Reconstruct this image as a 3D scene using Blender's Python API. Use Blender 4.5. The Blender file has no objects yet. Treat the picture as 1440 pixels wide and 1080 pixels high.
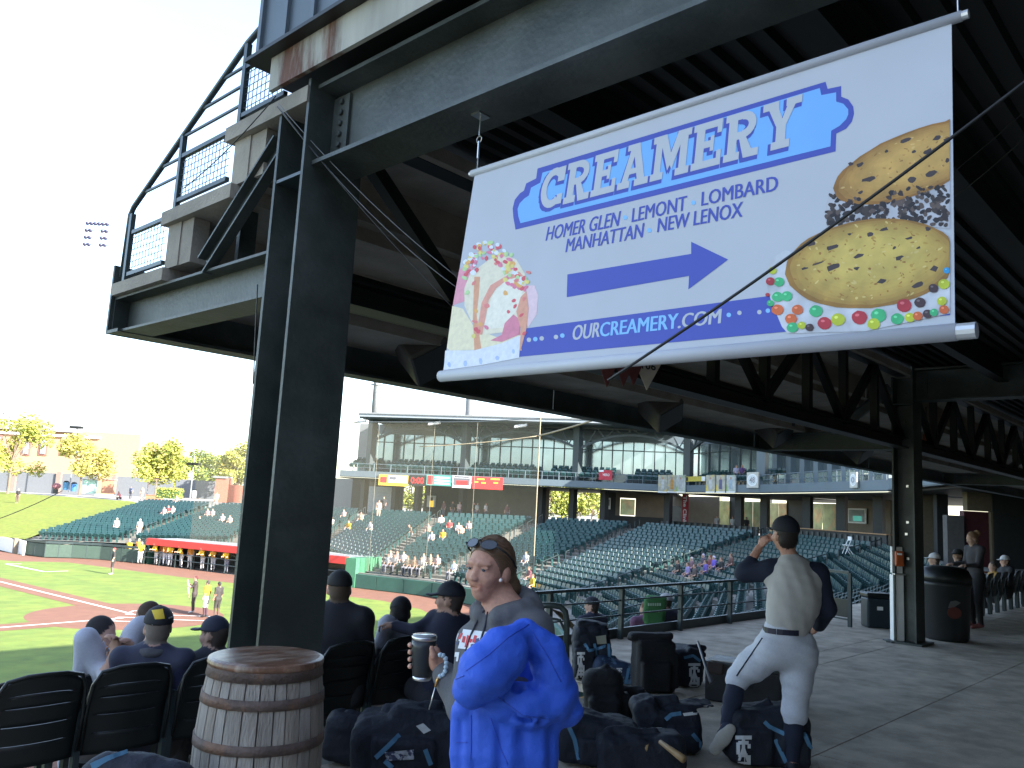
import bpy, bmesh, math, random
import numpy as np
from mathutils import Vector, Matrix
rnd = random.Random(7); nr = np.random.RandomState(5)
S = bpy.context.scene; C = S.collection
# ---------------------------------------------------------------- camera, sky, sun
# world axes: x runs along the concourse (away, to the right), y runs from the concourse to the field, z up; concourse floor is z = 0
FPX = 1165.; TH = math.atan(169/1165); RO = math.radians(3.07); EYE = 1.75
sa, ca = math.sin(math.radians(43)), math.cos(math.radians(43))
V3 = lambda *a: np.array(a, float)
FH = V3(ca, sa, 0)                       # horizontal viewing direction: x = b, y = a
RT = V3(sa, -ca, 0)
F_ = FH*math.cos(TH) + V3(0, 0, math.sin(TH)); U0 = -FH*math.sin(TH) + V3(0, 0, math.cos(TH))
U_ = math.cos(RO)*U0 - math.sin(RO)*RT; R_ = math.cos(RO)*RT + math.sin(RO)*U0
CAMP = V3(0, 0, EYE)
def ray(u, v): return F_*FPX + R_*(u-720) + U_*(540-v)
def pz(u, v, z): d = ray(u, v); return CAMP + d*((z-EYE)/d[2])
def P(u, v, Y): d = ray(u, v); return CAMP + d*(Y/(d@FH))
def pa(u, v, a): d = ray(u, v); return CAMP + d*(a/d[1])
def pb(u, v, b): d = ray(u, v); return CAMP + d*(b/d[0])
cam = bpy.data.cameras.new('camera'); camo = bpy.data.objects.new('camera', cam); C.objects.link(camo)
cam.sensor_width = 36; cam.lens = 36*FPX/1440; cam.clip_start = .05; cam.clip_end = 3000
M_ = Matrix.Identity(4)
for i in range(3):
    M_[i][0] = R_[i]; M_[i][1] = U_[i]; M_[i][2] = -F_[i]; M_[i][3] = CAMP[i]
camo.matrix_world = M_; S.camera = camo
SUN = V3(.145, -.99, math.tan(math.radians(27))); SUN /= np.linalg.norm(SUN)
w = bpy.data.worlds.new('World'); S.world = w; w.use_nodes = True
nt = w.node_tree; bg = nt.nodes['Background']
sky = nt.nodes.new('ShaderNodeTexSky'); sky.sky_type = 'NISHITA'; sky.sun_disc = False
sky.sun_elevation = math.radians(27); sky.sun_rotation = math.atan2(SUN[0], SUN[1])
sky.air_density = 1.0; sky.dust_density = 1.1; sky.ozone_density = 1.0; sky.altitude = 200
_tc = nt.nodes.new('ShaderNodeTexCoord'); _mp = nt.nodes.new('ShaderNodeMapping'); _mp.inputs['Scale'].default_value = (1.6, 1.6, 5)
_nz = nt.nodes.new('ShaderNodeTexNoise'); _nz.inputs['Scale'].default_value = 2.2; _nz.inputs['Detail'].default_value = 7; _nz.inputs['Roughness'].default_value = .6
nt.links.new(_tc.outputs['Generated'], _mp.inputs[0]); nt.links.new(_mp.outputs[0], _nz.inputs[0])
_mr = nt.nodes.new('ShaderNodeMapRange'); _mr.inputs[1].default_value = .45; _mr.inputs[2].default_value = .8; _mr.inputs[3].default_value = .12; _mr.inputs[4].default_value = .35; nt.links.new(_nz.outputs[0], _mr.inputs[0])
_mx = nt.nodes.new('ShaderNodeMix'); _mx.data_type = 'RGBA'; nt.links.new(_mr.outputs[0], _mx.inputs[0]); nt.links.new(sky.outputs[0], _mx.inputs[6]); _mx.inputs[7].default_value = (1.9, 1.75, 1.6, 1)   # thin high cloud
nt.links.new(_mx.outputs[2], bg.inputs[0]); bg.inputs[1].default_value = .15
sl = bpy.data.lights.new('sun', 'SUN'); sl.energy = 4.6; sl.angle = math.radians(.5); sl.color = (1, .95, .86)
so = bpy.data.objects.new('sun', sl); C.objects.link(so)
so.rotation_euler = Vector(SUN).to_track_quat('Z', 'Y').to_euler()
S.view_settings.view_transform = 'Standard'; S.view_settings.look = 'None'; S.view_settings.gamma = 1
S.view_settings.use_curve_mapping = False; S.view_settings.exposure = 2.3
S.render.engine = 'CYCLES'; S.cycles.max_bounces = 8; S.cycles.diffuse_bounces = 5; S.cycles.transparent_max_bounces = 12
S.cycles.use_denoising = True; S.cycles.sample_clamp_indirect = 6
# ---------------------------------------------------------------- materials
MATS = {}
def s2l(c): return tuple(((x/255)/12.92 if x/255 <= .04045 else ((x/255+.055)/1.055)**2.4) for x in c)
def mat(name, col, rough=.6, metal=0, var=.15, scale=6, bump=0, bscale=60, col2=None, c2lo=.5, c2hi=.62, stretch=None, attr=False, emit=0, spec=.5, sheen=0):
    """principled material: base colour broken up by two noises, optional second colour in patches, optional bump"""
    if name in MATS: return MATS[name]
    m = bpy.data.materials.new(name); m.use_nodes = True; n = m.node_tree.nodes; l = m.node_tree.links
    b = n['Principled BSDF']; b.inputs['Roughness'].default_value = rough; b.inputs['Metallic'].default_value = metal
    b.inputs['Specular IOR Level'].default_value = spec
    if sheen: b.inputs['Sheen Weight'].default_value = sheen
    tc = n.new('ShaderNodeTexCoord'); src = tc.outputs['Object']
    if stretch:
        mp = n.new('ShaderNodeMapping'); mp.inputs['Scale'].default_value = stretch; l.new(src, mp.inputs[0]); src = mp.outputs[0]
    no = n.new('ShaderNodeTexNoise'); no.inputs['Scale'].default_value = scale; no.inputs['Detail'].default_value = 6; l.new(src, no.inputs[0])
    if attr:
        at = n.new('ShaderNodeAttribute'); at.attribute_name = 'Col'; base = at.outputs[0]
    else:
        rg = n.new('ShaderNodeRGB'); rg.outputs[0].default_value = (*col, 1); base = rg.outputs[0]
    if col2:
        n2 = n.new('ShaderNodeTexNoise'); n2.inputs['Scale'].default_value = scale*.45; n2.inputs['Detail'].default_value = 8; n2.inputs['Roughness'].default_value = .65
        l.new(src, n2.inputs[0])
        r2 = n.new('ShaderNodeMapRange'); r2.inputs[1].default_value = c2lo; r2.inputs[2].default_value = c2hi; l.new(n2.outputs[0], r2.inputs[0])
        mx2 = n.new('ShaderNodeMix'); mx2.data_type = 'RGBA'; l.new(r2.outputs[0], mx2.inputs[0]); l.new(base, mx2.inputs[6]); mx2.inputs[7].default_value = (*col2, 1); base = mx2.outputs[2]
    mr = n.new('ShaderNodeMapRange'); mr.inputs[1].default_value = .25; mr.inputs[2].default_value = .75; mr.inputs[3].default_value = 1-var; mr.inputs[4].default_value = 1+var
    l.new(no.outputs[0], mr.inputs[0])
    mm = n.new('ShaderNodeMix'); mm.data_type = 'RGBA'; mm.blend_type = 'MULTIPLY'; mm.inputs[0].default_value = 1
    l.new(base, mm.inputs[6]); l.new(mr.outputs[0], mm.inputs[7]); l.new(mm.outputs[2], b.inputs['Base Color'])
    if bump:
        nb = n.new('ShaderNodeTexNoise'); nb.inputs['Scale'].default_value = bscale; nb.inputs['Detail'].default_value = 4; l.new(src, nb.inputs[0])
        bp = n.new('ShaderNodeBump'); bp.inputs['Strength'].default_value = bump; bp.inputs['Distance'].default_value = .02; l.new(nb.outputs[0], bp.inputs['Height']); l.new(bp.outputs[0], b.inputs['Normal'])
    if emit:
        l.new(mm.outputs[2], b.inputs['Emission Color']); b.inputs['Emission Strength'].default_value = emit
    MATS[name] = m; return m
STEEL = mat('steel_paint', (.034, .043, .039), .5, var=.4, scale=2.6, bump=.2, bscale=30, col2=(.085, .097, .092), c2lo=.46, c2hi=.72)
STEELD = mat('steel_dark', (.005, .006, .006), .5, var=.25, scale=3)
RAILM = mat('rail_paint', (.03, .045, .048), .4, var=.2, scale=8)
CONC = mat('concrete', (.50, .435, .35), .9, var=.28, scale=3.5, bump=.45, bscale=90, col2=(.37, .315, .25), c2lo=.45, c2hi=.62)
PRECAST = mat('precast', (.29, .26, .215), .9, var=.2, scale=3, bump=.3, bscale=50, col2=(.2, .18, .15), c2lo=.45, c2hi=.7)
SIDING = mat('siding_paint', (.075, .1, .12), .45, var=.12, scale=3)
RUST = mat('rusty_flashing', (.36, .35, .3), .75, var=.25, scale=2.2, stretch=(2.6, 2.6, .5), col2=(.11, .042, .022), c2lo=.5, c2hi=.62, bump=.2)
ROUGHRUST = mat('rust', (.14, .06, .03), .85, var=.4, scale=25, bump=.3)
BLACK = mat('black_plastic', (.010, .013, .013), .42, var=.2, scale=10)
SEATM = mat('seat_plastic', (.020, .060, .060), .33, var=.12, scale=1.5)
WHITE = mat('white_paint', (.75, .75, .74), .5, var=.06)
CHROME = mat('zinc', (.6, .6, .6), .3, 1, var=.1)
CABLE = mat('cable_rubber', (.008, .008, .008), .5)
GREYCABLE = mat('grey_cable', (.13, .135, .14), .5)
ATTR = mat('dyed', (1, 1, 1), .8, var=.1, scale=40, attr=True)
SKINCLOTH = mat('cloth', (1, 1, 1), .85, var=.07, scale=60, attr=True, bump=.12, bscale=500)
SKINM = mat('skin', (1, 1, 1), .55, var=.16, scale=70, attr=True, bump=.2, bscale=260, spec=.35)
# ---------------------------------------------------------------- mesh helpers
def tag(o, label=None, cat=None, group=None, kind=None):
    if label: o['label'] = label
    if cat: o['category'] = cat
    if group: o['group'] = group
    if kind: o['kind'] = kind
    return o
def wloc(o):
    v = V3(0, 0, 0)
    while o: v = v + V3(*o.location); o = o.parent
    return v
def empty(name, loc, label=None, cat=None, group=None):
    o = bpy.data.objects.new(name, None); o.empty_display_size = .1; C.objects.link(o); o.location = loc
    return tag(o, label, cat, group)
class MB:
    def __init__(s): s.v = []; s.f = []; s.m = []; s.c = []; s.mi = 0; s.col = None
    def add(s, vs, fs):
        k = len(s.v); s.v.extend([tuple(map(float, q)) for q in vs]); s.f.extend([[i+k for i in f] for f in fs]); s.m.extend([s.mi]*len(fs))
        if s.col is not None: s.c.extend([s.col]*len(vs))
        return s
    def box(s, x0, x1, y0, y1, z0, z1):
        return s.add([(x, y, z) for z in (z0, z1) for y in (y0, y1) for x in (x0, x1)], [(0, 2, 3, 1), (4, 5, 7, 6), (0, 1, 5, 4), (2, 6, 7, 3), (0, 4, 6, 2), (1, 3, 7, 5)])
    def obox(s, c, ax, ay, az):                 # centre and three half axes
        c, ax, ay, az = map(np.asarray, (c, ax, ay, az))
        return s.add([c+i*ax+j*ay+k*az for k in (-1, 1) for j in (-1, 1) for i in (-1, 1)], [(0, 2, 3, 1), (4, 5, 7, 6), (0, 1, 5, 4), (2, 6, 7, 3), (0, 4, 6, 2), (1, 3, 7, 5)])
    def bar(s, p, q, w, h=None, up=(0, 0, 1)):  # rectangular bar from p to q
        p, q = V3(*p), V3(*q); d = q-p; L = np.linalg.norm(d); d = d/L; up = V3(*up)
        x = np.cross(d, up)
        if np.linalg.norm(x) < 1e-4: x = np.cross(d, V3(1, 0, 0))
        x /= np.linalg.norm(x); z = np.cross(x, d)
        return s.obox((p+q)/2, x*w/2, d*L/2, z*(h or w)/2)
    def tube(s, pts, r, n=6, cap=True):
        pts = [V3(*p) for p in pts]; rs = r if hasattr(r, '__len__') else [r]*len(pts); k = len(s.v); vs = []; fs = []
        ref = None
        for i, p in enumerate(pts):
            d = pts[min(i+1, len(pts)-1)]-pts[max(i-1, 0)]; d = d/(np.linalg.norm(d)+1e-9)
            if ref is None: ref = np.cross(d, V3(0, 0, 1) if abs(d[2]) < .9 else V3(1, 0, 0))
            x = ref-d*(ref@d); x /= np.linalg.norm(x)+1e-9; ref = x; y = np.cross(d, x)
            for j in range(n): t = 2*math.pi*j/n; vs.append(p+rs[i]*(math.cos(t)*x+math.sin(t)*y))
        for i in range(len(pts)-1):
            for j in range(n): a = i*n+j; b = i*n+(j+1) % n; fs.append((a, b, b+n, a+n))
        if cap: fs.append(tuple(range(n-1, -1, -1))); fs.append(tuple(range(len(vs)-n, len(vs))))
        return s.add(vs, fs)
    def lathe(s, prof, c, n=16, ax=None):        # profile (r, z) about vertical axis through c
        vs = []; fs = []
        for r, z in prof:
            for j in range(n): t = 2*math.pi*j/n; vs.append((c[0]+r*math.cos(t), c[1]+r*math.sin(t), c[2]+z))
        for i in range(len(prof)-1):
            for j in range(n): a = i*n+j; b = i*n+(j+1) % n; fs.append((a, b, b+n, a+n))
        fs.append(tuple(range(n-1, -1, -1))); fs.append(tuple(range(len(vs)-n, len(vs))))
        return s.add(vs, fs)
    def prism(s, poly, o, u, v, w):              # polygon (x,y) in plane o+x*u+y*v extruded by vector w
        o, u, v, w = map(np.asarray, (o, u, v, w)); n = len(poly)
        a = [o+p[0]*u+p[1]*v for p in poly]; b = [p+w for p in a]
        return s.add(a+b, [tuple(range(n-1, -1, -1)), tuple(range(n, 2*n))]+[(i, (i+1) % n, n+(i+1) % n, n+i) for i in range(n)])
    def poly(s, pts): return s.add(pts, [tuple(range(len(pts)))])
    def ell(s, c, r, n=10, m=7, top=1.0, bot=-1.0):
        prof = [(math.sqrt(max(0, 1-t*t))*1+1e-4, t) for t in np.sin(np.linspace(math.asin(bot), math.asin(top), m))]
        vs = []; fs = []
        for q, z in prof:
            for j in range(n): t = 2*math.pi*j/n; vs.append((c[0]+r[0]*q*math.cos(t), c[1]+r[1]*q*math.sin(t), c[2]+r[2]*z))
        for i in range(m-1):
            for j in range(n): a = i*n+j; b = i*n+(j+1) % n; fs.append((a, b, b+n, a+n))
        fs.append(tuple(range(n-1, -1, -1))); fs.append(tuple(range(len(vs)-n, len(vs))))
        return s.add(vs, fs)
    def build(s, name, mats, parent=None, smooth=False, origin=None, fix=True):
        me = bpy.data.meshes.new(name); v = np.array(s.v, float)
        L = wloc(parent) if parent else V3(0, 0, 0)
        if parent is None:
            origin = V3(*origin) if origin is not None else V3(*((v.min(0)+v.max(0))/2)[:2], v[:, 2].min())
        else: origin = L if origin is None else V3(*origin)
        me.from_pydata((v-origin).tolist(), [], s.f)
        for m in (mats if isinstance(mats, (list, tuple)) else [mats]): me.materials.append(m)
        me.polygons.foreach_set('material_index', s.m)
        if s.c:
            ca_ = me.color_attributes.new('Col', 'FLOAT_COLOR', 'POINT'); ca_.data.foreach_set('color', np.c_[np.array(s.c, float), np.ones(len(s.c))].ravel())
        if fix:
            bm = bmesh.new(); bm.from_mesh(me); bmesh.ops.recalc_face_normals(bm, faces=bm.faces); bm.to_mesh(me); bm.free()
        if smooth: me.polygons.foreach_set('use_smooth', [True]*len(me.polygons))
        o = bpy.data.objects.new(name, me); C.objects.link(o)
        if parent: o.parent = parent; o.location = origin-L
        else: o.location = origin
        return o
def copy_tree(o, parent=None, mats=None):
    c = o.copy(); C.objects.link(c)
    if parent: c.parent = parent; c.matrix_parent_inverse = Matrix.Identity(4)
    for ch in o.children: copy_tree(ch, c)
    return c
def bevel(o, wd, seg=2):
    md = o.modifiers.new('bevel', 'BEVEL'); md.width = wd; md.segments = seg; md.limit_method = 'ANGLE'; return o
def ibeam(mb, p, q, depth, width, tf=.02, tw=.012, up=(0, 0, 1)):
    """rolled I section from p to q (centre line); depth is measured along up"""
    p, q = V3(*p), V3(*q); up = V3(*up); up /= np.linalg.norm(up)
    d = (q-p)/np.linalg.norm(q-p); up = up-d*(up@d); up /= np.linalg.norm(up)
    mb.bar(p+up*(depth/2-tf/2), q+up*(depth/2-tf/2), width, tf, up); mb.bar(p-up*(depth/2-tf/2), q-up*(depth/2-tf/2), width, tf, up)
    mb.bar(p, q, tw, depth-2*tf, up)
def lerp(a, b, t): return V3(*a)*(1-t)+V3(*b)*t
# ---------------------------------------------------------------- implicit figures: smooth unions of round cones and ellipsoids, meshed by surface nets
class Fig:
    """list of primitives; each carries a colour; the surface is one continuous mesh, vertex colour taken from the nearest primitive"""
    def __init__(s): s.p = []; s.k = .03; s.col = (.5, .5, .5); s.cut = []
    def cone(s, a, b, ra, rb, k=None, sq=None): s.p.append(('c', V3(*a), V3(*b), ra, rb, s.k if k is None else k, s.col, sq)); return s
    def ell(s, c, r, ax=None, k=None): s.p.append(('e', V3(*c), V3(*r), None if ax is None else np.array(ax, float), 0, s.k if k is None else k, s.col, None)); return s
    def box(s, c, h, ax, rd=.03, k=None): s.p.append(('b', V3(*c), V3(*h), np.array(ax, float), rd, s.k if k is None else k, s.col, None)); return s
    def paint(s, c, r): s.cut.append((V3(*c), r, s.col)); return s         # recolours the surface inside a ball
    def chain(s, pts, rs, k=None, sq=None):
        for i in range(len(pts)-1): s.cone(pts[i], pts[i+1], rs[i], rs[i+1], k, sq)
        return s
    def mesh(s, res, noise=None):
        lo = np.full(3, 1e9); hi = -lo
        for p in s.p:
            if p[0] == 'c': l = np.minimum(p[1], p[2])-max(p[3], p[4]); h = np.maximum(p[1], p[2])+max(p[3], p[4])
            else: m = p[2].max() if p[0] == 'e' else np.linalg.norm(p[2]); l = p[1]-m; h = p[1]+m
            lo = np.minimum(lo, l); hi = np.maximum(hi, h)
        lo = lo-3*res; n = np.ceil((hi+3*res-lo)/res).astype(int)+1
        D = np.full(n, 1.0, np.float32); best = np.full(n, 1.0, np.float32); lab = np.zeros(n, np.int16)
        for i, p in enumerate(s.p):
            k = p[5]; pad = k+3*res
            if p[0] == 'c': l = np.minimum(p[1], p[2])-max(p[3], p[4])-pad; h = np.maximum(p[1], p[2])+max(p[3], p[4])+pad
            else: m = p[2].max() if p[0] == 'e' else np.linalg.norm(p[2]); l = p[1]-m-pad; h = p[1]+m+pad
            i0 = np.maximum(np.floor((l-lo)/res).astype(int), 0); i1 = np.minimum(np.ceil((h-lo)/res).astype(int)+1, n)
            if (i1 <= i0).any(): continue
            sl_ = tuple(slice(a, b) for a, b in zip(i0, i1))
            g = [lo[j]+res*np.arange(i0[j], i1[j]) for j in range(3)]
            X, Y, Z = np.meshgrid(*g, indexing='ij'); X = X.astype(np.float32); Y = Y.astype(np.float32); Z = Z.astype(np.float32)
            if p[0] == 'c':
                a, b = p[1], p[2]; d = b-a; L2 = max(d@d, 1e-12)
                x, y, z = X-a[0], Y-a[1], Z-a[2]
                t = np.clip((x*d[0]+y*d[1]+z*d[2])/L2, 0, 1)
                x, y, z = x-t*d[0], y-t*d[1], z-t*d[2]; r = p[3]+(p[4]-p[3])*t
                if p[7] is not None:
                    ax, f = p[7]; q = x*ax[0]+y*ax[1]+z*ax[2]; e = (1/f-1)*q
                    x, y, z = x+e*ax[0], y+e*ax[1], z+e*ax[2]
                    d_ = np.sqrt(x*x+y*y+z*z)-r; d_ = np.where(d_ < 0, d_, d_*min(1, f))
                else: d_ = np.sqrt(x*x+y*y+z*z)-r
            else:
                x, y, z = X-p[1][0], Y-p[1][1], Z-p[1][2]
                if p[3] is not None: A = p[3]; x, y, z = (x*A[0][0]+y*A[0][1]+z*A[0][2], x*A[1][0]+y*A[1][1]+z*A[1][2], x*A[2][0]+y*A[2][1]+z*A[2][2])
                if p[0] == 'b': qx, qy, qz = np.abs(x)-p[2][0]+p[4], np.abs(y)-p[2][1]+p[4], np.abs(z)-p[2][2]+p[4]; d_ = np.sqrt(np.maximum(qx, 0)**2+np.maximum(qy, 0)**2+np.maximum(qz, 0)**2)+np.minimum(np.maximum(qx, np.maximum(qy, qz)), 0)-p[4]
                r = p[2]; k0 = np.sqrt((x/r[0])**2+(y/r[1])**2+(z/r[2])**2); k1 = np.sqrt((x/r[0]**2)**2+(y/r[1]**2)**2+(z/r[2]**2)**2)+1e-6
                if p[0] == 'e': d_ = k0*(k0-1)/k1
            o = D[sl_]
            if k < 0:                                    # carve
                kk = -k; hh = np.maximum(kk-np.abs(o+d_), 0)/kk; D[sl_] = np.maximum(o, -d_)+hh*hh*kk/4; continue
            hh = np.maximum(k-np.abs(o-d_), 0)/max(k, 1e-6); D[sl_] = np.minimum(o, d_)-hh*hh*k/4
            bb = best[sl_]; u = d_ < bb; bb[u] = d_[u]; lab[sl_][u] = i
        if noise is not None:
            X, Y, Z = np.meshgrid(*[lo[j]+res*np.arange(n[j]) for j in range(3)], indexing='ij'); D = D+noise(X, Y, Z).astype(np.float32)
        # surface nets
        sg = D < 0; N = np.array(n)-1
        cn = {(i, j, k): D[i:N[0]+i, j:N[1]+j, k:N[2]+k] for i in (0, 1) for j in (0, 1) for k in (0, 1)}
        cnt = sum((c < 0).astype(np.int8) for c in cn.values()); act = (cnt > 0) & (cnt < 8)
        idx = np.argwhere(act); m = len(idx); vid = np.full(N, -1, np.int64); vid[tuple(idx.T)] = np.arange(m)
        acc = np.zeros((m, 3)); w_ = np.zeros(m)
        cv = {q: c[tuple(idx.T)] for q, c in cn.items()}
        for ax in range(3):
            for o1 in (0, 1):
                for o2 in (0, 1):
                    q0 = [o1, o2]; q0.insert(ax, 0); q1 = [o1, o2]; q1.insert(ax, 1)
                    a, b = cv[tuple(q0)], cv[tuple(q1)]; cr = (a < 0) != (b < 0)
                    t = np.where(cr, a/np.where(cr, a-b, 1), 0)
                    pt = np.tile(np.array(q0, float), (m, 1)); pt[:, ax] = t
                    acc += pt*cr[:, None]; w_ += cr
        vs = lo+res*(idx+acc/w_[:, None])
        fs = []
        for ax in range(3):
            a1, a2 = [(1, 2), (2, 0), (0, 1)][ax]
            s0 = [slice(None)]*3; s1 = [slice(None)]*3; s0[ax] = slice(0, -1); s1[ax] = slice(1, None)
            cr = sg[tuple(s0)] != sg[tuple(s1)]; e = np.argwhere(cr)
            e = e[(e[:, a1] > 0) & (e[:, a2] > 0) & (e[:, a1] < N[a1]) & (e[:, a2] < N[a2])]
            fl = sg[tuple(e.T)]
            qs = []
            for d1, d2 in ((1, 1), (0, 1), (0, 0), (1, 0)):
                q = e.copy(); q[:, a1] -= d1; q[:, a2] -= d2; qs.append(vid[tuple(q.T)])
            q = np.stack(qs, 1); q[~fl] = q[~fl][:, ::-1]; fs.append(q)
        fs = np.concatenate(fs); fs = fs[(fs >= 0).all(1)]
        lb = lab[tuple(np.minimum(idx+np.round(acc/w_[:, None]).astype(int), np.array(n)-1).T)]
        cols = np.array([p[6] for p in s.p], float)[lb]
        for c, r, cc in s.cut: cols[((vs-c)**2).sum(1) < r*r] = cc
        return vs, fs, cols
def figobj(name, data, mat_, parent=None, origin=None, smooth=True):
    vs, fs, cols = data; me = bpy.data.meshes.new(name)
    L = wloc(parent) if parent else V3(0, 0, 0)
    if origin is None: origin = L if parent else V3(*((vs.min(0)+vs.max(0))/2)[:2], vs[:, 2].min())
    me.vertices.add(len(vs)); me.vertices.foreach_set('co', (vs-origin).astype(np.float32).ravel())
    me.loops.add(4*len(fs)); me.loops.foreach_set('vertex_index', fs.astype(np.int32).ravel())
    me.polygons.add(len(fs)); me.polygons.foreach_set('loop_start', np.arange(0, 4*len(fs), 4, dtype=np.int32))
    me.update(calc_edges=True); me.validate()
    me.materials.append(mat_)
    c = me.color_attributes.new('Col', 'FLOAT_COLOR', 'POINT'); c.data.foreach_set('color', np.c_[cols, np.ones(len(cols))].astype(np.float32).ravel())
    if smooth: me.polygons.foreach_set('use_smooth', [True]*len(me.polygons))
    o = bpy.data.objects.new(name, me); C.objects.link(o)
    if parent: o.parent = parent; o.location = origin-L
    else: o.location = origin
    return o
# ---------------------------------------------------------------- ground and field
FZ = -4.4
GRASS = mat('turf', (.11, .165, .022), .9, var=.22, scale=1.2, bump=.6, bscale=40, col2=(.145, .19, .025), c2lo=.42, c2hi=.6)
BERMG = mat('berm_grass', (.13, .165, .012), .9, var=.28, scale=2.5, bump=.6, bscale=30, col2=(.165, .175, .018), c2lo=.45, c2hi=.65)
DIRT = mat('infield_dirt', (.165, .072, .044), .95, var=.15, scale=1.5, bump=.4, bscale=50)
CHALK = mat('chalk', (.8, .79, .76), .9, var=.08, scale=5)
LOT = mat('town_ground', (.2, .2, .17), .95, var=.2, scale=.2)
def sheet(name, pts, z, m, kind='structure'):
    return tag(MB().poly([(p[0], p[1], z) for p in pts]).build(name, m), kind=kind)
def ring(c, r, n=48): return [(c[0]+r*math.cos(2*math.pi*i/n), c[1]+r*math.sin(2*math.pi*i/n)) for i in range(n)]
sheet('ground', [(-900, -900), (900, -900), (900, 900), (-900, 900)], FZ-.6, LOT)
WALL = [(-30, 16), (0, 16), (12, 16.8), (20, 18.3), (27.5, 22), (33, 28), (36.3, 35), (36.9, 40.5), (35.3, 46.8), (31.9, 56.7), (29.6, 66), (28, 70.8), (24.5, 72.6), (23.6, 75.5), (23.2, 79.3), (20, 96), (14, 120)]
def offs(path, d):
    o = []
    for i, p in enumerate(path):
        q = np.array(path[min(i+1, len(path)-1)])-np.array(path[max(i-1, 0)]); q = q/np.linalg.norm(q); o.append((p[0]-q[1]*d, p[1]+q[0]*d))
    return o
sheet('field_dirt', WALL+[(-60, 120), (-60, 16)], FZ-.008, DIRT)
sheet('field_grass', offs(WALL, 4.2)+[(-60, 120), (-60, 20)], FZ-.004, GRASS)
HOME = V3(18.04, 39.82, 0); E1 = V3(-.08, .997, 0); E3 = V3(-.993, -.10, 0); E1 /= np.linalg.norm(E1); E3 /= np.linalg.norm(E3)
sheet('home_circle', ring(HOME+V3(-.4, .6, 0), 4.3), FZ, DIRT)
def strip(name, p, q, wd, z, m):
    d = (q-p)/np.linalg.norm(q-p); n = V3(-d[1], d[0], 0)*wd/2; return sheet(name, [p-n, q-n, q+n, p+n], z, m)
for e, k in ((E1, 1), (E3, 2)):
    strip('base_path', HOME+e*3, HOME+e*26, 1.7, FZ+.004, DIRT)
    strip('foul_line', HOME+e*.9, HOME+e*60, .14, FZ+.010, CHALK)
nrm = V3(E1[1], -E1[0], 0)
def chalkbox(p, d1, l1, d2, l2, name):
    m = MB()
    def ln(a, b):
        d = (b-a)/np.linalg.norm(b-a); n = V3(-d[1], d[0], 0)*.05; m.poly([(*(a-n)[:2], FZ+.014), (*(b-n)[:2], FZ+.014), (*(b+n)[:2], FZ+.014), (*(a+n)[:2], FZ+.014)])
    q = [p, p+d1*l1, p+d1*l1+d2*l2, p+d2*l2]
    for i in range(4): ln(q[i], q[(i+1) % 4])
    tag(m.build(name, CHALK), kind='structure')
dg = (E1+E3)/np.linalg.norm(E1+E3); pd = V3(dg[1], -dg[0], 0)
chalkbox(HOME+pd*.5-dg*.9, pd, 1.2, dg, 1.8, 'batters_box'); chalkbox(HOME-pd*1.7-dg*.9, pd, 1.2, dg, 1.8, 'batters_box')
chalkbox(HOME+pd*.7-dg*3.2, pd*-1, 1.4, dg, 2, 'catchers_box')
strip('coach_box_line', pz(8, 793, FZ), pz(62, 804, FZ), .16, FZ+.006, CHALK); strip('coach_box_line', pz(62, 804, FZ), pz(96, 803, FZ), .14, FZ+.006, CHALK); strip('coach_box_line', pz(8, 793, FZ), pz(30, 793, FZ), .14, FZ+.006, CHALK)
m = MB(); hp = HOME+V3(0, 0, FZ+.012); m.poly([hp+dg*.22+pd*.22, hp+dg*.22-pd*.22, hp-pd*.22, hp-dg*.22, hp+pd*.22]); tag(m.build('home_plate', WHITE), 'white rubber home plate in the dirt circle', 'home plate')
# ---------------------------------------------------------------- seating bowl
BOT = [(24.5, 77.6, -3.3), (29.6, 70.4, -3.1), (35, 62, -2.6), (37.3, 54.5, -2.6), (36.4, 46.3, -3.4), (37.5, 40.5, -3.4), (36.8, 34, -3.4), (33, 26.6, -3.4), (27.4, 20.6, -3.4), (20, 17.2, -3.4), (12, 16, -3.4), (0, 15.4, -3.4), (-14, 15.4, -3.4)]
TOP = [(41.5, 95, -.5), (44.6, 84, -.4), (47.5, 75, -.3), (49.8, 64.8, -.1), (53, 57.7, 0), (59.6, 50.8, .1), (63, 42.3, .15), (61, 29.6, .1), (51.5, 17.6, 0), (36, 9.5, -.5), (22, 7.3, -.8), (9.2, 7.2, -.8), (-14, 7.2, -.9)]
NR = 20
STAND = mat('stand_concrete', (.2, .19, .165), .9, var=.2, scale=1, col2=(.15, .145, .13))
m = MB()
NS = len(BOT)
rowp = [[lerp(BOT[i], TOP[i], r/NR) for i in range(NS)] for r in range(NR+1)]
for r in range(NR):
    for i in range(NS-1):
        a, b, c, d = rowp[r][i], rowp[r][i+1], rowp[r+1][i+1], rowp[r+1][i]
        z1, z2 = a[2], b[2]; c2 = V3(c[0], c[1], z2); d2 = V3(d[0], d[1], z1)
        m.add([a, b, c2, d2, c, d], [(0, 1, 2, 3), (3, 2, 4, 5)])
tag(m.build('seating_terrace', STAND, fix=False), kind='structure')
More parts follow.
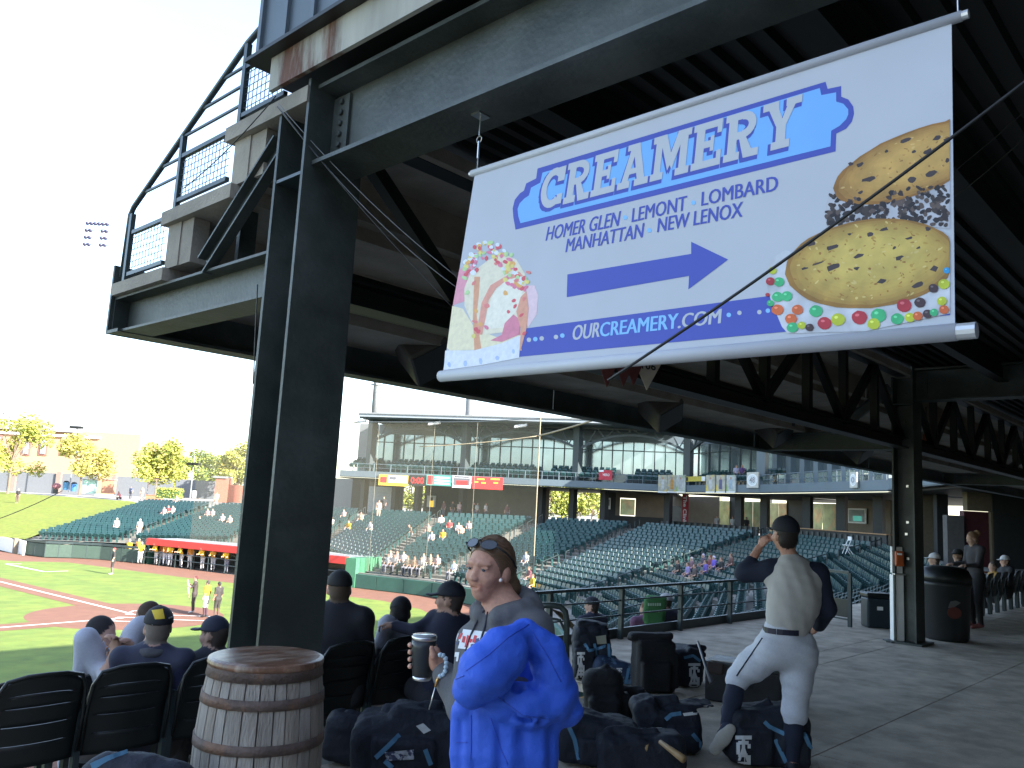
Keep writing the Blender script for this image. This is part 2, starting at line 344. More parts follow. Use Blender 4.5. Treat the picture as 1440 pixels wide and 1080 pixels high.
# one flip-up stadium seat, facing +y (towards the field), origin on the tread
def seat_mesh():
    m = MB()
    m.add([(-.22, -.20, .40), (.22, -.20, .40), (.23, -.27, .62), (-.23, -.27, .62), (.20, -.33, .84), (-.20, -.33, .84), (-.22, -.16, .41), (.22, -.16, .41), (.23, -.235, .62), (-.23, -.235, .62), (.19, -.29, .86), (-.19, -.29, .86)],
          [(0, 1, 2, 3), (3, 2, 4, 5), (7, 6, 9, 8), (8, 9, 11, 10), (5, 4, 10, 11), (0, 3, 9, 6), (3, 5, 11, 9), (1, 7, 8, 2), (2, 8, 10, 4), (0, 6, 7, 1)])
    m.add([(-.2, -.13, .38), (.2, -.13, .38), (.2, -.02, .70), (-.2, -.02, .70), (-.19, -.08, .36), (.19, -.08, .36), (.19, .04, .68), (-.19, .04, .68)], [(0, 3, 2, 1), (4, 5, 6, 7), (3, 7, 6, 2), (0, 1, 5, 4), (0, 4, 7, 3), (1, 2, 6, 5)])
    m.box(-.27, -.235, -.2, .02, 0, .45); m.box(-.27, -.235, -.22, .1, .56, .6)
    return m
sm = seat_mesh(); SV = np.array(sm.v); 
proto = sm.build('stadium_seat', SEATM, origin=(0, 0, 0)); seat_me = proto.data; bpy.data.objects.remove(proto)
seats = []
for r in range(NR):
    for i in range(NS-1):
        p, q = lerp(rowp[r][i], rowp[r+1][i], .42), lerp(rowp[r][i+1], rowp[r+1][i+1], .42); p[2] = rowp[r][i][2]; q[2] = rowp[r][i+1][2]
        d = q-p; L = np.linalg.norm(d); d = d/L; g0, g1 = (.75, .75)
        k = int((L-g0-g1)/.56)
        nx = V3(-d[1], d[0], 0); inw = rowp[0][i]-rowp[1][i]
        if nx@inw < 0: nx = -nx
        ang = math.atan2(nx[1], nx[0])-math.pi/2
        for j in range(k):
            c = p+d*(g0+.28+.56*j+(L-g0-g1-.56*k)/2); seats.append((*c, ang, i, r))
def proj(p):
    d = V3(*p[:3])-CAMP; wz = d@F_; return (720+FPX*(d@R_)/wz, 540-FPX*(d@U_)/wz, wz)
near = []
far = []
for s_ in seats:
    u, v, wz = proj((s_[0], s_[1], s_[2]+.6))
    if wz < 1 or u < -60 or u > 1480 or v > 1000: continue
    if s_[0] < 8: continue
    (near if (760 < u < 1240 and v < 832 or 1290 < u < 1335) and s_[4] >= 6 else far).append((wz, s_))
near.sort(key=lambda t: t[0]); far += near[290:]; near = near[:290]
for k, (wz, s_) in enumerate(near):
    o = bpy.data.objects.new('stadium_chair', seat_me); C.objects.link(o); o.location = s_[:3]; o.rotation_euler = (rnd.uniform(-.02, .02), 0, s_[3]+rnd.uniform(-.03, .03))
    lab = {6: 'empty flip-up seat in the shaded block between the capped player and the jacketed woman', 7: 'empty flip-up seat in the shaded block around the head of the capped player', 8: 'empty flip-up seat in the shaded block between the capped player and the far column'}.get(s_[4], 'empty flip-up seat in the dim block right of the far column'); tag(o, lab, 'chair', lab.replace('empty flip-up seat', 'empty flip-up seats'))
vs = []; nf = len(SV)
for wz, s_ in far:
    c_, s2 = math.cos(s_[3]), math.sin(s_[3]); v = SV.copy(); v = np.c_[v[:, 0]*c_-v[:, 1]*s2+s_[0], v[:, 0]*s2+v[:, 1]*c_+s_[1], v[:, 2]+s_[2]]; vs.append(v)
m = MB(); m.v = [tuple(q) for q in np.concatenate(vs)]
m.f = [[i+k*nf for i in f] for k in range(len(far)) for f in sm.f]; m.m = [0]*len(m.f)
tag(m.build('distant_seats', SEATM, fix=False), 'rows of empty green flip-up seats filling the sunlit stands across the field', 'stadium seats', kind='stuff')
print('seats', len(near), len(far))
# stair rails down the aisles
for i in (1, 2, 3, 4, 5, 6, 7, 8):
    t = None; base = rowp[2][i]
    g = empty('aisle_handrail', base, None, 'handrail', 'handrails on the aisle stairs of the stands')
    g['label'] = {1: 'thin handrail down the leftmost sunlit aisle beside the lawn', 2: 'thin handrail down the aisle above the left part of the red dugout roof', 3: 'thin handrail down the aisle close to the right of the big column', 4: 'handrail on the sunlit yellowish stairs right of the red dugout roof', 5: 'handrail on the dark stairs at the edge of the sunlight above the woman', 6: 'handrail on the dark aisle between the two large shaded blocks of seats', 7: 'handrail on the shaded aisle left of the capped player', 8: 'handrail on the shaded aisle right of the capped player'}[i]
    rail = MB()
    for k in range(1, NR, 3):
        a = rowp[k][i]; b = rowp[min(k+2, NR)][i]
        MB().bar(a, a+V3(0, 0, .85), .05).build('post', RAILM, g); MB().bar(b, b+V3(0, 0, .85), .05).build('post', RAILM, g)
        MB().bar(a+V3(0, 0, .85), b+V3(0, 0, .85), .05).build('rail', RAILM, g)
# padded wall behind home plate
PAD = mat('wall_padding', (.035, .105, .075), .6, var=.12, scale=2)
g = empty('backstop_wall', (36.9, 40.5, FZ), 'low green padded wall round the back of home plate below the stands', 'wall')
path = [V3(*p, 0) for p in WALL[1:9]]; path[-1] = V3(35.25, 47, 0)
for a, b in zip(path[:-1], path[1:]):
    n = max(1, int(np.linalg.norm(b-a)/2)); 
    for k in range(n):
        p, q = a+(b-a)*k/n, a+(b-a)*(k+1)/n; d = (q-p)/np.linalg.norm(q-p); nn = V3(-d[1], d[0], 0)
        bevel(MB().obox((p+q)/2+V3(0, 0, FZ+.47)-nn*.12, d*(np.linalg.norm(q-p)/2-.012), nn*.1, V3(0, 0, .46)).build('wall_pad', PAD, g), .02, 1)
        bw = MB().obox((p+q)/2+V3(0, 0, FZ+.5)-nn*.4, d*np.linalg.norm(q-p)/2, nn*.17, V3(0, 0, .5)).build('wall_core', STAND, g)
# ---------------------------------------------------------------- concourse floor: slabs with open joints
floor = MB()
floor.add([(-9, -10, -.012), (7, -10, -.012), (7, 4.72, -.012), (-9, 4.72, -.012)], [(0, 1, 2, 3)])
floor.add([(7, -10, -.012), (40, -10, -.012), (40, 9.0, -.012), (36, 9.3, -.012), (22, 7.05, -.012), (7, 6.95, -.012)], [(0, 1, 2, 3, 4, 5)])
back = [(40, -10), (90, -10), (90, 95), (48, 110)] + [(p[0]+.3, p[1]) for p in TOP[:9]] + [(40, 9)]
floor.poly([(x, y, -.012) for x, y in back])
fl = tag(floor.build('concourse_floor', STAND, fix=False), kind='structure')
for f in fl.data.polygons: pass
ys = [-8.4, -5.2, -3.6, -2.0, -.4, 1.1, 2.7, 4.3, 4.72]
for i in range(len(ys)-1):
    x = -9.
    while x < 21.9:
        x1 = min(x+3.1, 22)
        y1 = ys[i+1]
        if x1-x > .3: MB().box(x+.006, x1-.006, ys[i]+.006, y1-.006, -.1, rnd.uniform(-.001, .001)).build('concrete_slab', CONC, fl)
        x = x1
x = 7.02
while x < 21.9:
    x1 = min(x+3.1, 22); MB().box(x+.006, x1-.006, 4.726, 6.94, -.1, rnd.uniform(-.001, .001)).build('concrete_slab', CONC, fl); x = x1
for i in range(6):
    x0 = 22+i*3.1
    for y0, y1 in ((-.4, 2.7), (2.7, 4.3), (4.3, 6.9)): MB().box(x0+.006, x0+3.094, y0+.006, y1-.006, -.1, rnd.uniform(-.001, .001)).build('concrete_slab', CONC, fl)
m = MB(); m.box(-12, 7, 4.722, 5.85, -1, -.15); m.box(-12, 7, 5.85, 6.8, -1.2, -.38); m.box(-12, 7, 6.8, 7.3, -1.5, -.62); tag(m.build('seat_steps', STAND), kind='structure')
# ---------------------------------------------------------------- the deck overhead
XB = 2.5                                       # near face of the end frame
deck = empty('upper_deck', (2.7, 4.25, 0), 'dark steel and concrete upper deck with stepped seating tiers overhead', 'building')
def column(x):
    cl = MB(); x0, x1 = x-.205, x+.205
    cl.box(x0, x1, 4.09, 4.115, 0, 4.19); cl.box(x0, x1, 4.385, 4.41, 0, 4.08); cl.box(x-.012, x+.012, 4.115, 4.385, 0, 4.19)
    col = cl.build('column', STEEL, deck); MB().box(x0-.08, x1+.08, 3.99, 4.5, .002, .03).build('base_plate', STEEL, col)
    MB().box(x0+.004, x-.012, 4.116, 4.384, 3.60, 3.62).build('stiffener', RAILM, col)
    for z in (1.25, 1.62, 1.8, 2.35, 2.8, 2.95, 3.1, 3.35, 3.8):
        MB().obox((x-.02, 4.25+.03*((z*7) % 2-.8), z), (.02, 0, 0), (0, .018, 0), (0, 0, .018)).build('bolt', STEEL if z > 2.5 else CHROME, col)
    return col
column(2.705); column(13.65); column(24.6); column(35.5)
def girder(x):
    g = MB(); ibeam(g, (x, 4.085, 3.915), (x, -9, 3.915), .5, .3, .025, .02); gd = g.build('girder', STEEL, deck)
    pl = MB().box(x-.03, x-.0105, 3.93, 4.086, 3.7, 4.12).build('bolt_plate', STEEL, gd)
    for k in range(6): bevel(MB().lathe([(.02, 0), (.02, .018)], (0, 0, 0), 6).build('bolt', STEEL, pl, origin=(0, 0, 0)), .003, 1)
    for k, b in enumerate(pl.children): b.rotation_euler = (0, -math.pi/2, 0); b.location = V3(x-.03, 4.0, 3.74+.068*k)-wloc(pl)
    c = MB(); ibeam(c, (x-.05, 4.41, 3.055), (x-.05, 6.68, 3.055), .29, .24, .018, .014)
    cb = c.build('cantilever_beam', STEEL, deck); MB().box(x-.17, x+.07, 6.681, 6.70, 2.905, 3.2).build('end_plate', STEEL, cb)
    b = MB(); d = V3(0, -.8, .62); p, q = V3(x-.13, 5.27, 3.235), V3(x-.13, 4.43, 3.88)
    b.bar(p, q, .012, .15, up=(0, .6, .8)); b.bar(p+V3(-.03, .042, .056), q+V3(-.03, .042, .056), .07, .014, up=(0, .6, .8)); b.bar(p-V3(.03, .042, .056), q-V3(.03, .042, .056), .07, .014, up=(0, .6, .8))
    b.build('diagonal_brace', STEEL, deck)
    MB().box(x-.06, x+.06, 5.02, 5.06, 3.2, 3.62).build('stub_post', STEEL, deck)
girder(2.7); girder(13.65); girder(24.6)
XE = 40
# stepped precast tiers: tread slabs and risers as separate lengths
STEPS = [(6.68, 5.9, 3.205, 3.30), (5.92, 5.02, 3.63, 3.73), (5.07, 4.2, 4.045, 4.145), (4.2, 3.3, 4.46, 4.56)]
x = XB-.02
while x < XE:
    x1 = min(x+5.48, XE)
    for k, (ya, yb, z0, z1) in enumerate(STEPS[:3]): MB().box(x+.008, x1-.008, yb-.1, ya, z0, z1).build('tread_slab', PRECAST, deck)
    for ya, z0, z1 in ((5.87, 3.302, 3.628), (5.0, 3.732, 4.043)): MB().box(x+.05, x1-.008, ya-.2, ya, z0, z1).build('riser', PRECAST, deck)
    MB().box(x+.02, x1, 6.702, 6.73, 2.905, 3.46).build('fascia_plate', STEEL, deck)
    f = MB(); f.box(x+.02, x1, 6.5, 6.70, 2.905, 2.93); f.build('fascia_flange', STEEL, deck)
    x = x1
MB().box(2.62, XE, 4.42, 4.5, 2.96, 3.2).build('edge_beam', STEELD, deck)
# closed ends of the tiers, and the roof deck over the concourse with its joists
MB().box(2.54, 2.66, 5.5, 5.86, 3.305, 3.627).build('riser_end', PRECAST, deck)
MB().box(2.54, 2.66, 4.62, 4.985, 3.735, 4.04).build('riser_end', PRECAST, deck)
m = MB(); 
for k in range(94):
    y = 4.1-k*.15; m.add([(2.9, y, 4.19), (XE, y, 4.19), (XE, y-.06, 4.19), (2.9, y-.06, 4.19), (2.9, y-.075, 4.24), (XE, y-.075, 4.24), (XE, y-.135, 4.24), (2.9, y-.135, 4.24), (2.9, y-.15, 4.19), (XE, y-.15, 4.19)], [(0, 1, 2, 3), (3, 2, 5, 4), (4, 5, 6, 7), (7, 6, 9, 8)])
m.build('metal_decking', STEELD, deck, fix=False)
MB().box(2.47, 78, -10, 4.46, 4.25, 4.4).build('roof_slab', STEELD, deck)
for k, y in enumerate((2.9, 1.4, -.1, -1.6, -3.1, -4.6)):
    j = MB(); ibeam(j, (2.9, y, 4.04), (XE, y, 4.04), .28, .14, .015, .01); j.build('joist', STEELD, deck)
# trusses running between the columns
for x0, x1 in ((2.93, 13.43), (13.87, 24.4), (24.8, 35.3)):
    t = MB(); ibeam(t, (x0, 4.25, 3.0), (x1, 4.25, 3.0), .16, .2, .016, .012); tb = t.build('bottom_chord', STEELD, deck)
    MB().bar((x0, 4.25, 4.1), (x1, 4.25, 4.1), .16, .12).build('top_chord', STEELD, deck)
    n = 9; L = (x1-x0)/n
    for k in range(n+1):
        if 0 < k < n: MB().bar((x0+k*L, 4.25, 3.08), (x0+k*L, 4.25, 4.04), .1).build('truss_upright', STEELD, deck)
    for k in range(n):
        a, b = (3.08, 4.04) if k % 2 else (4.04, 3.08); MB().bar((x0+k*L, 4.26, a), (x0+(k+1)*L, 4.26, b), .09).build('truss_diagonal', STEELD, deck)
# end wall of the level above: rusty flashing, drip edge, ribbed siding
MB().box(2.44, 2.468, -9, 4.47, 4.2, 4.42).build('flashing', RUST, deck)
MB().box(2.36, 2.6, -9, 4.66, 4.421, 4.445).build('drip_edge', STEELD, deck)
y = 4.62
sd = None
for k in range(28):
    w0 = .30
    p = MB().box(2.43, 2.47, y-w0+.008, y, 4.446, 7.4); p.box(2.405, 2.43, y-.04, y-.004, 4.446, 7.4); p.build('siding_panel', SIDING, deck); y -= w0
    if y < -4: break
MB().box(2.475, 2.9, 4.2, 4.6, 4.446, 7.4).build('corner_panel', SIDING, deck)
# suites on top, which shade the concourse and the near half of the field
m = MB(); m.box(2.9, 62, -9.6, 3.6, 4.6, 10.3); m.build('suite_block', SIDING, deck)
MB().box(2.0, 62.5, -10.2, 4.9, 10.3, 10.6).build('suite_roof', STEELD, deck)
# safety rail on the steps
gr = MB; 
pts = [(6.62, 3.30, 3.93), (5.78, 3.73, 4.33), (4.98, 4.15, 4.76)]
top = [(2.53, 6.66, 3.46), (2.53, 6.62, 3.88), (2.53, 6.56, 3.95), (2.53, 5.78, 4.33), (2.53, 4.97, 4.74), (2.53, 4.6, 4.78)]
g = empty('safety_railing', (2.53, 6.6, 3.3), 'dark sloping guard railing with mesh panels along the deck end', 'railing')
MB().tube([(2.53, 6.62, 3.36), (2.53, 6.60, 3.86), (2.53, 6.55, 3.92), (2.53, 4.97, 4.745), (2.53, 4.4, 4.93)], .022, 8).build('handrail', RAILM, g, True)
for y, z0, z1 in ((6.55, 3.305, 3.86), (5.79, 3.735, 4.30), (4.96, 4.15, 4.73)): MB().box(2.512, 2.548, y-.02, y+.02, z0, z1).build('post', RAILM, g)
for (ya, yb, zb, zt) in ((6.5, 5.9, 3.36, 3.70), (5.77, 5.06, 3.80, 4.14), (4.94, 4.42, 4.21, 4.56)):
    MB().bar((2.53, ya, zt), (2.53, yb, zt), .03).build('panel_rail', RAILM, g); MB().bar((2.53, ya, zb), (2.53, yb, zb), .03).build('panel_rail', RAILM, g)
    wm = MB(); n = int((ya-yb)/.05)
    for k in range(1, n): wm.bar((2.53, ya-(ya-yb)*k/n, zb), (2.53, ya-(ya-yb)*k/n, zt), .004)
    for k in range(1, 7): wm.bar((2.528, ya, zb+(zt-zb)*k/7), (2.528, yb, zb+(zt-zb)*k/7), .004)
    tag(wm.build('wire_mesh', RAILM, g), kind='stuff')
for ya, yb, z0 in ((6.5, 5.8, 3.72), (5.78, 4.98, 4.16)):
    for k in range(1, 4):
        z = z0+.14*k; ye = 6.55-(z-3.92)/(4.745-3.92)*1.58
        if ye < ya+.05 and ye > yb: MB().bar((2.53, yb, z), (2.53, ye, z), .016).build('bar', RAILM, g)
# ---------------------------------------------------------------- the block behind the concourse (out of frame, closes the space and throws the big shade)
bb = empty('concession_block', (10, -8, 0), 'dark brick concession block closing the back of the concourse', 'building')
MB().box(-24, 78, -12, -7.2, 0, 4.19).build('wall', mat('tan_blockwork', (.26, .225, .18), .9, var=.2, scale=1), bb)
MB().box(-24, 2.4, -12, -7.2, 4.25, 11.2).build('upper_wall', SIDING, bb)
# ---------------------------------------------------------------- hanging banner
VINYL = mat('banner_vinyl', (.465, .48, .525), .55, var=.03, scale=4, bump=.05, bscale=6)
ALU = mat('banner_pole', (.62, .63, .65), .35, .6, var=.08)
TL, TR, BL, BR = pb(668, 243, 2.70), pb(1338, 27, 2.70), pb(622, 529, 2.51), pb(1343, 467, 2.51)
bN = np.cross(TR-TL, BL-TL); bN /= np.linalg.norm(bN); bN = bN if bN@CAMP-bN@TL > 0 else -bN
def bn(u, v, off=0):
    off = off*.3; d = ray(u, v); return CAMP+d*(((TL-CAMP)@bN)/(d@bN))+bN*off
ban = empty('hanging_banner', (2.6, 1.7, 2.3), 'large white vinyl banner with blue lettering, an arrow and ice cream, hung from the girder', 'banner')
bm_ = MB(); NU, NV = 24, 12
bv = [[lerp(lerp(TL, TR, i/NU), lerp(BL, BR, i/NU), j/NV) for i in range(NU+1)] for j in range(NV+1)]
bm_.add([p for r in bv for p in r]+[p-bN*.002 for r in bv for p in r], [(j*(NU+1)+i, j*(NU+1)+i+1, (j+1)*(NU+1)+i+1, (j+1)*(NU+1)+i) for j in range(NV) for i in range(NU)]+[((NU+1)*(NV+1)+j*(NU+1)+i, (NU+1)*(NV+1)+(j+1)*(NU+1)+i, (NU+1)*(NV+1)+(j+1)*(NU+1)+i+1, (NU+1)*(NV+1)+j*(NU+1)+i+1) for j in range(NV) for i in range(NU)])
bm_.build('fabric', VINYL, ban, fix=False)
dt = (TR-TL)/np.linalg.norm(TR-TL); db = (BR-BL)/np.linalg.norm(BR-BL)
MB().tube([TL-dt*.02, TR+dt*.03], .018, 10).build('top_hem', VINYL, ban, True); MB().tube([BL-db*.01, BR+db*.005], .026, 12).build('bottom_hem', VINYL, ban, True)
MB().tube([TR+dt*.03, TR+dt*.05], .015, 10).build('top_pole_end', ALU, ban); MB().tube([BR+db*.006, BR+db*.055], .024, 12).build('bottom_pole_end', ALU, ban); MB().tube([TL-dt*.035, TL-dt*.02], .013, 10).build('top_pole_end', ALU, ban)
for q in (TL+dt*.015, TR+dt*.02):
    h = MB(); t = V3(2.70, q[1], 3.655)
    h.tube([t, t-V3(0, 0, .10)], .004, 6); h.tube([t-V3(0, 0, .10)+V3(0, .017*math.cos(a), -.02+.017*math.sin(a)) for a in np.linspace(1.57, 7.85, 12)], .003, 5); h.tube([t-V3(0, 0, .13), t-V3(0, 0, .22)], .006, 6); h.tube([t-V3(0, 0, .22), q], .003, 5)
    h.box(2.66, 2.74, q[1]-.03, q[1]+.03, 3.655, 3.664); h.build('hanging_hook', CHROME, ban)
def inkm(n, c): return mat('ink_'+n, c, .55, var=.03, scale=5)
INKD = inkm('royal', (.052, .075, .40)); INKL = inkm('light', (.17, .42, .83)); INKW = inkm('white', (.475, .49, .525)); INKB = inkm('sky', (.22, .5, .85))
def art(name, pix, off, m):
    return MB().poly([bn(u, v, off) for u, v in pix]).build(name, m, ban)
outer = [(725, 323), (722, 306), (721, 293), (724, 281), (731, 272), (737, 268), (740, 258), (754, 251), (756, 237), (1161, 115), (1164, 125), (1183, 121), (1183, 136), (1193, 140), (1200, 150), (1201, 160), (1198, 171), (1190, 181), (1176, 188), (1175, 213)]
cx_, cy_ = 962, 217
inner = [(732, 314), (729, 304), (728, 294), (731, 286), (738, 279), (744, 275), (747, 264), (760, 257), (763, 243), (1153, 124), (1155, 134), (1176, 130), (1176, 143), (1186, 146), (1193, 154), (1193, 161), (1190, 168), (1181, 177), (1169, 184), (1168, 206)]
art('badge_border', outer, .0015, INKD); art('badge', inner, .003, INKL)
art('arrow', [(798, 386), (972, 357), (972, 340), (1024, 365), (968, 407), (969, 388), (797, 418)], .0015, INKD)
art('bottom_band', [(738, 462), (1083, 416), (1336, 386), (1336, 443), (1110, 466), (728, 502)], .0015, INKD)
# slab-serif letters drawn as strokes on a unit cell
def rect(x0, x1, y0, y1): return [(x0, y0), (x1, y0), (x1, y1), (x0, y1)]
def arc(cx, cy, rx, ry, a0, a1, t, n=10):
    A = np.linspace(math.radians(a0), math.radians(a1), n)
    return [[(cx+rx*math.cos(a), cy+ry*math.sin(a)), (cx+rx*math.cos(b), cy+ry*math.sin(b)), (cx+(rx-t)*math.cos(b), cy+(ry-t*.8)*math.sin(b)), (cx+(rx-t)*math.cos(a), cy+(ry-t*.8)*math.sin(a))] for a, b in zip(A[:-1], A[1:])]
GL = {
 'C': (arc(.5, .5, .5, .5, 50, 310, .24, 16)+[rect(.66, .94, .62, .98), rect(.72, .94, .05, .3)], .95),
 'R': ([rect(.1, .36, 0, 1), rect(0, .46, 0, .16), rect(0, .5, .84, 1), rect(.36, .55, .42, .58), [(.42, .45), (.62, .45), (.80, 0.16), (.58, .0)], rect(.58, 1.0, 0, .16)]+arc(.5, .71, .4, .29, -90, 90, .22, 10), 1.0),
 'E': ([rect(.1, .36, 0, 1), rect(0, .9, 0, .16), rect(0, .88, .84, 1), rect(.36, .62, .43, .58), rect(.55, .66, .34, .67), rect(.76, .9, 0, .32), rect(.74, .88, .7, 1)], .92),
 'A': ([[(.12, .1), (.34, .1), (.6, 1), (.4, 1)], [(.42, 1), (.66, 1), (.96, .1), (.7, .1)], rect(0, .44, 0, .16), rect(.6, 1.08, 0, .16), rect(.3, .76, .3, .43), rect(.24, .6, .86, 1)], 1.08),
 'M': ([rect(.1, .32, 0, 1), rect(.92, 1.16, 0, 1), rect(0, .42, 0, .16), rect(.82, 1.26, 0, .16), rect(0, .4, .84, 1), rect(.86, 1.26, .84, 1), [(.2, 1), (.44, 1), (.7, .38), (.56, .16)], [(.82, 1), (1.06, 1), (.7, .16), (.56, .38)]], 1.26),
 'Y': ([rect(.4, .66, 0, .5), rect(.28, .78, 0, .16), [(.08, 1), (.36, 1), (.64, .42), (.42, .42)], [(.74, 1), (.98, 1), (.64, .42), (.46, .42)], rect(0, .44, .84, 1), rect(.64, 1.06, .84, 1)], 1.06)}
word = 'CREAMERY'; tot = sum(GL[c][1] for c in word)+.07*(len(word)-1)
o0, o1, oT = bn(757, 297), bn(1125, 202), bn(766, 241)
def letter(ch, x, grow, dx, dy, off, m, nm):
    b = MB()
    for k, pl in enumerate(GL[ch][0]):
        cx = sum(p[0] for p in pl)/len(pl); cy = sum(p[1] for p in pl)/len(pl)
        q = [(px_+(grow if px_ > cx else -grow), py_+(grow if py_ > cy else -grow)) for px_, py_ in pl] if grow else pl
        b.poly([o0+(o1-o0)*((x+px_+dx)/tot)+(oT-o0)*(py_+dy)+bN*(off*.3+.00005*k) for px_, py_ in q])
    b.build(nm, m, ban)
x = 0
for ch in word:
    letter(ch, x, .035, -.05, -.05, .0045, INKD, 'letter_shadow'); letter(ch, x, 0, 0, 0, .0075, INKW, 'letter'); x += GL[ch][1]+.07
def textmesh(body, bold=0.0):
    cu = bpy.data.curves.new('t', 'FONT'); cu.body = body; cu.offset = bold; cu.resolution_u = 3; ob = bpy.data.objects.new('t', cu); C.objects.link(ob)
    dg_ = bpy.context.evaluated_depsgraph_get(); me = bpy.data.meshes.new_from_object(ob.evaluated_get(dg_)); bpy.data.objects.remove(ob)
    v = np.array([q.co[:] for q in me.vertices]); f = [tuple(p.vertices) for p in me.polygons]; bpy.data.meshes.remove(me)
    return v, f
def text3(name, body, p0, p1, pT, m, parent, nrm_, bold=0.0, off=.0, fat=0):
    """flat lettering filling the parallelogram p0 (bottom left), p1 (bottom right), pT (top left)"""
    v, f = textmesh(body, bold); lo, hi = v.min(0), v.max(0)
    q = [p0+(p1-p0)*((a[0]-lo[0])/(hi[0]-lo[0]))+(pT-p0)*((a[1]-lo[1])/(hi[1]-lo[1]))+nrm_*off for a in v]
    mb = MB(); e = (p1-p0)/np.linalg.norm(p1-p0)*fat; [mb.add([p+e*k+nrm_*.00012*k for p in q], f) for k in ((0, 1, 2) if fat else (0,))]
    return mb.build(name, m, parent, fix=False)
def btext(body, a, b, c, m, bold=0, off=.0009): return text3('lettering', body, bn(*a), bn(*b), bn(*c), m, ban, bN, 0, off, .0016 if m is INKD else .0022)
btext('HOMER GLEN', (767, 339), (869, 318), (771, 319), INKD); btext('LEMONT', (888, 313), (964, 296), (890, 293), INKD); btext('LOMBARD', (986, 290), (1093, 268), (987, 270), INKD)
btext('MANHATTAN', (795, 355), (903, 334), (798, 336), INKD); btext('NEW LENOX', (924, 327), (1043, 305), (926, 307), INKD)
btext('OUR', (804, 479), (842, 474), (807, 458), INKW, 0); btext('CREAMERY', (843, 474), (952, 462), (845, 454), INKB, 0); btext('.COM', (953, 462), (1012, 455), (955, 442), INKW, 0)
def dot(u, v, r, m, off=.003, sq=1.0, name='dot'): return art(name, [(u+r*math.cos(a), v+r*sq*math.sin(a)) for a in np.linspace(0, 6.283, 13)[:-1]], off, m)
for u, v, m_ in ((879, 306, INKB), (975, 285, INKB), (913, 324, INKB), (744, 478, INKW), (753, 477, INKB), (762, 476, INKW), (782, 474, INKW), (791, 472, INKB), (1025, 443, INKB), (1040, 440, INKW), (1068, 439, INKW), (1080, 437, INKB)): dot(u, v, 3.2, m_)
# printed pictures: flat polygons in several inks
PRINT = mat('print_ink', (1, 1, 1), .55, var=.10, scale=45, attr=True)
COOK = mat('print_cookie', (1, 1, 1), .6, var=.22, scale=16, attr=True, bump=0)
def pblob(mb, u, v, ru, rv, col, off, n=14, jit=.0, rot=0.0, clip=1336):
    mb.col = col; c, s = math.cos(rot), math.sin(rot); q = []
    for a in np.linspace(0, 2*math.pi, n+1)[:-1]:
        k = 1+rnd.uniform(-jit, jit); x, y = ru*k*math.cos(a), rv*k*math.sin(a); q.append(bn(min(u+x*c-y*s, clip), v+x*s+y*c, off))
    mb.poly(q)
def ppoly(mb, pix, col, off): mb.col = col; mb.poly([bn(u, v, off) for u, v in pix])
ck = MB()
ppoly(ck, [(1161, 288), (1166, 276), (1180, 268), (1230, 270), (1336, 250), (1336, 322), (1300, 318), (1165, 319)], (.42, .42, .46), .0045)
for k in range(300):
    u = rnd.uniform(1163, 1334); top_ = 274+ (0 if u < 1240 else -(u-1240)*.25); v = rnd.uniform(top_, 318)
    pblob(ck, u, v, rnd.uniform(3, 5.5), rnd.uniform(2.5, 4), rnd.choice([(.018, .014, .016), (.03, .02, .02), (.05, .035, .03), (.10, .07, .06)]), .0052+k*.00001, 7, .25, rnd.uniform(-1, 1))
for k, q in enumerate(np.linspace(0, 1, 9)): pblob(ck, 1290, 228-q*3, 124-60*q, 44-24*q, tuple(lerp((.27, .125, .025), (.52, .31, .085), q**.6)), .0072+.0001*k, 40, .012+.03*q, -.36)
for k in range(90): a = rnd.uniform(0, 6.28); q = rnd.random()**.5*.9; pblob(ck, 1290+124*q*math.cos(a)*.93+44*q*math.sin(a)*.35, 228-124*q*math.cos(a)*.35+44*q*math.sin(a)*.93, rnd.uniform(1, 3.5), rnd.uniform(.6, 1.6), rnd.choice([(.30, .15, .04), (.58, .38, .13), (.40, .2, .05)]), .0083+.000002*k, 6, .3, rnd.uniform(-1, 1)) if 1290+124*q*math.cos(a)*.93+44*q*math.sin(a)*.35 < 1332 else None
ppoly(ck, [(1081, 378), (1086, 364), (1104, 352), (1300, 400), (1336, 360), (1336, 441), (1217, 466), (1108, 469), (1100, 460), (1085, 425), (1078, 400)], (.52, .53, .57), .0045)
for k, q in enumerate(np.linspace(0, 1, 10)): pblob(ck, 1226+q*6, 371-q*10, 122-62*q, 62-36*q, tuple(lerp((.30, .15, .028), (.55, .40, .10), q**.55)), .0088+.0001*k, 46, .010+.04*q, -.12)
for k in range(190): a = rnd.uniform(0, 6.28); q = rnd.random()**.5*.93; u_, v_ = 1226+122*q*math.cos(a)+7*math.sin(a)*q, 371-14*q*math.cos(a)+62*q*math.sin(a); pblob(ck, u_, v_, rnd.uniform(1, 4), rnd.uniform(.6, 1.8), rnd.choice([(.34, .19, .04), (.60, .46, .16), (.42, .26, .05), (.3, .14, .03)]), .0099+.000001*k, 6, .3, rnd.uniform(-1, 1)) if u_ < 1331 else None
CH = (.05, .035, .035)
for u, v, a, b in ((1141, 343, 6, 4), (1172, 348, 9, 3.5), (1208, 360, 6, 3), (1265, 363, 6, 3), (1174, 376, 11, 4), (1244, 323, 6, 3), (1240, 396, 7, 3), (1291, 401, 7, 3.5), (1315, 378, 6, 4), (1224, 330, 4, 3), (1205, 378, 4, 2.5), (1278, 336, 5, 2), (1150, 371, 10, 1.6), (1305, 322, 4, 3), (1258, 349, 3, 2), (1292, 349, 3, 2), (1195, 330, 3, 2), (1132, 378, 5, 1.5)): pblob(ck, u, v, a, b, CH, .0101, 8, .35, -.3)
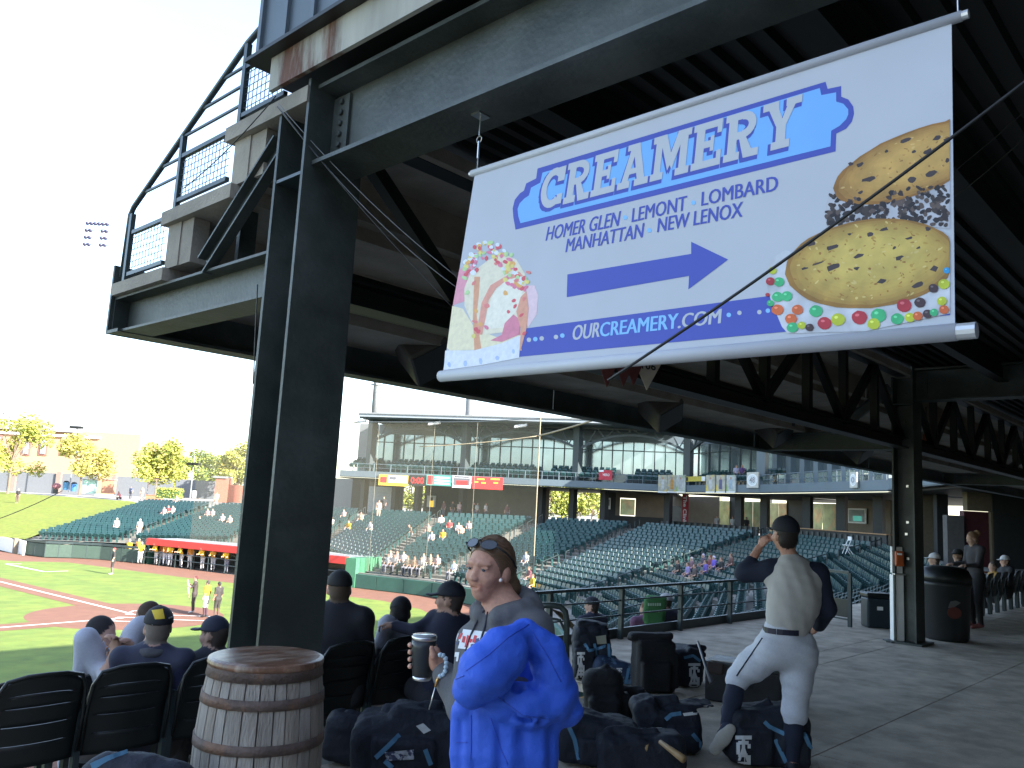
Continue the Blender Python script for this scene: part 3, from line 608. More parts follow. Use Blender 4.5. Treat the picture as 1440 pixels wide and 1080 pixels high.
for u, v, a, b in ((1222, 252, 10, 3.5), (1282, 254, 7, 5), (1309, 246, 8, 4), (1274, 198, 7, 3), (1305, 213, 6, 3), (1332, 198, 5, 4), (1318, 195, 6, 3), (1285, 214, 4, 2), (1257, 255, 3, 2), (1210, 232, 5, 3), (1197, 231, 4, 2.5), (1333, 226, 3, 3), (1247, 213, 3, 2), (1210, 271, 4, 2)): pblob(ck, u, v, a, b, CH, .0086, 8, .35, -.4)
G_, R_2, O_, Y_, W_, BR_ = (.05, .42, .17), (.42, .03, .045), (.62, .13, .035), (.45, .5, .03), (.03, .3, .6), (.06, .03, .035)
for k, (u, v, r, c) in enumerate(((1096, 397, 7.5, G_), (1094, 418, 8, G_), (1107, 417, 8, G_), (1084, 396, 6.5, R_2), (1094, 436, 8.5, O_), (1122, 436, 8, O_), (1113, 449, 8.5, O_), (1148, 438, 9.5, G_), (1160, 455, 10, R_2), (1179, 450, 10, Y_), (1209, 447, 11, R_2), (1236, 444, 11, G_), (1229, 456, 9, Y_), (1272, 430, 10.5, R_2), (1262, 449, 9, G_), (1280, 447, 7.5, Y_), (1294, 426, 8, BR_), (1313, 406, 7, BR_), (1291, 445, 7, O_), (1305, 442, 7, BR_), (1328, 400, 8, Y_), (1332, 381, 5, W_), (1325, 424, 7, Y_), (1328, 436, 7, O_), (1314, 440, 6, G_), (1115, 461, 8, G_), (1128, 458, 6, Y_), (1087, 381, 6, Y_), (1139, 461, 6, BR_), (1084, 427, 5, G_), (1080, 415, 3, R_2))):
    pblob(ck, u, v, r, r*.88, c, .0112+k*.00004, 14, .04); pblob(ck, u-r*.25, v-r*.3, r*.3, r*.2, tuple(min(1, q*1.5+.1) for q in c), .0135+k*.00001, 8, .1)
ck.build('printed_cookie_sandwiches', COOK, ban, fix=False)
ic = MB()
PK, CRM, CAR, RED, YEL = (.72, .30, .38), (.75, .68, .52), (.68, .33, .19), (.65, .10, .12), (.72, .62, .18)
def icp(pix, col, off): ppoly(ic, [(600+u/4.909, 320+v/4.909) for u, v in pix], col, off)
icp([(225, 290), (290, 250), (330, 300), (290, 500), (200, 530), (180, 540)], PK, .0015)
icp([(690, 400), (745, 400), (770, 470), (760, 600), (700, 690), (660, 560)], (.75, .55, .6), .0015)
icp([(178, 540), (250, 560), (330, 690), (440, 740), (520, 770), (650, 740), (655, 850), (500, 830), (330, 845), (160, 850), (140, 830)], (.78, .70, .48), .0018)
icp([(260, 420), (300, 320), (420, 230), (520, 180), (620, 220), (680, 320), (690, 470), (640, 620), (560, 720), (400, 740), (310, 650), (262, 540)], CRM, .0025)
icp([(470, 440), (560, 350), (650, 325), (672, 420), (630, 560), (540, 690), (430, 700), (395, 690), (430, 540)], (.80, .76, .64), .0035)
icp([(330, 340), (370, 340), (360, 480), (345, 600), (380, 850), (330, 850), (320, 620), (325, 450)], CAR, .0032)
icp([(640, 305), (668, 335), (560, 360), (480, 420), (430, 500), (385, 740), (345, 740), (380, 520), (440, 400), (540, 340)], (.72, .32, .24), .0045)
icp([(650, 480), (690, 440), (705, 560), (690, 700), (650, 850), (630, 850), (650, 700), (620, 580)], (.70, .33, .22), .0045)
icp([(540, 660), (600, 600), (650, 640), (640, 740), (520, 790), (440, 780), (520, 740)], (.66, .22, .30), .0040)
for k in range(130):
    a = rnd.uniform(0, 1); u = 270+400*a+rnd.uniform(-40, 40); v = 330-210*math.sin(math.pi*min(1, a*1.02+.1))**1+rnd.uniform(-20, 110)
    if k > 110: u = rnd.uniform(280, 760); v = rnd.uniform(380, 760)
    pblob(ic, 600+u/4.909, 320+v/4.909, rnd.uniform(2, 4.6), rnd.uniform(2, 3.6), rnd.choice([RED, (.72, .22, .2), (.75, .4, .12), YEL, (.72, .2, .3), (.7, .75, .8), (.45, .65, .3)]), .0052+k*.00001, 8, .2, rnd.uniform(-1, 1))
icp([(130, 850), (330, 848), (520, 800), (650, 745), (640, 900), (380, 950), (120, 985)], (.70, .72, .78), .0062)
for u, v in ((158, 945), (268, 940), (374, 925), (490, 900), (602, 855)): pblob(ic, 600+u/4.909, 320+v/4.909, 2.6, 4, (.4, .5, .8), .0068, 6, .3)
ic.build('printed_ice_cream', PRINT, ban, fix=False)
# ---------------------------------------------------------------- wine barrel beside the column
bc = V3(2.29, 3.66, 0); ZT = .955
def br(z): t = (z-.47)/.47; return .300-.04*t*t
bar = empty('wine_barrel', bc, 'weathered wooden barrel with rusty hoops and a varnished round top beside the column', 'barrel')
STAVE = [mat('stave_%s' % n, c, .85, var=.3, scale=5, stretch=(3, 3, .45), bump=.6, bscale=40, col2=(.17, .145, .125), c2lo=.45, c2hi=.75) for n, c in (('grey', (.33, .295, .26)), ('pale', (.37, .335, .30)), ('brown', (.29, .25, .21)))]
nst = 26; a0 = 0
wd = [rnd.uniform(.75, 1.3) for _ in range(nst)]; sw = sum(wd)
for k in range(nst):
    a1 = a0+2*math.pi*wd[k]/sw; m = MB(); zs = np.linspace(0, .93, 11); vs = []
    for z in zs:
        for rr, s_ in ((br(z), .006), (br(z)-.025, 0)):
            for a in (a0+s_/br(z)*.6, (a0+a1)/2, a1-s_/br(z)*.6): vs.append(bc+V3(rr*math.cos(a), rr*math.sin(a), z))
    fs = []
    for i in range(10):
        b = i*6
        for c in (0, 1): fs.append((b+c, b+c+1, b+c+7, b+c+6)); fs.append((b+4+c, b+3+c, b+9+c, b+10+c))
        fs.append((b, b+6, b+9, b+3)); fs.append((b+2, b+5, b+11, b+8))
    fs += [(60, 61, 62, 65, 64, 63), (2, 1, 0, 3, 4, 5)]
    m.add(vs, fs).build('stave', rnd.choice(STAVE), bar, smooth=False); a0 = a1
HOOP = mat('rusty_hoop', (.12, .085, .072), .75, .2, var=.4, scale=12, bump=.4, col2=(.19, .11, .075))
for z, h in ((.03, .05), (.16, .045), (.58, .045), (.77, .045), (.885, .075)):
    n = 48; vs = []; fs = []
    for zz, e in ((z, .001), (z, .006), (z+h, .006), (z+h, .001)):
        for j in range(n): t = 2*math.pi*j/n; r_ = br(zz)+e; vs.append(bc+V3(r_*math.cos(t), r_*math.sin(t), zz))
    for i in range(3):
        for j in range(n): fs.append((i*n+j, i*n+(j+1) % n, (i+1)*n+(j+1) % n, (i+1)*n+j))
    MB().add(vs, fs).build('hoop', HOOP, bar, smooth=True)
LID = mat('varnished_wood', (.15, .075, .045), .3, var=.5, scale=5, stretch=(2, 5, 1), col2=(.27, .2, .15), c2lo=.45, c2hi=.62, bump=.2, bscale=25)
bevel(MB().lathe([(.268, 0), (.274, .012), (.270, .03), (.25, .036), (0.001, .036)], bc+V3(0, 0, .93), 56).build('round_top', LID, bar, smooth=False), .004, 2)
# ---------------------------------------------------------------- wires and cables
def cable(name, a, b, sag, r, m, label, n=14):
    a, b = V3(*a), V3(*b); return tag(MB().tube([lerp(a, b, t)-V3(0, 0, sag*4*t*(1-t)) for t in np.linspace(0, 1, n)], r, 6).build(name, m, smooth=True), label, 'cable')
cable('cable', P(1480, 85, 1.9), P(855, 535, 2.55), .02, .0045, CABLE, 'thick black cable crossing diagonally in front of the banner')
cable('cable', P(1470, 130, 3.3), P(1330, 250, 4.4), .01, .003, CABLE, 'upper thin black cable running into the dark right of the banner')
cable('cable', P(1470, 165, 3.3), P(1330, 285, 4.4), .02, .003, CABLE, 'lower thin black cable running into the dark right of the banner')
cable('wire', pb(391, 145, 2.44), P(646, 392, 4.25), .05, .0026, GREYCABLE, 'topmost pale wire drooping from the column head behind the banner')
cable('wire', pb(392, 150, 2.44), P(650, 410, 4.25), .08, .0026, GREYCABLE, 'middle pale wire drooping from the column head behind the banner')
cable('wire', pb(390, 150, 2.43), P(642, 438, 4.25), .03, .003, CABLE, 'lowest dark wire drooping from the column head behind the banner')
cable('wire', pb(388, 135, 2.44), pb(258, 265, 2.46), .04, .004, CABLE, 'loose black wire hanging against the mesh railing of the deck end')
cable('wire', pb(362, 400, 2.44), pb(356, 540, 2.49), -.01, .004, CABLE, 'short black wire running down the field side of the column')
cable('cable', pz(-40, 742, -2), P(88, 690, 60), .2, .03, CABLE, 'black support cable slanting across the lawn at the left edge')
# ---------------------------------------------------------------- concourse railing, hand rail
rl = empty('concourse_railing', (12, 6.8, 0), 'long dark metal railing with a kick plate between the concourse and the stand', 'railing')
XR0, XR1 = 7.3, 14.9
MB().box(XR0, XR1, 6.77, 6.83, .675, .71).build('top_rail', RAILM, rl); MB().tube([(XR0, 6.8, .52), (XR1, 6.8, .52)], .012, 6).build('mid_rail', RAILM, rl); MB().tube([(XR0, 6.8, .32), (XR1, 6.8, .32)], .012, 6).build('mid_rail', RAILM, rl)
MB().box(XR0, XR1, 6.86, 6.9, .0, .13).build('kick_plate', RAILM, rl)
for x in (7.4, 8.2, 9.75, 11.3, 12.85, 14.85): MB().box(x-.03, x+.03, 6.77, 6.83, 0, .672).build('post', RAILM, rl)
rl2 = empty('concourse_railing', (14.8, 6, 0), 'short return of dark railing panels beyond the capped player, ending left of the far column', 'railing')
for p, q in ((V3(14.9, 6.74, 0), V3(14.6, 5.5, 0)),):
    MB().bar(p+V3(0, 0, .9), q+V3(0, 0, .9), .05).build('top_rail', RAILM, rl2); MB().bar(p+V3(0, 0, .12), q+V3(0, 0, .12), .03).build('bottom_rail', RAILM, rl2)
    for t in (0, .5, 1): c = lerp(p, q, t); MB().box(c[0]-.03, c[0]+.03, c[1]-.03, c[1]+.03, 0, .9).build('post', RAILM, rl2)
    MB().bar(p+V3(0, 0, .3), q+V3(0, 0, .3), .012, .3).build('infill_panel', BLACK, rl2)
TUBE = mat('tube_rail', (.05, .065, .06), .35, .2, var=.15)
h = MB(); pts = [P(745, 852, 6.6), P(775, 851, 6.6), P(788, 853, 6.6), P(795, 860, 6.6), P(797, 872, 6.6), P(796, 985, 6.6)]
hr = empty('stair_handrail', pts[-1], 'bent steel tube handrail just right of the woman in front of the long railing', 'handrail')
MB().tube(pts, .024, 10).build('tube', TUBE, hr, True); MB().tube([p-V3(0, 0, .1) for p in pts[:3]]+[pts[4]-V3(0, 0, .1)], .012, 6).build('lower_bar', TUBE, hr, True)
# ---------------------------------------------------------------- folding stadium chairs near the camera, facing the field (+y)
def chair_back():
    TT = sorted(list(np.linspace(0, 1, 17))+[.24, .252, .44, .452, .64, .652, .79, .802]); nx, nz = 14, len(TT)-1; vs = []; 
    for j in range(nz+1):
        for i in range(nx+1):
            s = -1+2*i/nx; t = TT[j]
            wdt = .235*(1 if t < .55 else 1-.10*((t-.55)/.45)**2); z = .36+.50*t-(.07*abs(s)**3.2*max(0, (t-.6)/.4)); y = -.20-.11*t-.045*(1-s*s)+.02*math.sin(t*3.1)
            vs.append((wdt*s, y, z))
    fs = []
    for j in range(nz):
        for i in range(nx):
            if TT[j] in (.24, .44, .64, .79) and 2 <= i < nx-2: continue
            fs.append((j*(nx+1)+i, j*(nx+1)+i+1, (j+1)*(nx+1)+i+1, (j+1)*(nx+1)+i))
    return MB().add(vs, fs)
def make_chair():
    t = empty('stadium_chair', (0, 0, 0))
    b = chair_back().build('backrest', BLACK, t, True, fix=False); md = b.modifiers.new('thick', 'SOLIDIFY'); md.thickness = .014
    rim = MB(); rim.tube([(-.235, -.24, .40), (-.237, -.275, .60), (-.225, -.30, .76), (-.19, -.325, .835), (-.1, -.345, .858), (0, -.353, .862), (.1, -.345, .858), (.19, -.325, .835), (.225, -.30, .76), (.237, -.275, .60), (.235, -.24, .40)], .011, 6); rim.build('back_rim', BLACK, t, True)
    bevel(MB().obox((0, .0, .42), (.215, 0, 0), (0, .2, .02), (0, -.002, .018)).build('seat', BLACK, t), .012, 2)
    for s in (-1, 1):
        l = MB(); l.box(s*.25-.014, s*.25+.014, -.24, -.19, 0, .66); l.build('leg', RAILM, t); MB().box(s*.25-.014, s*.25+.014, -.1, -.05, .0, .40).build('leg', RAILM, t)
        MB().box(s*.25-.025, s*.25+.025, -.24, .12, .63, .66).build('armrest', BLACK, t)
    return t
ch0 = make_chair()
GRP = 'black stadium chairs along the edge of the concourse'
row1 = {1.25: 'black stadium chair cut off by the left edge in the nearer row', 1.76: 'empty slotted black stadium chair left of the man with the yellow cap patch', 2.27: 'black stadium chair the man with the yellow cap patch sits in', 2.78: 'black stadium chair half hidden behind the wooden barrel', 3.80: 'black stadium chair the broad man in dark clothes sits in, right of the column', 4.31: 'black stadium chair behind the tumbler, holding the capped man with the outstretched arm', 4.82: 'black stadium chair behind the shoulder of the woman'}
for k, (x, lab) in enumerate(row1.items()):
    o = ch0 if k == 0 else copy_tree(ch0); o.location = (x, 5.3, -.15); o.rotation_euler = (0, 0, rnd.uniform(-.05, .05)); tag(o, lab, 'chair', GRP)
row2 = {1.45: 'lower black stadium chair at the far left in the second row towards the field', 1.96: 'second-row black stadium chair under the player with the raised knee', 2.47: 'second-row black stadium chair under the leaning player in grey', 2.98: 'second-row black stadium chair under the man in profile with the navy cap', 4.0: 'second-row black stadium chair left of the player in white and grey', 4.51: 'second-row black stadium chair under the player in white and grey'}
for x, lab in row2.items():
    o = copy_tree(ch0); o.location = (x, 6.25, -.38); o.rotation_euler = (0, 0, rnd.uniform(-.05, .05)); tag(o, lab, 'chair', GRP)
# ---------------------------------------------------------------- things at the far column
x0, y0 = pz(1262, 903, 0)[:2]
d = empty('dispenser_stand', (x0, y0, 0), 'white hand sanitizer post with an orange sign standing against the far column', 'dispenser stand')
def cbox(name, c, wx, wd, z0, z1, m, par, bv=.008):
    return bevel(MB().obox((c[0], c[1], (z0+z1)/2), RT*wx/2, FH*wd/2, V3(0, 0, (z1-z0)/2)).build(name, m, par), bv, 2)
cbox('post', (x0, y0), .165, .12, .02, 1.0, WHITE, d); cbox('base', (x0, y0), .32, .3, 0, .02, RAILM, d, .004); cbox('drip_tray', (x0-FH[0]*.08, y0-FH[1]*.08), .17, .1, 1.002, 1.02, CHROME, d, .003)
cbox('back_panel', (x0, y0), .165, .06, 1.022, 1.42, WHITE, d); cbox('dispenser', (x0-FH[0]*.08, y0-FH[1]*.08), .13, .1, 1.13, 1.36, mat('orange_plastic', (.42, .085, .02), .4), d, .02)
cbox('label', (x0-FH[0]*.135-RT[0]*.01, y0-FH[1]*.135-RT[1]*.01), .07, .006, 1.30, 1.33, WHITE, d, .001)
c = P(1279, 803, 13.0); e = empty('electrical_box', c-V3(0, 0, .2), 'grey electrical box with conduit fixed to the far column', 'electrical box')
GREYM = mat('grey_box', (.16, .165, .16), .5, .3)
cbox('box', c, .16, .1, c[2]-.22, c[2]+.22, GREYM, e); cbox('cover', (c[0]-FH[0]*.055, c[1]-FH[1]*.055), .1, .01, c[2]-.08, c[2]+.06, mat('box_cover', (.4, .41, .4), .4), e, .002)
MB().tube([c+V3(0, 0, .22), P(1263, 690, 13.0), P(1264, 650, 13.0), P(1275, 625, 13.0), P(1276, 585, 13.0)], .012, 6).build('conduit', GREYM, e, True)
c = P(1330, 862, 13.5); c[2] = 0
t = empty('trash_bin', c, 'large dark round bin with a reddish emblem right of the far column', 'bin')
BIN = mat('bin_plastic', (.025, .028, .03), .5)
MB().lathe([(.29, 0), (.33, .05), (.36, .82), (.38, .84), (.38, .9)], c, 28).build('body', BIN, t, True); MB().lathe([(.385, .9), (.385, .98), (.33, 1.1), (.2, 1.14), (.01, 1.15)], c, 28).build('lid', BLACK, t, True)
em = P(1342, 862, 13.14); MB().prism([(.11*math.cos(a), .09*math.sin(a)) for a in np.linspace(0, 6.283, 15)[:-1]], em, RT, V3(0, 0, 1), -FH*.006).build('emblem', mat('emblem_red', (.16, .045, .035), .6), t)
MB().prism([(-.1, .0), (.0, .02), (.1, .09), (.02, .12), (-.06, .1)], em+V3(0, 0, .07)-FH*.008, RT, V3(0, 0, 1), -FH*.004).build('emblem_crest', mat('emblem_grey', (.16, .16, .16), .6), t)
cooler = P(1232, 855, 14.6); t = empty('cooler', (cooler[0], cooler[1], 0), 'dark cooler box with a small white label by the foot of the far column', 'cooler')
cbox('body', cooler, .42, .3, 0, .5, mat('cooler_navy', (.02, .035, .045), .5), t, .03); cbox('lid', cooler, .44, .32, .503, .58, BLACK, t, .02); q = cooler-FH*.155; cbox('label', q, .1, .008, .3, .36, WHITE, t, .001)
# speakers slung under the deck edge, section pennants
SPK = mat('speaker_grey', (.075, .07, .06), .7)
for (u, v, lab) in ((600, 500, 'boxy speaker under the deck edge nearest the big column'), (935, 578, 'boxy speaker under the deck edge below the pennants'), (1095, 605, 'boxy speaker under the deck edge between two others'), (1212, 632, 'boxy speaker under the deck edge beside the far column')):
    c = pa(u, v, 6.05); g = empty('speaker', c, lab, 'speaker', 'speakers slung under the deck edge')
    s = 0.34; dirv = V3(0, -.75, -.66); up_ = np.cross(dirv, V3(1, 0, 0)); rx = V3(1, .0, 0)
    a1 = (rx+up_)/math.sqrt(2); a2 = (rx-up_)/math.sqrt(2)
    bevel(MB().obox(c+dirv*-.1, a1*s*.62, a2*s*.62, dirv*.24).build('cabinet', SPK, g), .03, 2); bevel(MB().obox(c+dirv*.145, a1*s*.55, a2*s*.55, dirv*.004).build('grille', BLACK, g), .003, 1); MB().tube([c-dirv*.1, (c[0], c[1], 3.63)], .02, 6).build('bracket', STEELD, g)
def pennant(u, v, a, sx, sz, cols, lab, txt=None):
    c = pa(u, v, a); g = empty('pennant', c, lab, 'pennant', 'pennants hung from the truss')
    MB().prism([(-sx, 0), (sx, 0), (0, -sz)], c, V3(.94, -.34, 0), V3(0, 0, 1), V3(.0, .006, 0)).build('flag', cols, g)
    if txt: text3('number', txt, c+V3(-.45*sx, .16*sx, -sz*.34)+V3(-.01, -.02, 0), c+V3(.45*sx, -.16*sx, -sz*.34)+V3(-.01, -.02, 0), c+V3(-.45*sx, .16*sx, -sz*.08)+V3(-.01, -.02, 0), BLACK, g, V3(-.34, -.94, 0), .02, .0)
    MB().tube([c+V3(0, 0, 0), c+V3(0, 0, .25)], .004, 5).build('cord', CABLE, g)
pennant(911, 506, 4.05, .16, .27, mat('pennant_cream', (.5, .44, .36), .8), 'cream triangular section pennant with the number 106 below the banner', '106')
for k, u in enumerate((855, 878, 892)): pennant(u, 511, 4.05, .09, .2, mat('pennant_maroon', (.12, .03, .03), .8), ['small maroon pennant farthest left below the banner', 'small maroon pennant in the middle of three below the banner', 'small maroon pennant next to the numbered cream one'][k])
c = P(1303, 620, 14.5); g = empty('round_sign', c, 'round pale sign with an orange shape hung from the truss at the far column', 'sign')
MB().prism([(.17*math.cos(a), .17*math.sin(a)) for a in np.linspace(0, 6.283, 25)[:-1]], c, RT, V3(0, 0, 1), FH*.02).build('disc', mat('sign_pale', (.3, .29, .27), .7), g); MB().prism([(-.06, .12), (.06, .12), (.08, 0), (.03, -.22), (0, -.16), (-.04, -.2), (-.08, 0)], c-FH*.004, RT, V3(0, 0, 1), -FH*.008).build('orange_shape', mat('sign_orange', (.3, .09, .03), .7), g); MB().tube([c+V3(0, 0, .17), c+V3(0, 0, .6)], .008, 5).build('hanger', CABLE, g)
# ---------------------------------------------------------------- suite building behind home plate
FA = [V3(50.3, 69.6, 0), V3(66.3, 40.5, 0), V3(60.4, 29.6, 0), V3(49.9, 17.1, 0), V3(38, 9.6, 0)]
def segof(u): return 0 if u < 950 else 1 if u < 1068 else 2 if u < 1250 else 3
def segn(i):
    d = FA[i+1]-FA[i]; d /= np.linalg.norm(d); n = V3(d[1], -d[0], 0); n = n if n@(HOME-FA[i]) > 0 else -n
    return d, n
def fp(u, setb, z=0, seg=None, v=700):
    """point on the facade, set back from the balcony front, seen at picture column u"""
    i = segof(u) if seg is None else seg; d, n = segn(i); o = FA[i]-n*setb; r = ray(u, v)[:2]
    t = np.linalg.solve(np.array([[r[0], -d[0]], [r[1], -d[1]]]), o[:2]-CAMP[:2]); q = o+d*t[1]; q[2] = z; return q
SB = empty('suite_building', (66, 42, 0), 'two-storey grandstand building with arched roof trusses, glass suites and a balcony behind home plate', 'building')
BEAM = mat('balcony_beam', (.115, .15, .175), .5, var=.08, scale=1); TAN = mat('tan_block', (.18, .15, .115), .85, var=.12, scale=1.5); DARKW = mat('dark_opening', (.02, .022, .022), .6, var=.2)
ROOF = mat('roof_edge', (.26, .29, .32), .45, var=.06); TRUS = mat('truss_paint', (.042, .058, .064), .5, var=.1); GLASS = mat('suite_glass', (.26, .32, .34), .12, .75, var=.12, scale=.8); GREYP = mat('grey_panel', (.20, .21, .22), .6, var=.06)
def fwall(name, u0, u1, z0, z1, setb, th, m, par, seg=None):
    i = segof((u0+u1)/2) if seg is None else seg; p, q = fp(u0, setb, 0, i), fp(u1, setb, 0, i); d, n = segn(i)
    return MB().obox((p+q)/2-n*th/2+V3(0, 0, (z0+z1)/2), (q-p)/2, n*th/2, V3(0, 0, (z1-z0)/2)).build(name, m, par)
RNG = {0: (475, 951), 1: (951, 1067.5), 2: (1067.5, 1249), 3: (1249, 1420)}
for i, (ua, ub) in RNG.items():
    fwall('balcony_beam', ua, ub, 3.7, 4.28, 0, .35, BEAM, SB, i); fwall('balcony_floor', ua, ub, 4.05, 4.27, .36, 6, STAND, SB, i); fwall('beam_flange', ua, ub, 3.62, 3.698, -.06, .4, TRUS, SB, i)
    fwall('rail', ua, ub, 5.0, 5.05, .1, .05, BEAM, SB, i); fwall('rail', ua, ub, 4.62, 4.65, .12, .03, BEAM, SB, i)
    L = np.linalg.norm(fp(ua, .1, 0, i)-fp(ub, .1, 0, i)); n = int(L/1.6)
    for k in range(n+1): u = ua+(ub-ua)*k/n; p = fp(u, .1, 0, i); MB().box(p[0]-.03, p[0]+.03, p[1]-.03, p[1]+.03, 4.28, 5.0).build('rail_post', BEAM, SB)
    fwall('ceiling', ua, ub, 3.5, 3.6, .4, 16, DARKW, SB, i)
# roof and eave
def uoff(u, extra): return u
for (ua, ub, sg) in ((495, 951, 0), (951, 1100, 1)):
    fwall('roof', ua, ub, 9.62, 10.0, -1.4, 16, ROOF, SB, sg); fwall('roof_soffit', ua+1, ub, 9.5, 9.61, -1.2, 15, TRUS, SB, sg); fwall('gutter', ua, ub, 9.9, 10.04, -1.5, .12, GREYP, SB, sg)
fwall('roof', 1068, 1260, 9.6, 10.0, .5, 12, ROOF, SB, 2)
COLS = [517, 651, 810, 967, 1072]
for k, u in enumerate(COLS):
    p = fp(u, 1.5, 0, 0 if u < 960 else 1); MB().box(p[0]-.35, p[0]+.35, p[1]-.35, p[1]+.35, 4.28, 9.5).build('roof_column', TRUS if k != 4 else BEAM, SB)
    for du in (-1, 1):
        q = fp(u+du*22, 1.5, 9.3, 0 if u < 960 else 1)
for k in range(4):
    sg = 0 if k < 3 else 1; p, q = fp(COLS[k], 1.5, 0, sg), fp(COLS[k+1], 1.5, 0, sg); n = 12
    arch = [lerp(p, q, t)+V3(0, 0, 7.35+1.5*(1-(2*t-1)**2)) for t in np.linspace(0, 1, n+1)]; topc = [lerp(p, q, t)+V3(0, 0, 9.42) for t in np.linspace(0, 1, n+1)]
    m = MB()
    for a, b in zip(arch[:-1], arch[1:]): m.bar(a, b, .2, .22)
    tr = m.build('arched_truss', TRUS, SB); m = MB(); m.bar(topc[0], topc[-1], .2, .2); m.build('top_chord', TRUS, SB)
    for i in range(n): MB().bar(*((arch[i], topc[i+1]) if i % 2 else (topc[i], arch[i+1])), .1).build('web', TRUS, tr)
# glazed suite front: panes between mullions, each pane its own part
def glaze(ua, ub, sg, setb, z0, z1, ztr, n):
    for k in range(n):
        a, b = ua+(ub-ua)*k/n, ua+(ub-ua)*(k+1)/n; e = (b-a)*.05
        fwall('pane', a+e, b-e, z0, ztr-.05, setb+rnd.uniform(0, .04), .04, GLASS, SB, sg); fwall('pane', a+e, b-e, ztr+.05, z1, setb+rnd.uniform(0, .04), .04, GLASS, SB, sg)
        fwall('mullion', a-e, a+e, z0, z1, setb-.06, .16, TRUS, SB, sg)
    fwall('transom', ua, ub, ztr-.05, ztr+.05, setb-.03, .12, TRUS, SB, sg); fwall('window_head', ua, ub, z1, 9.5, setb-.02, .2, BEAM, SB, sg); fwall('sill_wall', ua, ub, 4.28, z0, setb-.02, .2, TRUS, SB, sg)
for a, b, n in ((520, 648, 9), (654, 806, 10), (814, 964, 10)): glaze(a, b, 0, 5, 5.3, 8.45, 7.6, n)
glaze(966, 1069, 1, 4, 5.2, 8.4, 7.6, 7)
for k in range(9):
    u0 = 1072+19.4*k; fwall('pane', u0+1, u0+13.5, 5.05, 7.6, 3.2, .05, GLASS, SB, 2); fwall('pier', u0+13.5, u0+20, 4.28, 9.6, 2.8, .5, BEAM, SB, 2); fwall('pane', u0+1, u0+13.5, 4.3, 4.98, .35, .03, GLASS, SB, 2)
fwall('suite_wall', 1072, 1249, 7.6, 9.6, 3.0, .2, TRUS, SB, 2)
fwall('end_wall', 498, 517, 4.28, 9.5, 5, 8, GREYP, SB, 0)
# concourse level: columns, back walls, openings to the trees
for u in (512, 556, 588, 651, 762, 806, 850, 940, 1040, 1076, 1136, 1184, 1236):
    p = fp(u, 3.0); MB().box(p[0]-.3, p[0]+.3, p[1]-.3, p[1]+.3, 0, 3.6).build('lower_column', DARKW, SB)
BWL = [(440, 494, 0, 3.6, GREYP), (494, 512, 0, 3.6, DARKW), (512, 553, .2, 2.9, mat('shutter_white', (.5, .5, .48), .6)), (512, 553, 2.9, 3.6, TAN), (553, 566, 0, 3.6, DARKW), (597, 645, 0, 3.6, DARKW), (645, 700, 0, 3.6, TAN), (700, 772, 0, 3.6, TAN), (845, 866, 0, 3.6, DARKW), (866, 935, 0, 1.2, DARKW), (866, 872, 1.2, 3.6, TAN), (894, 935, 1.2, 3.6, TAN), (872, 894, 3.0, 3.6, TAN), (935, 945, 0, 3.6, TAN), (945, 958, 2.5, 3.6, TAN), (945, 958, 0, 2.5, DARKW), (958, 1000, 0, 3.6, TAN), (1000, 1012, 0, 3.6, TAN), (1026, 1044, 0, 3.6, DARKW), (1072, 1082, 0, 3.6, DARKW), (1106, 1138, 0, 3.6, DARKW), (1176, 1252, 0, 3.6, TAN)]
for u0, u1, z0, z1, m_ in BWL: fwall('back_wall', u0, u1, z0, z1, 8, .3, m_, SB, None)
for u0, u1 in ((772, 845), (566, 597)): fwall('back_rail', u0, u1, 1.0, 1.06, 8, .06, DARKW, SB, 0)
PGL = mat('lit_glass', (.42, .5, .3), .2, .2, var=.35, scale=1.2, col2=(.6, .42, .25), c2lo=.5, c2hi=.6)
for u0, u1 in ((1012, 1026), (1045, 1058), (1059, 1071), (1083, 1094), (1095, 1106), (1139, 1156), (1157, 1175)): fwall('shop_window', u0, u1, .3, 3.2, 7.9, .06, PGL, SB, None)
fwall('counter_window', 873, 893, 1.3, 2.9, 8.1, .05, PGL, SB, 0)
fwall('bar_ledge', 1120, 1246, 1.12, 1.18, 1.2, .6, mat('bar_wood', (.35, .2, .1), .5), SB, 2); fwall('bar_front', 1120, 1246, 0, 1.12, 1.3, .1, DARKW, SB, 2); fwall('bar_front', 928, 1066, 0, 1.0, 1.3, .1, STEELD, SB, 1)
for k in range(40): u = 930+7.8*k; fwall('slat', u, u+3, .05, .98, 1.22, .06, STEEL, SB, None) if u < 1240 else None
# things fixed to or standing on the building
def sign(name, u0, u1, v0, v1, setb, m_, label, cat, group=None):
    i = segof((u0+u1)/2); c0 = fp(u0, setb); c1 = fp(u1, setb); dep = ((c0+c1)/2-CAMP)@FH
    um = (u0+u1)/2; z1 = P(um, v0, dep)[2]; z0 = P(um, v1, dep)[2]; c = (c0+c1)/2
    g = empty(name, (c[0], c[1], z0), label, cat, group); d, n = segn(i)
    MB().obox((c0+c1)/2+V3(0, 0, (z0+z1)/2), (c1-c0)/2, n*.05, V3(0, 0, (z1-z0)/2)).build('panel', m_, g)
    def loc(x, y, off=.06): return c0*(1-x)+c1*x+V3(0, 0, z0*(1-y)+z1*y)+n*off
    return g, loc, n
def patch(g, loc, x0, x1, y0, y1, m_, name='print', off=.06): return MB().poly([loc(x0, y0, off), loc(x1, y0, off), loc(x1, y1, off), loc(x0, y1, off)]).build(name, m_, g)
def stxt(g, loc, n, s_, x0, x1, y0, y1, m_, off=.065): return text3('lettering', s_, loc(x0, y0, off), loc(x1, y0, off), loc(x0, y1, off), m_, g, n, .015)
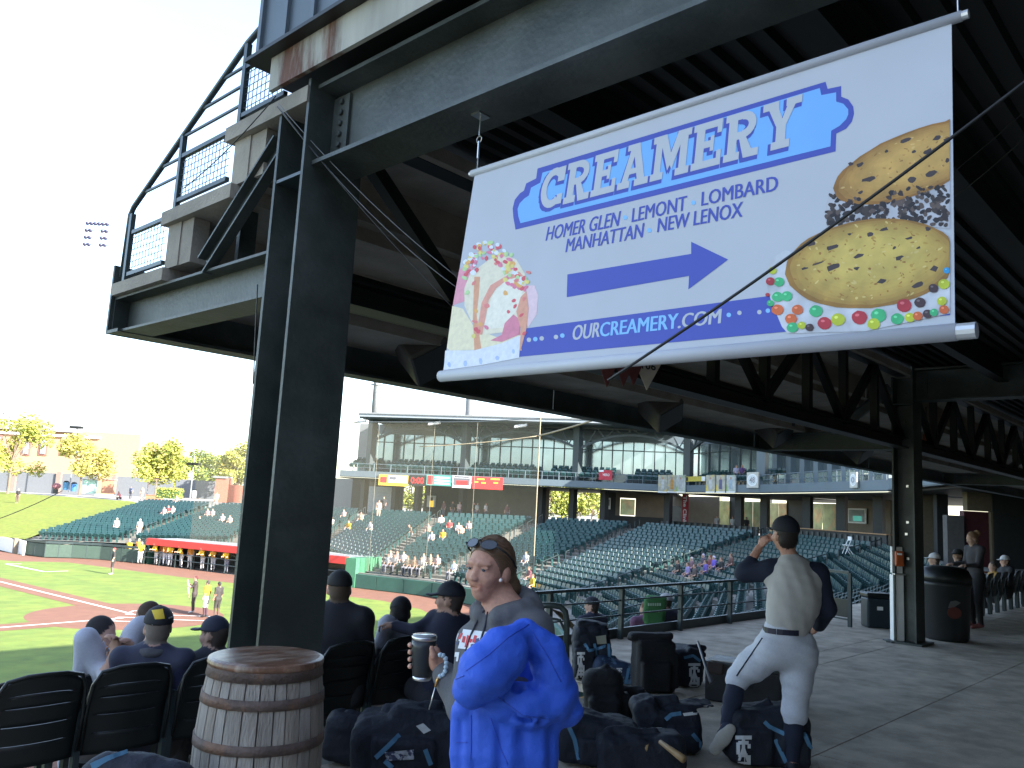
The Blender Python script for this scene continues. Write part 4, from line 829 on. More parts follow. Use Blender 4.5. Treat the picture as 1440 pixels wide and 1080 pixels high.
LED = lambda n_, c, e=.35: mat('led_'+n_, c, .5, var=.1, emit=e)
YEL_, RED_, TEAL_, WHT_, GRY_ = LED('yellow', (.65, .4, .04)), LED('red', (.6, .03, .03)), LED('teal', (.06, .26, .22), .2), LED('white', (.7, .7, .68), .3), LED('grey', (.14, .14, .16), .1)
g, l, n = sign('advert_board', 531, 572, 668, 683, -.12, YEL_, 'yellow and white lit advert board farthest left on the balcony front', 'advert board'); patch(g, l, .32, .98, .3, .95, WHT_); patch(g, l, .05, .28, .25, .8, RED_, off=.07); patch(g, l, .36, .6, .55, .85, GRY_, off=.07)
g, l, n = sign('scoreboard', 574, 597, 668, 683, -.12, DARKW, 'small dark scoreboard with red digits on the balcony front', 'scoreboard'); stxt(g, l, n, '0:00', .1, .9, .2, .8, RED_)
g, l, n = sign('advert_board', 598, 633, 668, 683, -.12, TEAL_, 'teal lit advert board with white lines of text on the balcony front', 'advert board'); patch(g, l, .04, .26, .1, .9, RED_); [patch(g, l, .34, .95, y, y+.14, WHT_) for y in (.15, .42, .7)]
g, l, n = sign('scoreboard', 635, 661, 669, 686, -.12, WHT_, 'white framed scoreboard with grey and red fields on the balcony front', 'scoreboard'); patch(g, l, .05, .95, .2, .8, GRY_); patch(g, l, .2, .85, .25, .6, RED_, off=.07); patch(g, l, .1, .9, .84, .97, GRY_, off=.07)
g, l, n = sign('advert_board', 663, 706, 671, 688, -.12, RED_, 'red lit advert board with small yellow text on the balcony front', 'advert board'); [patch(g, l, x, x+w_, y, y+.12, YEL_) for x, w_, y in ((.15, .25, .75), (.6, .3, .8), (.08, .12, .5), (.3, .15, .45), (.7, .15, .5))]
PB = mat('player_print', (.42, .40, .33), .7, var=.35, scale=3, col2=(.6, .45, .1), c2lo=.5, c2hi=.58); PB2 = mat('player_print_grey', (.45, .46, .44), .7, var=.35, scale=3, col2=(.25, .35, .12), c2lo=.5, c2hi=.6)
for k, (u, lab) in enumerate(((925, 'first from the left, greenish'), (938, 'second from the left, with an orange figure'), (951, 'third from the left, greyish'), (993, 'fourth, right of the yellow strip'), (1007.5, 'fifth, with a dark figure'), (1022, 'rightmost, with a blue-grey figure'))):
    g, l, n = sign('player_banner', u, u+12.5, 668, 693, -.12, PB if k % 3 != 2 else PB2, 'tall printed player banner on the balcony front, '+lab, 'banner', 'player banners on the balcony front')
    patch(g, l, .35, .68, .2, .75, mat('fig%d' % k, [(.5, .5, .48), (.5, .25, .06), (.4, .4, .42), (.5, .5, .5), (.12, .11, .2), (.3, .38, .45)][k], .7, var=.3, scale=4)); patch(g, l, .4, .6, .75, .88, mat('fig_skin', (.4, .25, .18), .7)); patch(g, l, 0, 1, 0, .08, WHITE, off=.065)
g, l, n = sign('advert_strip', 964, 992, 670, 677, -.12, mat('strip_yellow', (.5, .4, .06), .6), 'small yellow advert strip between the two sets of player banners', 'advert board'); patch(g, l, .02, .14, .1, .9, DARKW); patch(g, l, .82, .99, .05, .95, WHITE)
for u, t_, lab in ((1058.5, '48', 'pale panel with the number 48 in a ring on the balcony front'), (1201, '0', 'narrow pale panel with a ring at the right end of the balcony front')):
    g, l, n = sign('number_sign', u-(8 if t_ == '48' else 5), u+(8 if t_ == '48' else 5), 664, 686, -.12, mat('sign_cream', (.52, .5, .44), .7), lab, 'sign')
    MB().poly([l(.5+.46*math.cos(a), .5+.40*math.sin(a)) for a in np.linspace(0, 6.283, 25)[:-1]]).build('ring', mat('ring_white', (.75, .75, .75), .6), g); MB().poly([l(.5+.36*math.cos(a), .5+.31*math.sin(a), .066) for a in np.linspace(0, 6.283, 25)[:-1]]).build('disc', mat('ring_fill', (.6, .62, .62), .6), g)
    stxt(g, l, n, t_, .27, .73, .32, .68, GRY_, .072)
g, l, n = sign('column_wrap', 960, 968, 694, 742, 2.6, mat('clink_red', (.33, .02, .035), .6), 'red column wrap reading The Clink in white upright letters', 'sign')
text3('lettering', 'The Clink', l(.22, .93), l(.22, .10), l(.85, .93), WHITE, g, n, .03)
g, l, n = sign('wall_picture', 1193, 1218, 715, 736, 7.8, WHITE, 'framed grey picture on the tan wall left of the far column', 'picture'); patch(g, l, .06, .94, .1, .9, mat('pic_grey', (.25, .28, .28), .6, var=.3, scale=1.5)); patch(g, l, .3, .8, .15, .5, TEAL_, off=.065)
g, l, n = sign('wall_poster', 850, 859, 700, 716, 7.8, WHITE, 'white poster on the dark wall beside the green opening', 'poster'); patch(g, l, .15, .85, .3, .85, GREYP)
g, l, n = sign('wall_poster', 601, 613, 697, 713, 7.6, WHITE, 'white poster with a yellow figure on the concourse wall', 'poster'); patch(g, l, .3, .8, 0, .6, YEL_); patch(g, l, .42, .68, .55, .85, DARKW, off=.065)
g, l, n = sign('hanging_flag', 841, 860, 661, 675, -.1, mat('flag_red', (.45, .04, .06), .7), 'red flag with a white edge draped over the balcony rail', 'flag'); patch(g, l, 0, .35, .8, 1, WHITE); stxt(g, l, n, 'HERO', .3, .8, .4, .65, WHITE)
# light towers above the roof
for u, lab in ((518, 'steel light pole rising above the left end of the stadium roof'), (652, 'steel light pole rising above the middle of the stadium roof')):
    p = fp(u, 7); g = empty('light_pole', (p[0], p[1], 10), lab, 'pole', 'light poles above the roof')
    MB().tube([(p[0], p[1], 10.01), (p[0], p[1], 25)], [.42, .34], 12).build('shaft', GREYP, g, True); MB().tube([p+V3(.6, -.3, 10.01), p+V3(.6, -.3, 25)], .05, 6).build('cable_pipe', GREYP, g); MB().box(p[0]-.5, p[0]+.5, p[1]-.5, p[1]+.5, 14, 14.12).build('collar', GREYP, g)
for u, lab in ((498, 'white floodlight at the left end of the roof edge'), (604, 'white floodlight under the middle of the roof edge'), (727, 'white floodlight under the roof edge beside the net')):
    p = fp(u, -.8, 9.2, 0); g = empty('floodlight', p, lab, 'floodlight', 'floodlights under the roof edge'); bevel(MB().obox(p, (.35, -.5, .1), (.2, .15, 0), (0, -.03, .14)).build('housing', WHITE, g), .05, 1); MB().tube([p, p+V3(0, 0, .35)], .04, 6).build('bracket', TRUS, g)
# seats of the balcony (past the limit for single seats)
vs = []
for i, (ua, ub) in RNG.items():
    if i == 2 or i == 3: continue
    d, n = segn(i); a, b = fp(ua+4, 0, 0, i), fp(ub-3, 0, 0, i); L = np.linalg.norm(b-a); dd = (b-a)/L; ang = math.atan2(n[1], n[0])-math.pi/2; c_, s2 = math.cos(ang), math.sin(ang)
    for r in range(3):
        for k in range(int(L/.58)):
            if k % 14 in (5, 6, 7)[:3 if r > 0 else 2]: continue
            o = a+dd*(.3+.58*k)-n*(1.1+.9*r); v = SV; vs.append(np.c_[v[:, 0]*c_-v[:, 1]*s2+o[0], v[:, 0]*s2+v[:, 1]*c_+o[1], v[:, 2]+4.3+.32*r])
m = MB(); m.v = [tuple(q) for q in np.concatenate(vs)]; m.f = [[q+k*nf for q in f] for k in range(len(vs)) for f in sm.f]; m.m = [0]*len(m.f)
tag(m.build('balcony_seats', SEATM, fix=False), 'rows of dark green seats on the balcony of the grandstand building', 'stadium seats', kind='stuff')
# protective net behind home plate
def netmat():
    m = bpy.data.materials.new('net'); m.use_nodes = True; n = m.node_tree.nodes; l = m.node_tree.links; n.clear()
    o = n.new('ShaderNodeOutputMaterial'); mx = n.new('ShaderNodeMixShader'); t = n.new('ShaderNodeBsdfTransparent'); d = n.new('ShaderNodeBsdfDiffuse'); d.inputs[0].default_value = (.33, .29, .21, 1)
    no = n.new('ShaderNodeTexNoise'); no.inputs['Scale'].default_value = .35; tc = n.new('ShaderNodeTexCoord'); l.new(tc.outputs['Object'], no.inputs[0]); mr = n.new('ShaderNodeMapRange'); mr.inputs[3].default_value = .16; mr.inputs[4].default_value = .30; l.new(no.outputs[0], mr.inputs[0])
    l.new(mr.outputs[0], mx.inputs[0]); l.new(t.outputs[0], mx.inputs[1]); l.new(d.outputs[0], mx.inputs[2]); l.new(mx.outputs[0], o.inputs[0]); return m
NETM = netmat(); mat('net_tie', (.3, .27, .2), .8)
q0 = P(750, 800, 50); npth = [V3(q0[0], q0[1], 0), V3(38.2, 38.5, 0), V3(37.6, 42, 0), V3(36.4, 46.5, 0), V3(34.4, 53, 0), V3(32.9, 58, 0), V3(31.6, 63, 0)]
net = empty('backstop_net', npth[0], 'tall thin protective net behind home plate, its right edge beside the woman\'s head', 'net')
MB().add([p+V3(0, 0, z) for p in npth for z in (-3.3, 7.0)], [(2*i, 2*i+2, 2*i+3, 2*i+1) for i in range(len(npth)-1)]).build('mesh', NETM, net, fix=False)
for i, p in enumerate(npth[:-1:1]): MB().tube([p+V3(0, 0, -3.3), p+V3(0, 0, -1.2 if i == 0 else 7)], .06 if i == 0 else .011, 6).build('pole', STEELD if i == 0 else MATS['net_tie'], net)
MB().tube([npth[0]+V3(0, 0, z) for z in (-1.2, 7)], .035, 6).build('edge_rope', mat('rope_beige', (.3, .25, .17), .8), net); MB().tube([p+V3(0, 0, 7) for p in npth], .03, 5).build('top_cable', GREYCABLE, net)
ROPE = MATS['rope_beige']
cable('net_cable', P(757, 613, 50), P(905, 566, 40), .1, .05, ROPE, 'pale rope stretching right from the top of the net under the deck'); cable('net_cable', P(757, 613, 50), P(590, 628, 52), .1, .03, ROPE, 'pale rope running left across the net in front of the suites')
# wall and bay at the far right end of our own concourse
FW = empty('concourse_wall', P(1370, 760, 40), 'dim concourse wall with a grey pier and a maroon bay at the right edge', 'wall')
def rwall(name, u0, u1, z0, z1, Y, m_, th=.4): 
    a, b = P(u0, 740, Y), P(u1, 740, Y); a[2] = b[2] = 0; return MB().obox((a+b)/2+FH*th/2+V3(0, 0, (z0+z1)/2), (b-a)/2, FH*th/2, V3(0, 0, (z1-z0)/2)).build(name, m_, FW)
TAND = mat('tan_dim', (.13, .105, .07), .9, var=.15); MB().box(77, 78, -7, 12, 0, 4.19).build('end_wall', DARKW, FW); rwall('tan_wall', 1284, 1318, -1, 4.19, 46, TAND); rwall('dark_wall', 1318, 1334, -1, 4.19, 45, DARKW); rwall('pier', 1332, 1356, -1, 2.35, 40, mat('grey_pier', (.09, .085, .08), .9)); rwall('maroon_bay', 1356, 1394, -1, 2.6, 40.2, mat('maroon_panel', (.06, .012, .016), .6)); rwall('bay_frame', 1394, 1397, -1, 2.6, 40, TAND); rwall('dark_wall', 1397, 1600, -1, 4.19, 40, DARKW); rwall('tan_header', 1361, 1420, 2.62, 4.19, 40.1, TAND)  # unseen end wall and off-frame dark wall stretch added to stop light leaking in
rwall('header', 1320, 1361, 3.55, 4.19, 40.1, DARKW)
# ---------------------------------------------------------------- dugout, fence, lawn
DR = mat('dugout_red', (.50, .035, .03), .5, var=.06, scale=1); DG = empty('dugout', (31, 58, FZ), 'long dugout with a bright red roof edge and players at its rail', 'dugout')
da, dbb = pz(203, 793, FZ), pz(493, 826, FZ); da[2] = dbb[2] = 0; dd = (dbb-da)/np.linalg.norm(dbb-da); dn = V3(dd[1], -dd[0], 0); dn = dn if dn@(HOME-da) > 0 else -dn; DL = np.linalg.norm(dbb-da)
def dbox(name, s0, s1, o0, o1, z0, z1, m_): 
    c = da+dd*(s0+s1)/2-dn*(o0+o1)/2; return MB().obox(c+V3(0, 0, FZ+(z0+z1)/2), dd*(s1-s0)/2, dn*(o1-o0)/2, V3(0, 0, (z1-z0)/2)).build(name, m_, DG)
dbox('roof_edge', 0, DL-.6, -.05, .35, 1.5, 2.0, DR); dbox('roof', 0, DL-.6, .36, 3.4, 1.55, 1.95, mat('dugout_roof', (.28, .29, .29), .7)); dbox('back_wall', 0, DL, 3.2, 3.4, -1, 1.54, DARKW); dbox('end_wall', -.2, 0, .3, 3.4, 0, 1.9, PAD); dbox('end_wall', DL-.55, DL+.3, 0, 3, 0, 1.95, mat('green_box', (.06, .2, .11), .5))
for k in range(9): s = DL*(k+.3)/9.5; dbox('roof_post', s-.05, s+.05, .4, .5, 0, 1.5, STEELD)
dbox('floor', 0, DL, .2, 3.2, -.3, -.1, STAND)
fr = empty('dugout_rail', da+V3(0, 0, FZ), 'dark guard rail along the front of the red dugout', 'railing')
for z in (.55, 1.0): MB().tube([da+V3(0, 0, FZ+z)+dn*.1, dbb-dd*1.2+V3(0, 0, FZ+z)+dn*.1], .035, 6).build('rail', RAILM, fr)
for k in range(12): p = lerp(da, dbb-dd*1.2, k/11)+dn*.1; MB().tube([p+V3(0, 0, FZ), p+V3(0, 0, FZ+1)], .035, 6).build('post', RAILM, fr)
ff = empty('field_fence', pz(62, 784, FZ), 'low dark green mesh fence from the lawn to the dugout', 'fence')
fpts = [pz(34, 780, FZ), pz(62, 784, FZ), pz(100, 785, FZ), pz(140, 787, FZ), pz(170, 790, FZ), pz(203, 793, FZ)]
FM = mat('fence_mesh', (.04, .07, .055), .7, var=.15)
for a, b in zip(fpts[:-1], fpts[1:]):
    for k in range(2):
        p, q = lerp(a, b, k/2), lerp(a, b, (k+1)/2); MB().bar(p+V3(0, 0, .55), q+V3(0, 0, .55), .03, 1.0).build('mesh_panel', FM, ff); MB().bar(p+V3(0, 0, 1.2), q+V3(0, 0, 1.2), .09, .18).build('top_pad', RAILM, ff); MB().tube([p, p+V3(0, 0, 1.3)], .03, 6).build('post', RAILM, ff)
lw = empty('lawn_wall', pz(10, 778, FZ), 'low white advert wall at the foot of the lawn', 'wall')
for u0, u1 in ((-60, -22), (-21, 18), (21, 33)): MB().bar(pz(u0, 772+u0*.2, FZ)+V3(0, 0, .55), pz(u1, 774+u1*.2, FZ)+V3(0, 0, .55), .15, 1.1).build('wall_panel', WHITE, lw)
MB().bar(pz(18, 777, FZ), pz(21, 778, FZ), .3, 2.4).build('pier', TAN, lw)
# grass bank
bot = [(24.5, 77.6, -3.3), (24.1, 79, -3.3), (23.7, 80, -3.3), (20.5, 97, -3.3), (14.5, 121, -3.3)]; top = [(41.5, 95, -.45), (43, 101, -.3), (42, 106, -.3), (38, 125, -.3), (30, 160, -.3)]
m = MB(); N1, N2 = 40, 24; g_ = []
def pl(path, t):
    x = t*(len(path)-1); i = min(int(x), len(path)-2); return lerp(path[i], path[i+1], x-i)
for j in range(N2+1):
    for i in range(N1+1): p = lerp(pl(bot, i/N1), pl(top, i/N1), j/N2); p[2] += .25*math.sin(math.pi*j/N2)+rnd.uniform(-.03, .03); g_.append(p)
m.add(g_, [(j*(N1+1)+i, j*(N1+1)+i+1, (j+1)*(N1+1)+i+1, (j+1)*(N1+1)+i) for j in range(N2) for i in range(N1)])
tag(m.build('grass_bank', BERMG, smooth=True, fix=False), kind='structure')
tag(MB().poly([(41.5, 94.5, -.46), (43, 101, -.32), (42, 106, -.32), (38, 125, -.32), (30, 160, -.32), (130, 200, -.32), (130, 60, -.4), (90, 60, -.4), (49, 110, -.4)]).build('upper_walk', mat('walk', (.36, .33, .30), .9, var=.1), fix=False), kind='structure')
# ---------------------------------------------------------------- town beyond the lawn
BR_ = mat('pale_brick', (.34, .215, .13), .9, var=.12, scale=3, stretch=(1, 1, 4)); bd = empty('brick_building', P(90, 690, 150), 'pale brick building with tall windows and a grey roof behind the trees', 'building')
def wbox(name, u0, u1, v0, v1, Y, th, m_, par, slope=0):
    a, b = P(u0, v1, Y), P(u1, v1+(u1-u0)*.0537, Y); h = (v1-v0)*Y/FPX; b[2] = a[2]; return MB().obox((a+b)/2+FH*th/2+V3(0, 0, h/2), (b-a)/2, FH*th/2, V3(0, 0, h/2)).build(name, m_, par)
wbox('wall', -120, 185, 596, 700, 150, 25, BR_, bd); wbox('roof', -130, 112, 582, 595.5, 149, 28, mat('slate', (.26, .27, .3), .7), bd); wbox('cornice', -121, 140, 600, 603, 149.5, .6, WHITE, bd)
for u in (-40, -12, 29, 53, 83, 102): 
    f = wbox('window', u, u+12, 611+u*.0, 640, 149.8, .3, mat('win_frame', (.22, .1, .08), .7), bd); wbox('pane', u+2.5, u+9.5, 614, 638, 149.6, .2, mat('pane_white', (.22, .24, .27), .2, .3), f)
wbox('wing', 150, 200, 620, 700, 155, 20, mat('white_render', (.42, .35, .28), .8), bd)
wl = empty('grey_fence', P(160, 690, 125), 'long grey panelled wall behind the trees at the top of the lawn', 'fence')
GW = mat('grey_slats', (.12, .13, .145), .7, var=.1)
for k, (u0, u1) in enumerate(((-60, -20), (-18, 12), (20, 74), (84, 132), (160, 205), (207, 240), (245, 300))): wbox('wall_panel', u0, u1, 662+u0*.05, 692+u0*.03, 125, .3, GW, wl)
for u in (15, 79, 157): wbox('pillar', u-3, u+3, 660+u*.05, 694, 124.5, .6, mat('pillar_brown', (.2, .14, .12), .8), wl)
br = empty('brick_pillar', P(308, 700, 110), 'red brick gate pillar beside the grey fence near the column', 'pillar'); wbox('shaft', 300, 318, 672, 706, 110, 2, mat('red_brick', (.36, .13, .09), .9, var=.15), br); wbox('cap', 299, 319, 669, 671.8, 109.8, 2.3, GREYP, br)
wbox('wall', 318.2, 345, 682, 706, 110.4, 1, MATS['red_brick'], br)
LEAF = {n: mat('leaf_'+n, c, .7, var=.35, scale=.8) for n, c in (('yellow', (.34, .335, .065)), ('orange', (.37, .325, .09)), ('green', (.19, .235, .04)), ('dark', (.05, .09, .025)))}
BARK = mat('bark', (.16, .12, .09), .9, var=.3, scale=10)
def tree(name, base, h, rad, kinds, label, n=1500, ls=.36, trunk=.3, seed=1, group='trees beyond the lawn', squash=1.0):
    r = random.Random(seed); g = empty(name, base, label, 'tree', group); base = V3(*base); ht = h*trunk
    t = MB(); t.tube([base, base+V3(.05, 0, ht*.5), base+V3(0, .05, ht), base+V3(.1, 0, h*.62), base+V3(0, 0, h*.85)], [.034*h*.6, .026*h*.6, .022*h*.6, .012*h*.6, .004*h], 7)
    cl = []
    for k in range(16):
        a = r.uniform(0, 6.28); q = r.uniform(.2, .85); z = ht+(h-ht)*r.uniform(.12, .9); rr = rad*q*(1-.55*abs((z-ht)/(h-ht)-.4)); c = base+V3(rr*math.cos(a), rr*math.sin(a), z); cl.append((c, rad*r.uniform(.26, .48)))
        st = base+V3(0, 0, ht+(z-ht)*.3); t.tube([st, lerp(st, c, .6)+V3(0, 0, .1), c], [.008*h, .005*h, .002*h], 5)
    t.build('trunk', BARK, g)
    m = MB()
    for k in range(n):
        c, q = r.choice(cl); v = V3(r.gauss(0, 1), r.gauss(0, 1), r.gauss(0, 1)); v = v/np.linalg.norm(v)*q*r.random()**.33; v[2] *= .85*squash; p = c+v; s_ = ls*r.uniform(.5, 1.2)
        e1 = V3(r.gauss(0, 1), r.gauss(0, 1), r.gauss(0, .7)); e1 /= np.linalg.norm(e1); e2 = np.cross(e1, V3(r.gauss(0, 1), r.gauss(0, 1), r.gauss(0, 1))); e2 /= np.linalg.norm(e2)+1e-6
        m.mi = r.randrange(len(kinds)); m.add([p-e1*s_, p-e2*s_*.55, p+e1*s_, p+e2*s_*.55], [(0, 1, 2, 3)])
    m.build('crown', [LEAF[q] for q in kinds], g, fix=False); return g
for k, (u, vb, vt, w_, Y, kinds, lab) in enumerate(((10, 698, 584, 46, 112, ('yellow', 'green', 'yellow'), 'yellow-green tree cut by the left edge in front of the brick building'), (111, 697, 606, 43, 110, ('orange', 'yellow', 'orange'), 'orange-tinged spring tree in front of the brick windows'), (217, 702, 622, 38, 105, ('yellow', 'yellow', 'green'), 'yellow-green tree standing above the hedge'), (330, 712, 622, 38, 118, ('orange', 'yellow', 'green'), 'orange-green tree beside the big column'), (278, 706, 634, 34, 150, ('green', 'green', 'dark'), 'dense green tree behind the small light pole'), (245, 700, 640, 26, 160, ('green', 'yellow'), 'small green tree between two yellowish ones'), (300, 700, 640, 26, 165, ('green', 'dark'), 'far green tree behind the orange-green one'))):
    b = P(u, vb, Y); tree('tree', b, (vb-vt)*Y/FPX, w_*Y/FPX, kinds, lab, 4200, .235, .26, 11+k)
# trees seen through the concourse openings behind home plate
for k, (u, Y) in enumerate(((768, 108), (790, 112), (812, 110), (832, 114), (575, 112), (594, 110))):
    b = P(u, 738, Y); b[2] = -.3; tree('tree', b, 6.5, 3.2, ('green', 'yellow', 'green'), 'sunny green tree seen through the concourse opening, '+['left edge of the wide gap', 'left half of the wide gap', 'right half of the wide gap', 'right edge of the wide gap', 'left side of the narrow gap', 'right side of the narrow gap'][k], 2200, .22, .1, 40+k, 'trees behind the concourse')
hb = P(238, 701, 100); hg = empty('hedge', hb, 'clipped green hedge at the top corner of the stand', 'hedge'); m = MB()
for k in range(1200):
    p = hb+RT*rnd.uniform(-1.4, 1.4)+FH*rnd.uniform(-.8, .8)+V3(0, 0, rnd.uniform(.05, 1.25)); e1 = V3(rnd.gauss(0, 1), rnd.gauss(0, 1), rnd.gauss(0, 1)); e1 /= np.linalg.norm(e1); e2 = np.cross(e1, V3(rnd.gauss(0, 1), rnd.gauss(0, 1), 1)); e2 /= np.linalg.norm(e2); m.mi = rnd.randrange(2); m.add([p-e1*.13, p-e2*.09, p+e1*.13, p+e2*.09], [(0, 1, 2, 3)])
m.build('foliage', [LEAF['green'], LEAF['yellow']], hg, fix=False); MB().obox(hb+V3(0, 0, .5), RT*1.3, FH*.7, V3(0, 0, .5)).build('inner_growth', LEAF['dark'], hg)
pb_ = P(217, 705, 103); pt = empty('planter', pb_, 'terracotta planter box at the foot of the yellow-green tree', 'planter'); MB().obox(pb_+V3(0, 0, .35), RT*.9, FH*.5, V3(0, 0, .35)).build('box', mat('terracotta', (.42, .17, .09), .8), pt); MB().obox(pb_+V3(0, 0, .73), RT*.95, FH*.55, V3(0, 0, .03)).build('rim', MATS['terracotta'], pt)
def pole(u, vb, vt, Y, lab, lamps):
    b = P(u, vb, Y); t = P(u, vt, Y); g = empty('light_pole', b, lab, 'pole'); t[:2] = b[:2]; MB().tube([b, t], [.09, .06], 8).build('shaft', GREYP, g)
    for k in lamps: q = lerp(b, t, k[1])+RT*k[0]; MB().obox(q, RT*.45, FH*.3, V3(0, 0, .16)).build('lamp', STEELD if k[2] else WHITE, g)
pole(97, 692, 575, 118, 'tall pale light pole with a dark lamp head in front of the brick building', [(-.5, .78, 1), (.3, .78, 1)]); pole(267, 702, 640, 108, 'thin light pole with two lamp heads above the stand', [(-.4, .8, 1), (.4, .8, 1)])
# far bank of floodlights
b = P(108, 640, 210); g = empty('floodlight_tower', b, 'distant floodlight tower with four rows of lamps high in the white sky', 'light tower'); PALE = mat('pale_pole', (.8, .8, .8), .7)
hz = P(135, 330, 210); MB().tube([V3(hz[0], hz[1], b[2]), V3(hz[0], hz[1], hz[2]-2)], [.5, .3], 10).build('shaft', PALE, g)
for r in range(4):
    z = hz[2]+2.9-1.9*r; MB().tube([hz*V3(1, 1, 0)+V3(0, 0, z-.5)-RT*2.8, hz*V3(1, 1, 0)+V3(0, 0, z-.5)+RT*2.8], .06, 5).build('crossarm', PALE, g)
    for k in range(6):
        if r and k in (2, 3): continue
        q = hz*V3(1, 1, 0)+V3(0, 0, z)+RT*(-2.6+1.04*k); MB().lathe([(.22, -.45), (.55, 0), (.52, .3), (.25, .5)], q, 10).build('lamp', mat('lamp_grey', (.03, .03, .07), .5), g)
for k, (u, v, c, lab) in enumerate(((92, 682, (.05, .18, .35), 'small blue bin on the walk at the top of the lawn'), (103, 684, (.03, .12, .32), 'darker blue bin on the walk right of the small blue one'), (272, 693, (.25, .26, .27), 'grey litter bin near the hedge'))):
    p = P(u, v+7, 112); g = empty('bin', p, lab, 'bin'); MB().lathe([(.35, 0), (.4, 1.0)], p, 10).build('body', mat('bin%d' % k, c, .5), g); MB().lathe([(.42, 1.0), (.25, 1.2), (.02, 1.25)], p, 10).build('lid', BLACK, g)
for u, c, lab in ((78, (.28, .12, .14), 'maroon covered kettle grill on the walk left of the pole'), (125, (.35, .55, .5), 'pale green kiosk with posters on the walk'), (152, (.42, .2, .13), 'orange-brown stack of boards on the walk')):
    p = P(u, 694, 113); g = empty('kiosk' if u == 125 else 'grill' if u == 78 else 'board_stack', p, lab, 'kiosk' if u == 125 else 'grill' if u == 78 else 'boards')
    if u == 78: MB().ell(p+V3(0, 0, 1.0), (.6, .45, .4), 12, 7).build('cover', mat('maroon_cloth', c, .8), g, True); MB().tube([p, p+V3(0, 0, .6)], .3, 8).build('leg', BLACK, g)
    else: MB().obox(p+V3(0, 0, .9), RT*.8, FH*.4, V3(0, 0, .9)).build('body', mat('kiosk%d' % u, c, .6), g); MB().obox(p+V3(0, 0, 1.85), RT*.9, FH*.5, V3(0, 0, .04)).build('top', GREYP, g)
# ---------------------------------------------------------------- people
UP = V3(0, 0, 1)
def frame(yaw_cam, pitch=0.0, roll=0.0):
    """axes of something that faces the camera at 0 degrees, image left at 90, away at 180"""
    a = math.radians(yaw_cam); f = -FH*math.cos(a)-RT*math.sin(a); u = UP.copy(); r = np.cross(f, u); p = math.radians(pitch)
    f2 = f*math.cos(p)+u*math.sin(p); u2 = u*math.cos(p)-f*math.sin(p); q = math.radians(roll)
    return f2, r*math.cos(q)+u2*math.sin(q), u2*math.cos(q)-r*math.sin(q)
def head(F, c, f, r, u, s, skin, hair=None, detail=0, fem=0):
    ax = [r, f, u]; F.col = skin
    F.ell(c+u*.018*s-f*.008*s, V3(.074, .094, .098)*s, ax, .02); F.ell(c+f*.030*s-u*.052*s, V3(.054-.008*fem, .058, .062)*s, ax, .04*s)
    F.ell(c+f*.056*s-u*.088*s, V3(.026, .022, .022)*s, ax, .025*s)
    F.cone(c+f*.084*s+u*.008*s, c+f*(.107-.004*fem)*s-u*(.030-.004*fem)*s, (.009-.001*fem)*s, (.0145-.0035*fem)*s, .014*s)
    for k in (-1, 1):
        F.ell(c+r*k*.076*s-f*.006*s-u*.016*s, V3(.012, .022, .032)*s, ax, .008)
        if detail:
            F.ell(c+r*k*.040*s+f*.060*s-u*.028*s, V3(.026-.006*fem, .024-.004*fem, .022-.004*fem)*s, ax, .03*s)
            F.cone(c+r*k*.014*s+f*.088*s+u*.028*s, c+r*k*.050*s+f*.072*s+u*.026*s, .009*s, .007*s, .014*s)
            F.ell(c+r*k*.0105*s+f*.096*s-u*.030*s, V3(.009, .011, .008)*s, ax, .008*s)
            F.ell(c+r*k*.033*s+f*.095*s+u*.006*s, V3(.019, .014, .011)*s, ax, -.010*s)
            F.ell(c+r*k*.033*s+f*.070*s+u*.005*s, V3(.016, .013, .013)*s, ax, .004)
    if detail:
        F.col = tuple(np.array(skin)*V3(.93, .78, .76)); F.cone(c+r*-.021*s+f*.082*s-u*.0585*s, c+r*.021*s+f*.082*s-u*.0585*s, .0065*s, .0065*s, .006*s); F.cone(c+r*-.019*s+f*.080*s-u*.067*s, c+r*.019*s+f*.080*s-u*.067*s, .007*s, .007*s, .006*s)
        F.ell(c+f*.086*s-u*.0625*s, V3(.026, .012, .0016)*s, ax, -.003)
    if hair is not None:
        F.col = hair; F.ell(c+u*.030*s-f*.018*s, V3(.081, .094, .098)*s, ax, .006); F.ell(c-f*.045*s-u*.03*s, V3(.072, .052, .07)*s, ax, .01)
CAPD = []
def cap(name, par, c, f, r, u, s, col, brim=None, res=.007, back=False):
    F = Fig(); F.col = col; ax = [r, f, u]
    F.ell(c+u*.040*s-f*.006*s, V3(.088, .106, .094)*s, ax, .01)
    F.ell(c-u*1.0+u*.030*s, V3(1, 1, 1), None, -.004)
    F.col = brim or col; g = -f if back else f; F.cone(c+g*.085*s+u*.036*s, c+g*.135*s+u*.024*s, .070*s, .055*s, .006, (u, .13))
    F.ell(c+u*.134*s, V3(.009, .009, .006)*s, ax, .003)
    CAPD.append(F.mesh(res)); return figobj(name, CAPD[-1], CAPM, par)
CAPM = mat('cap_twill', (1, 1, 1), .8, var=.06, scale=60, attr=True)
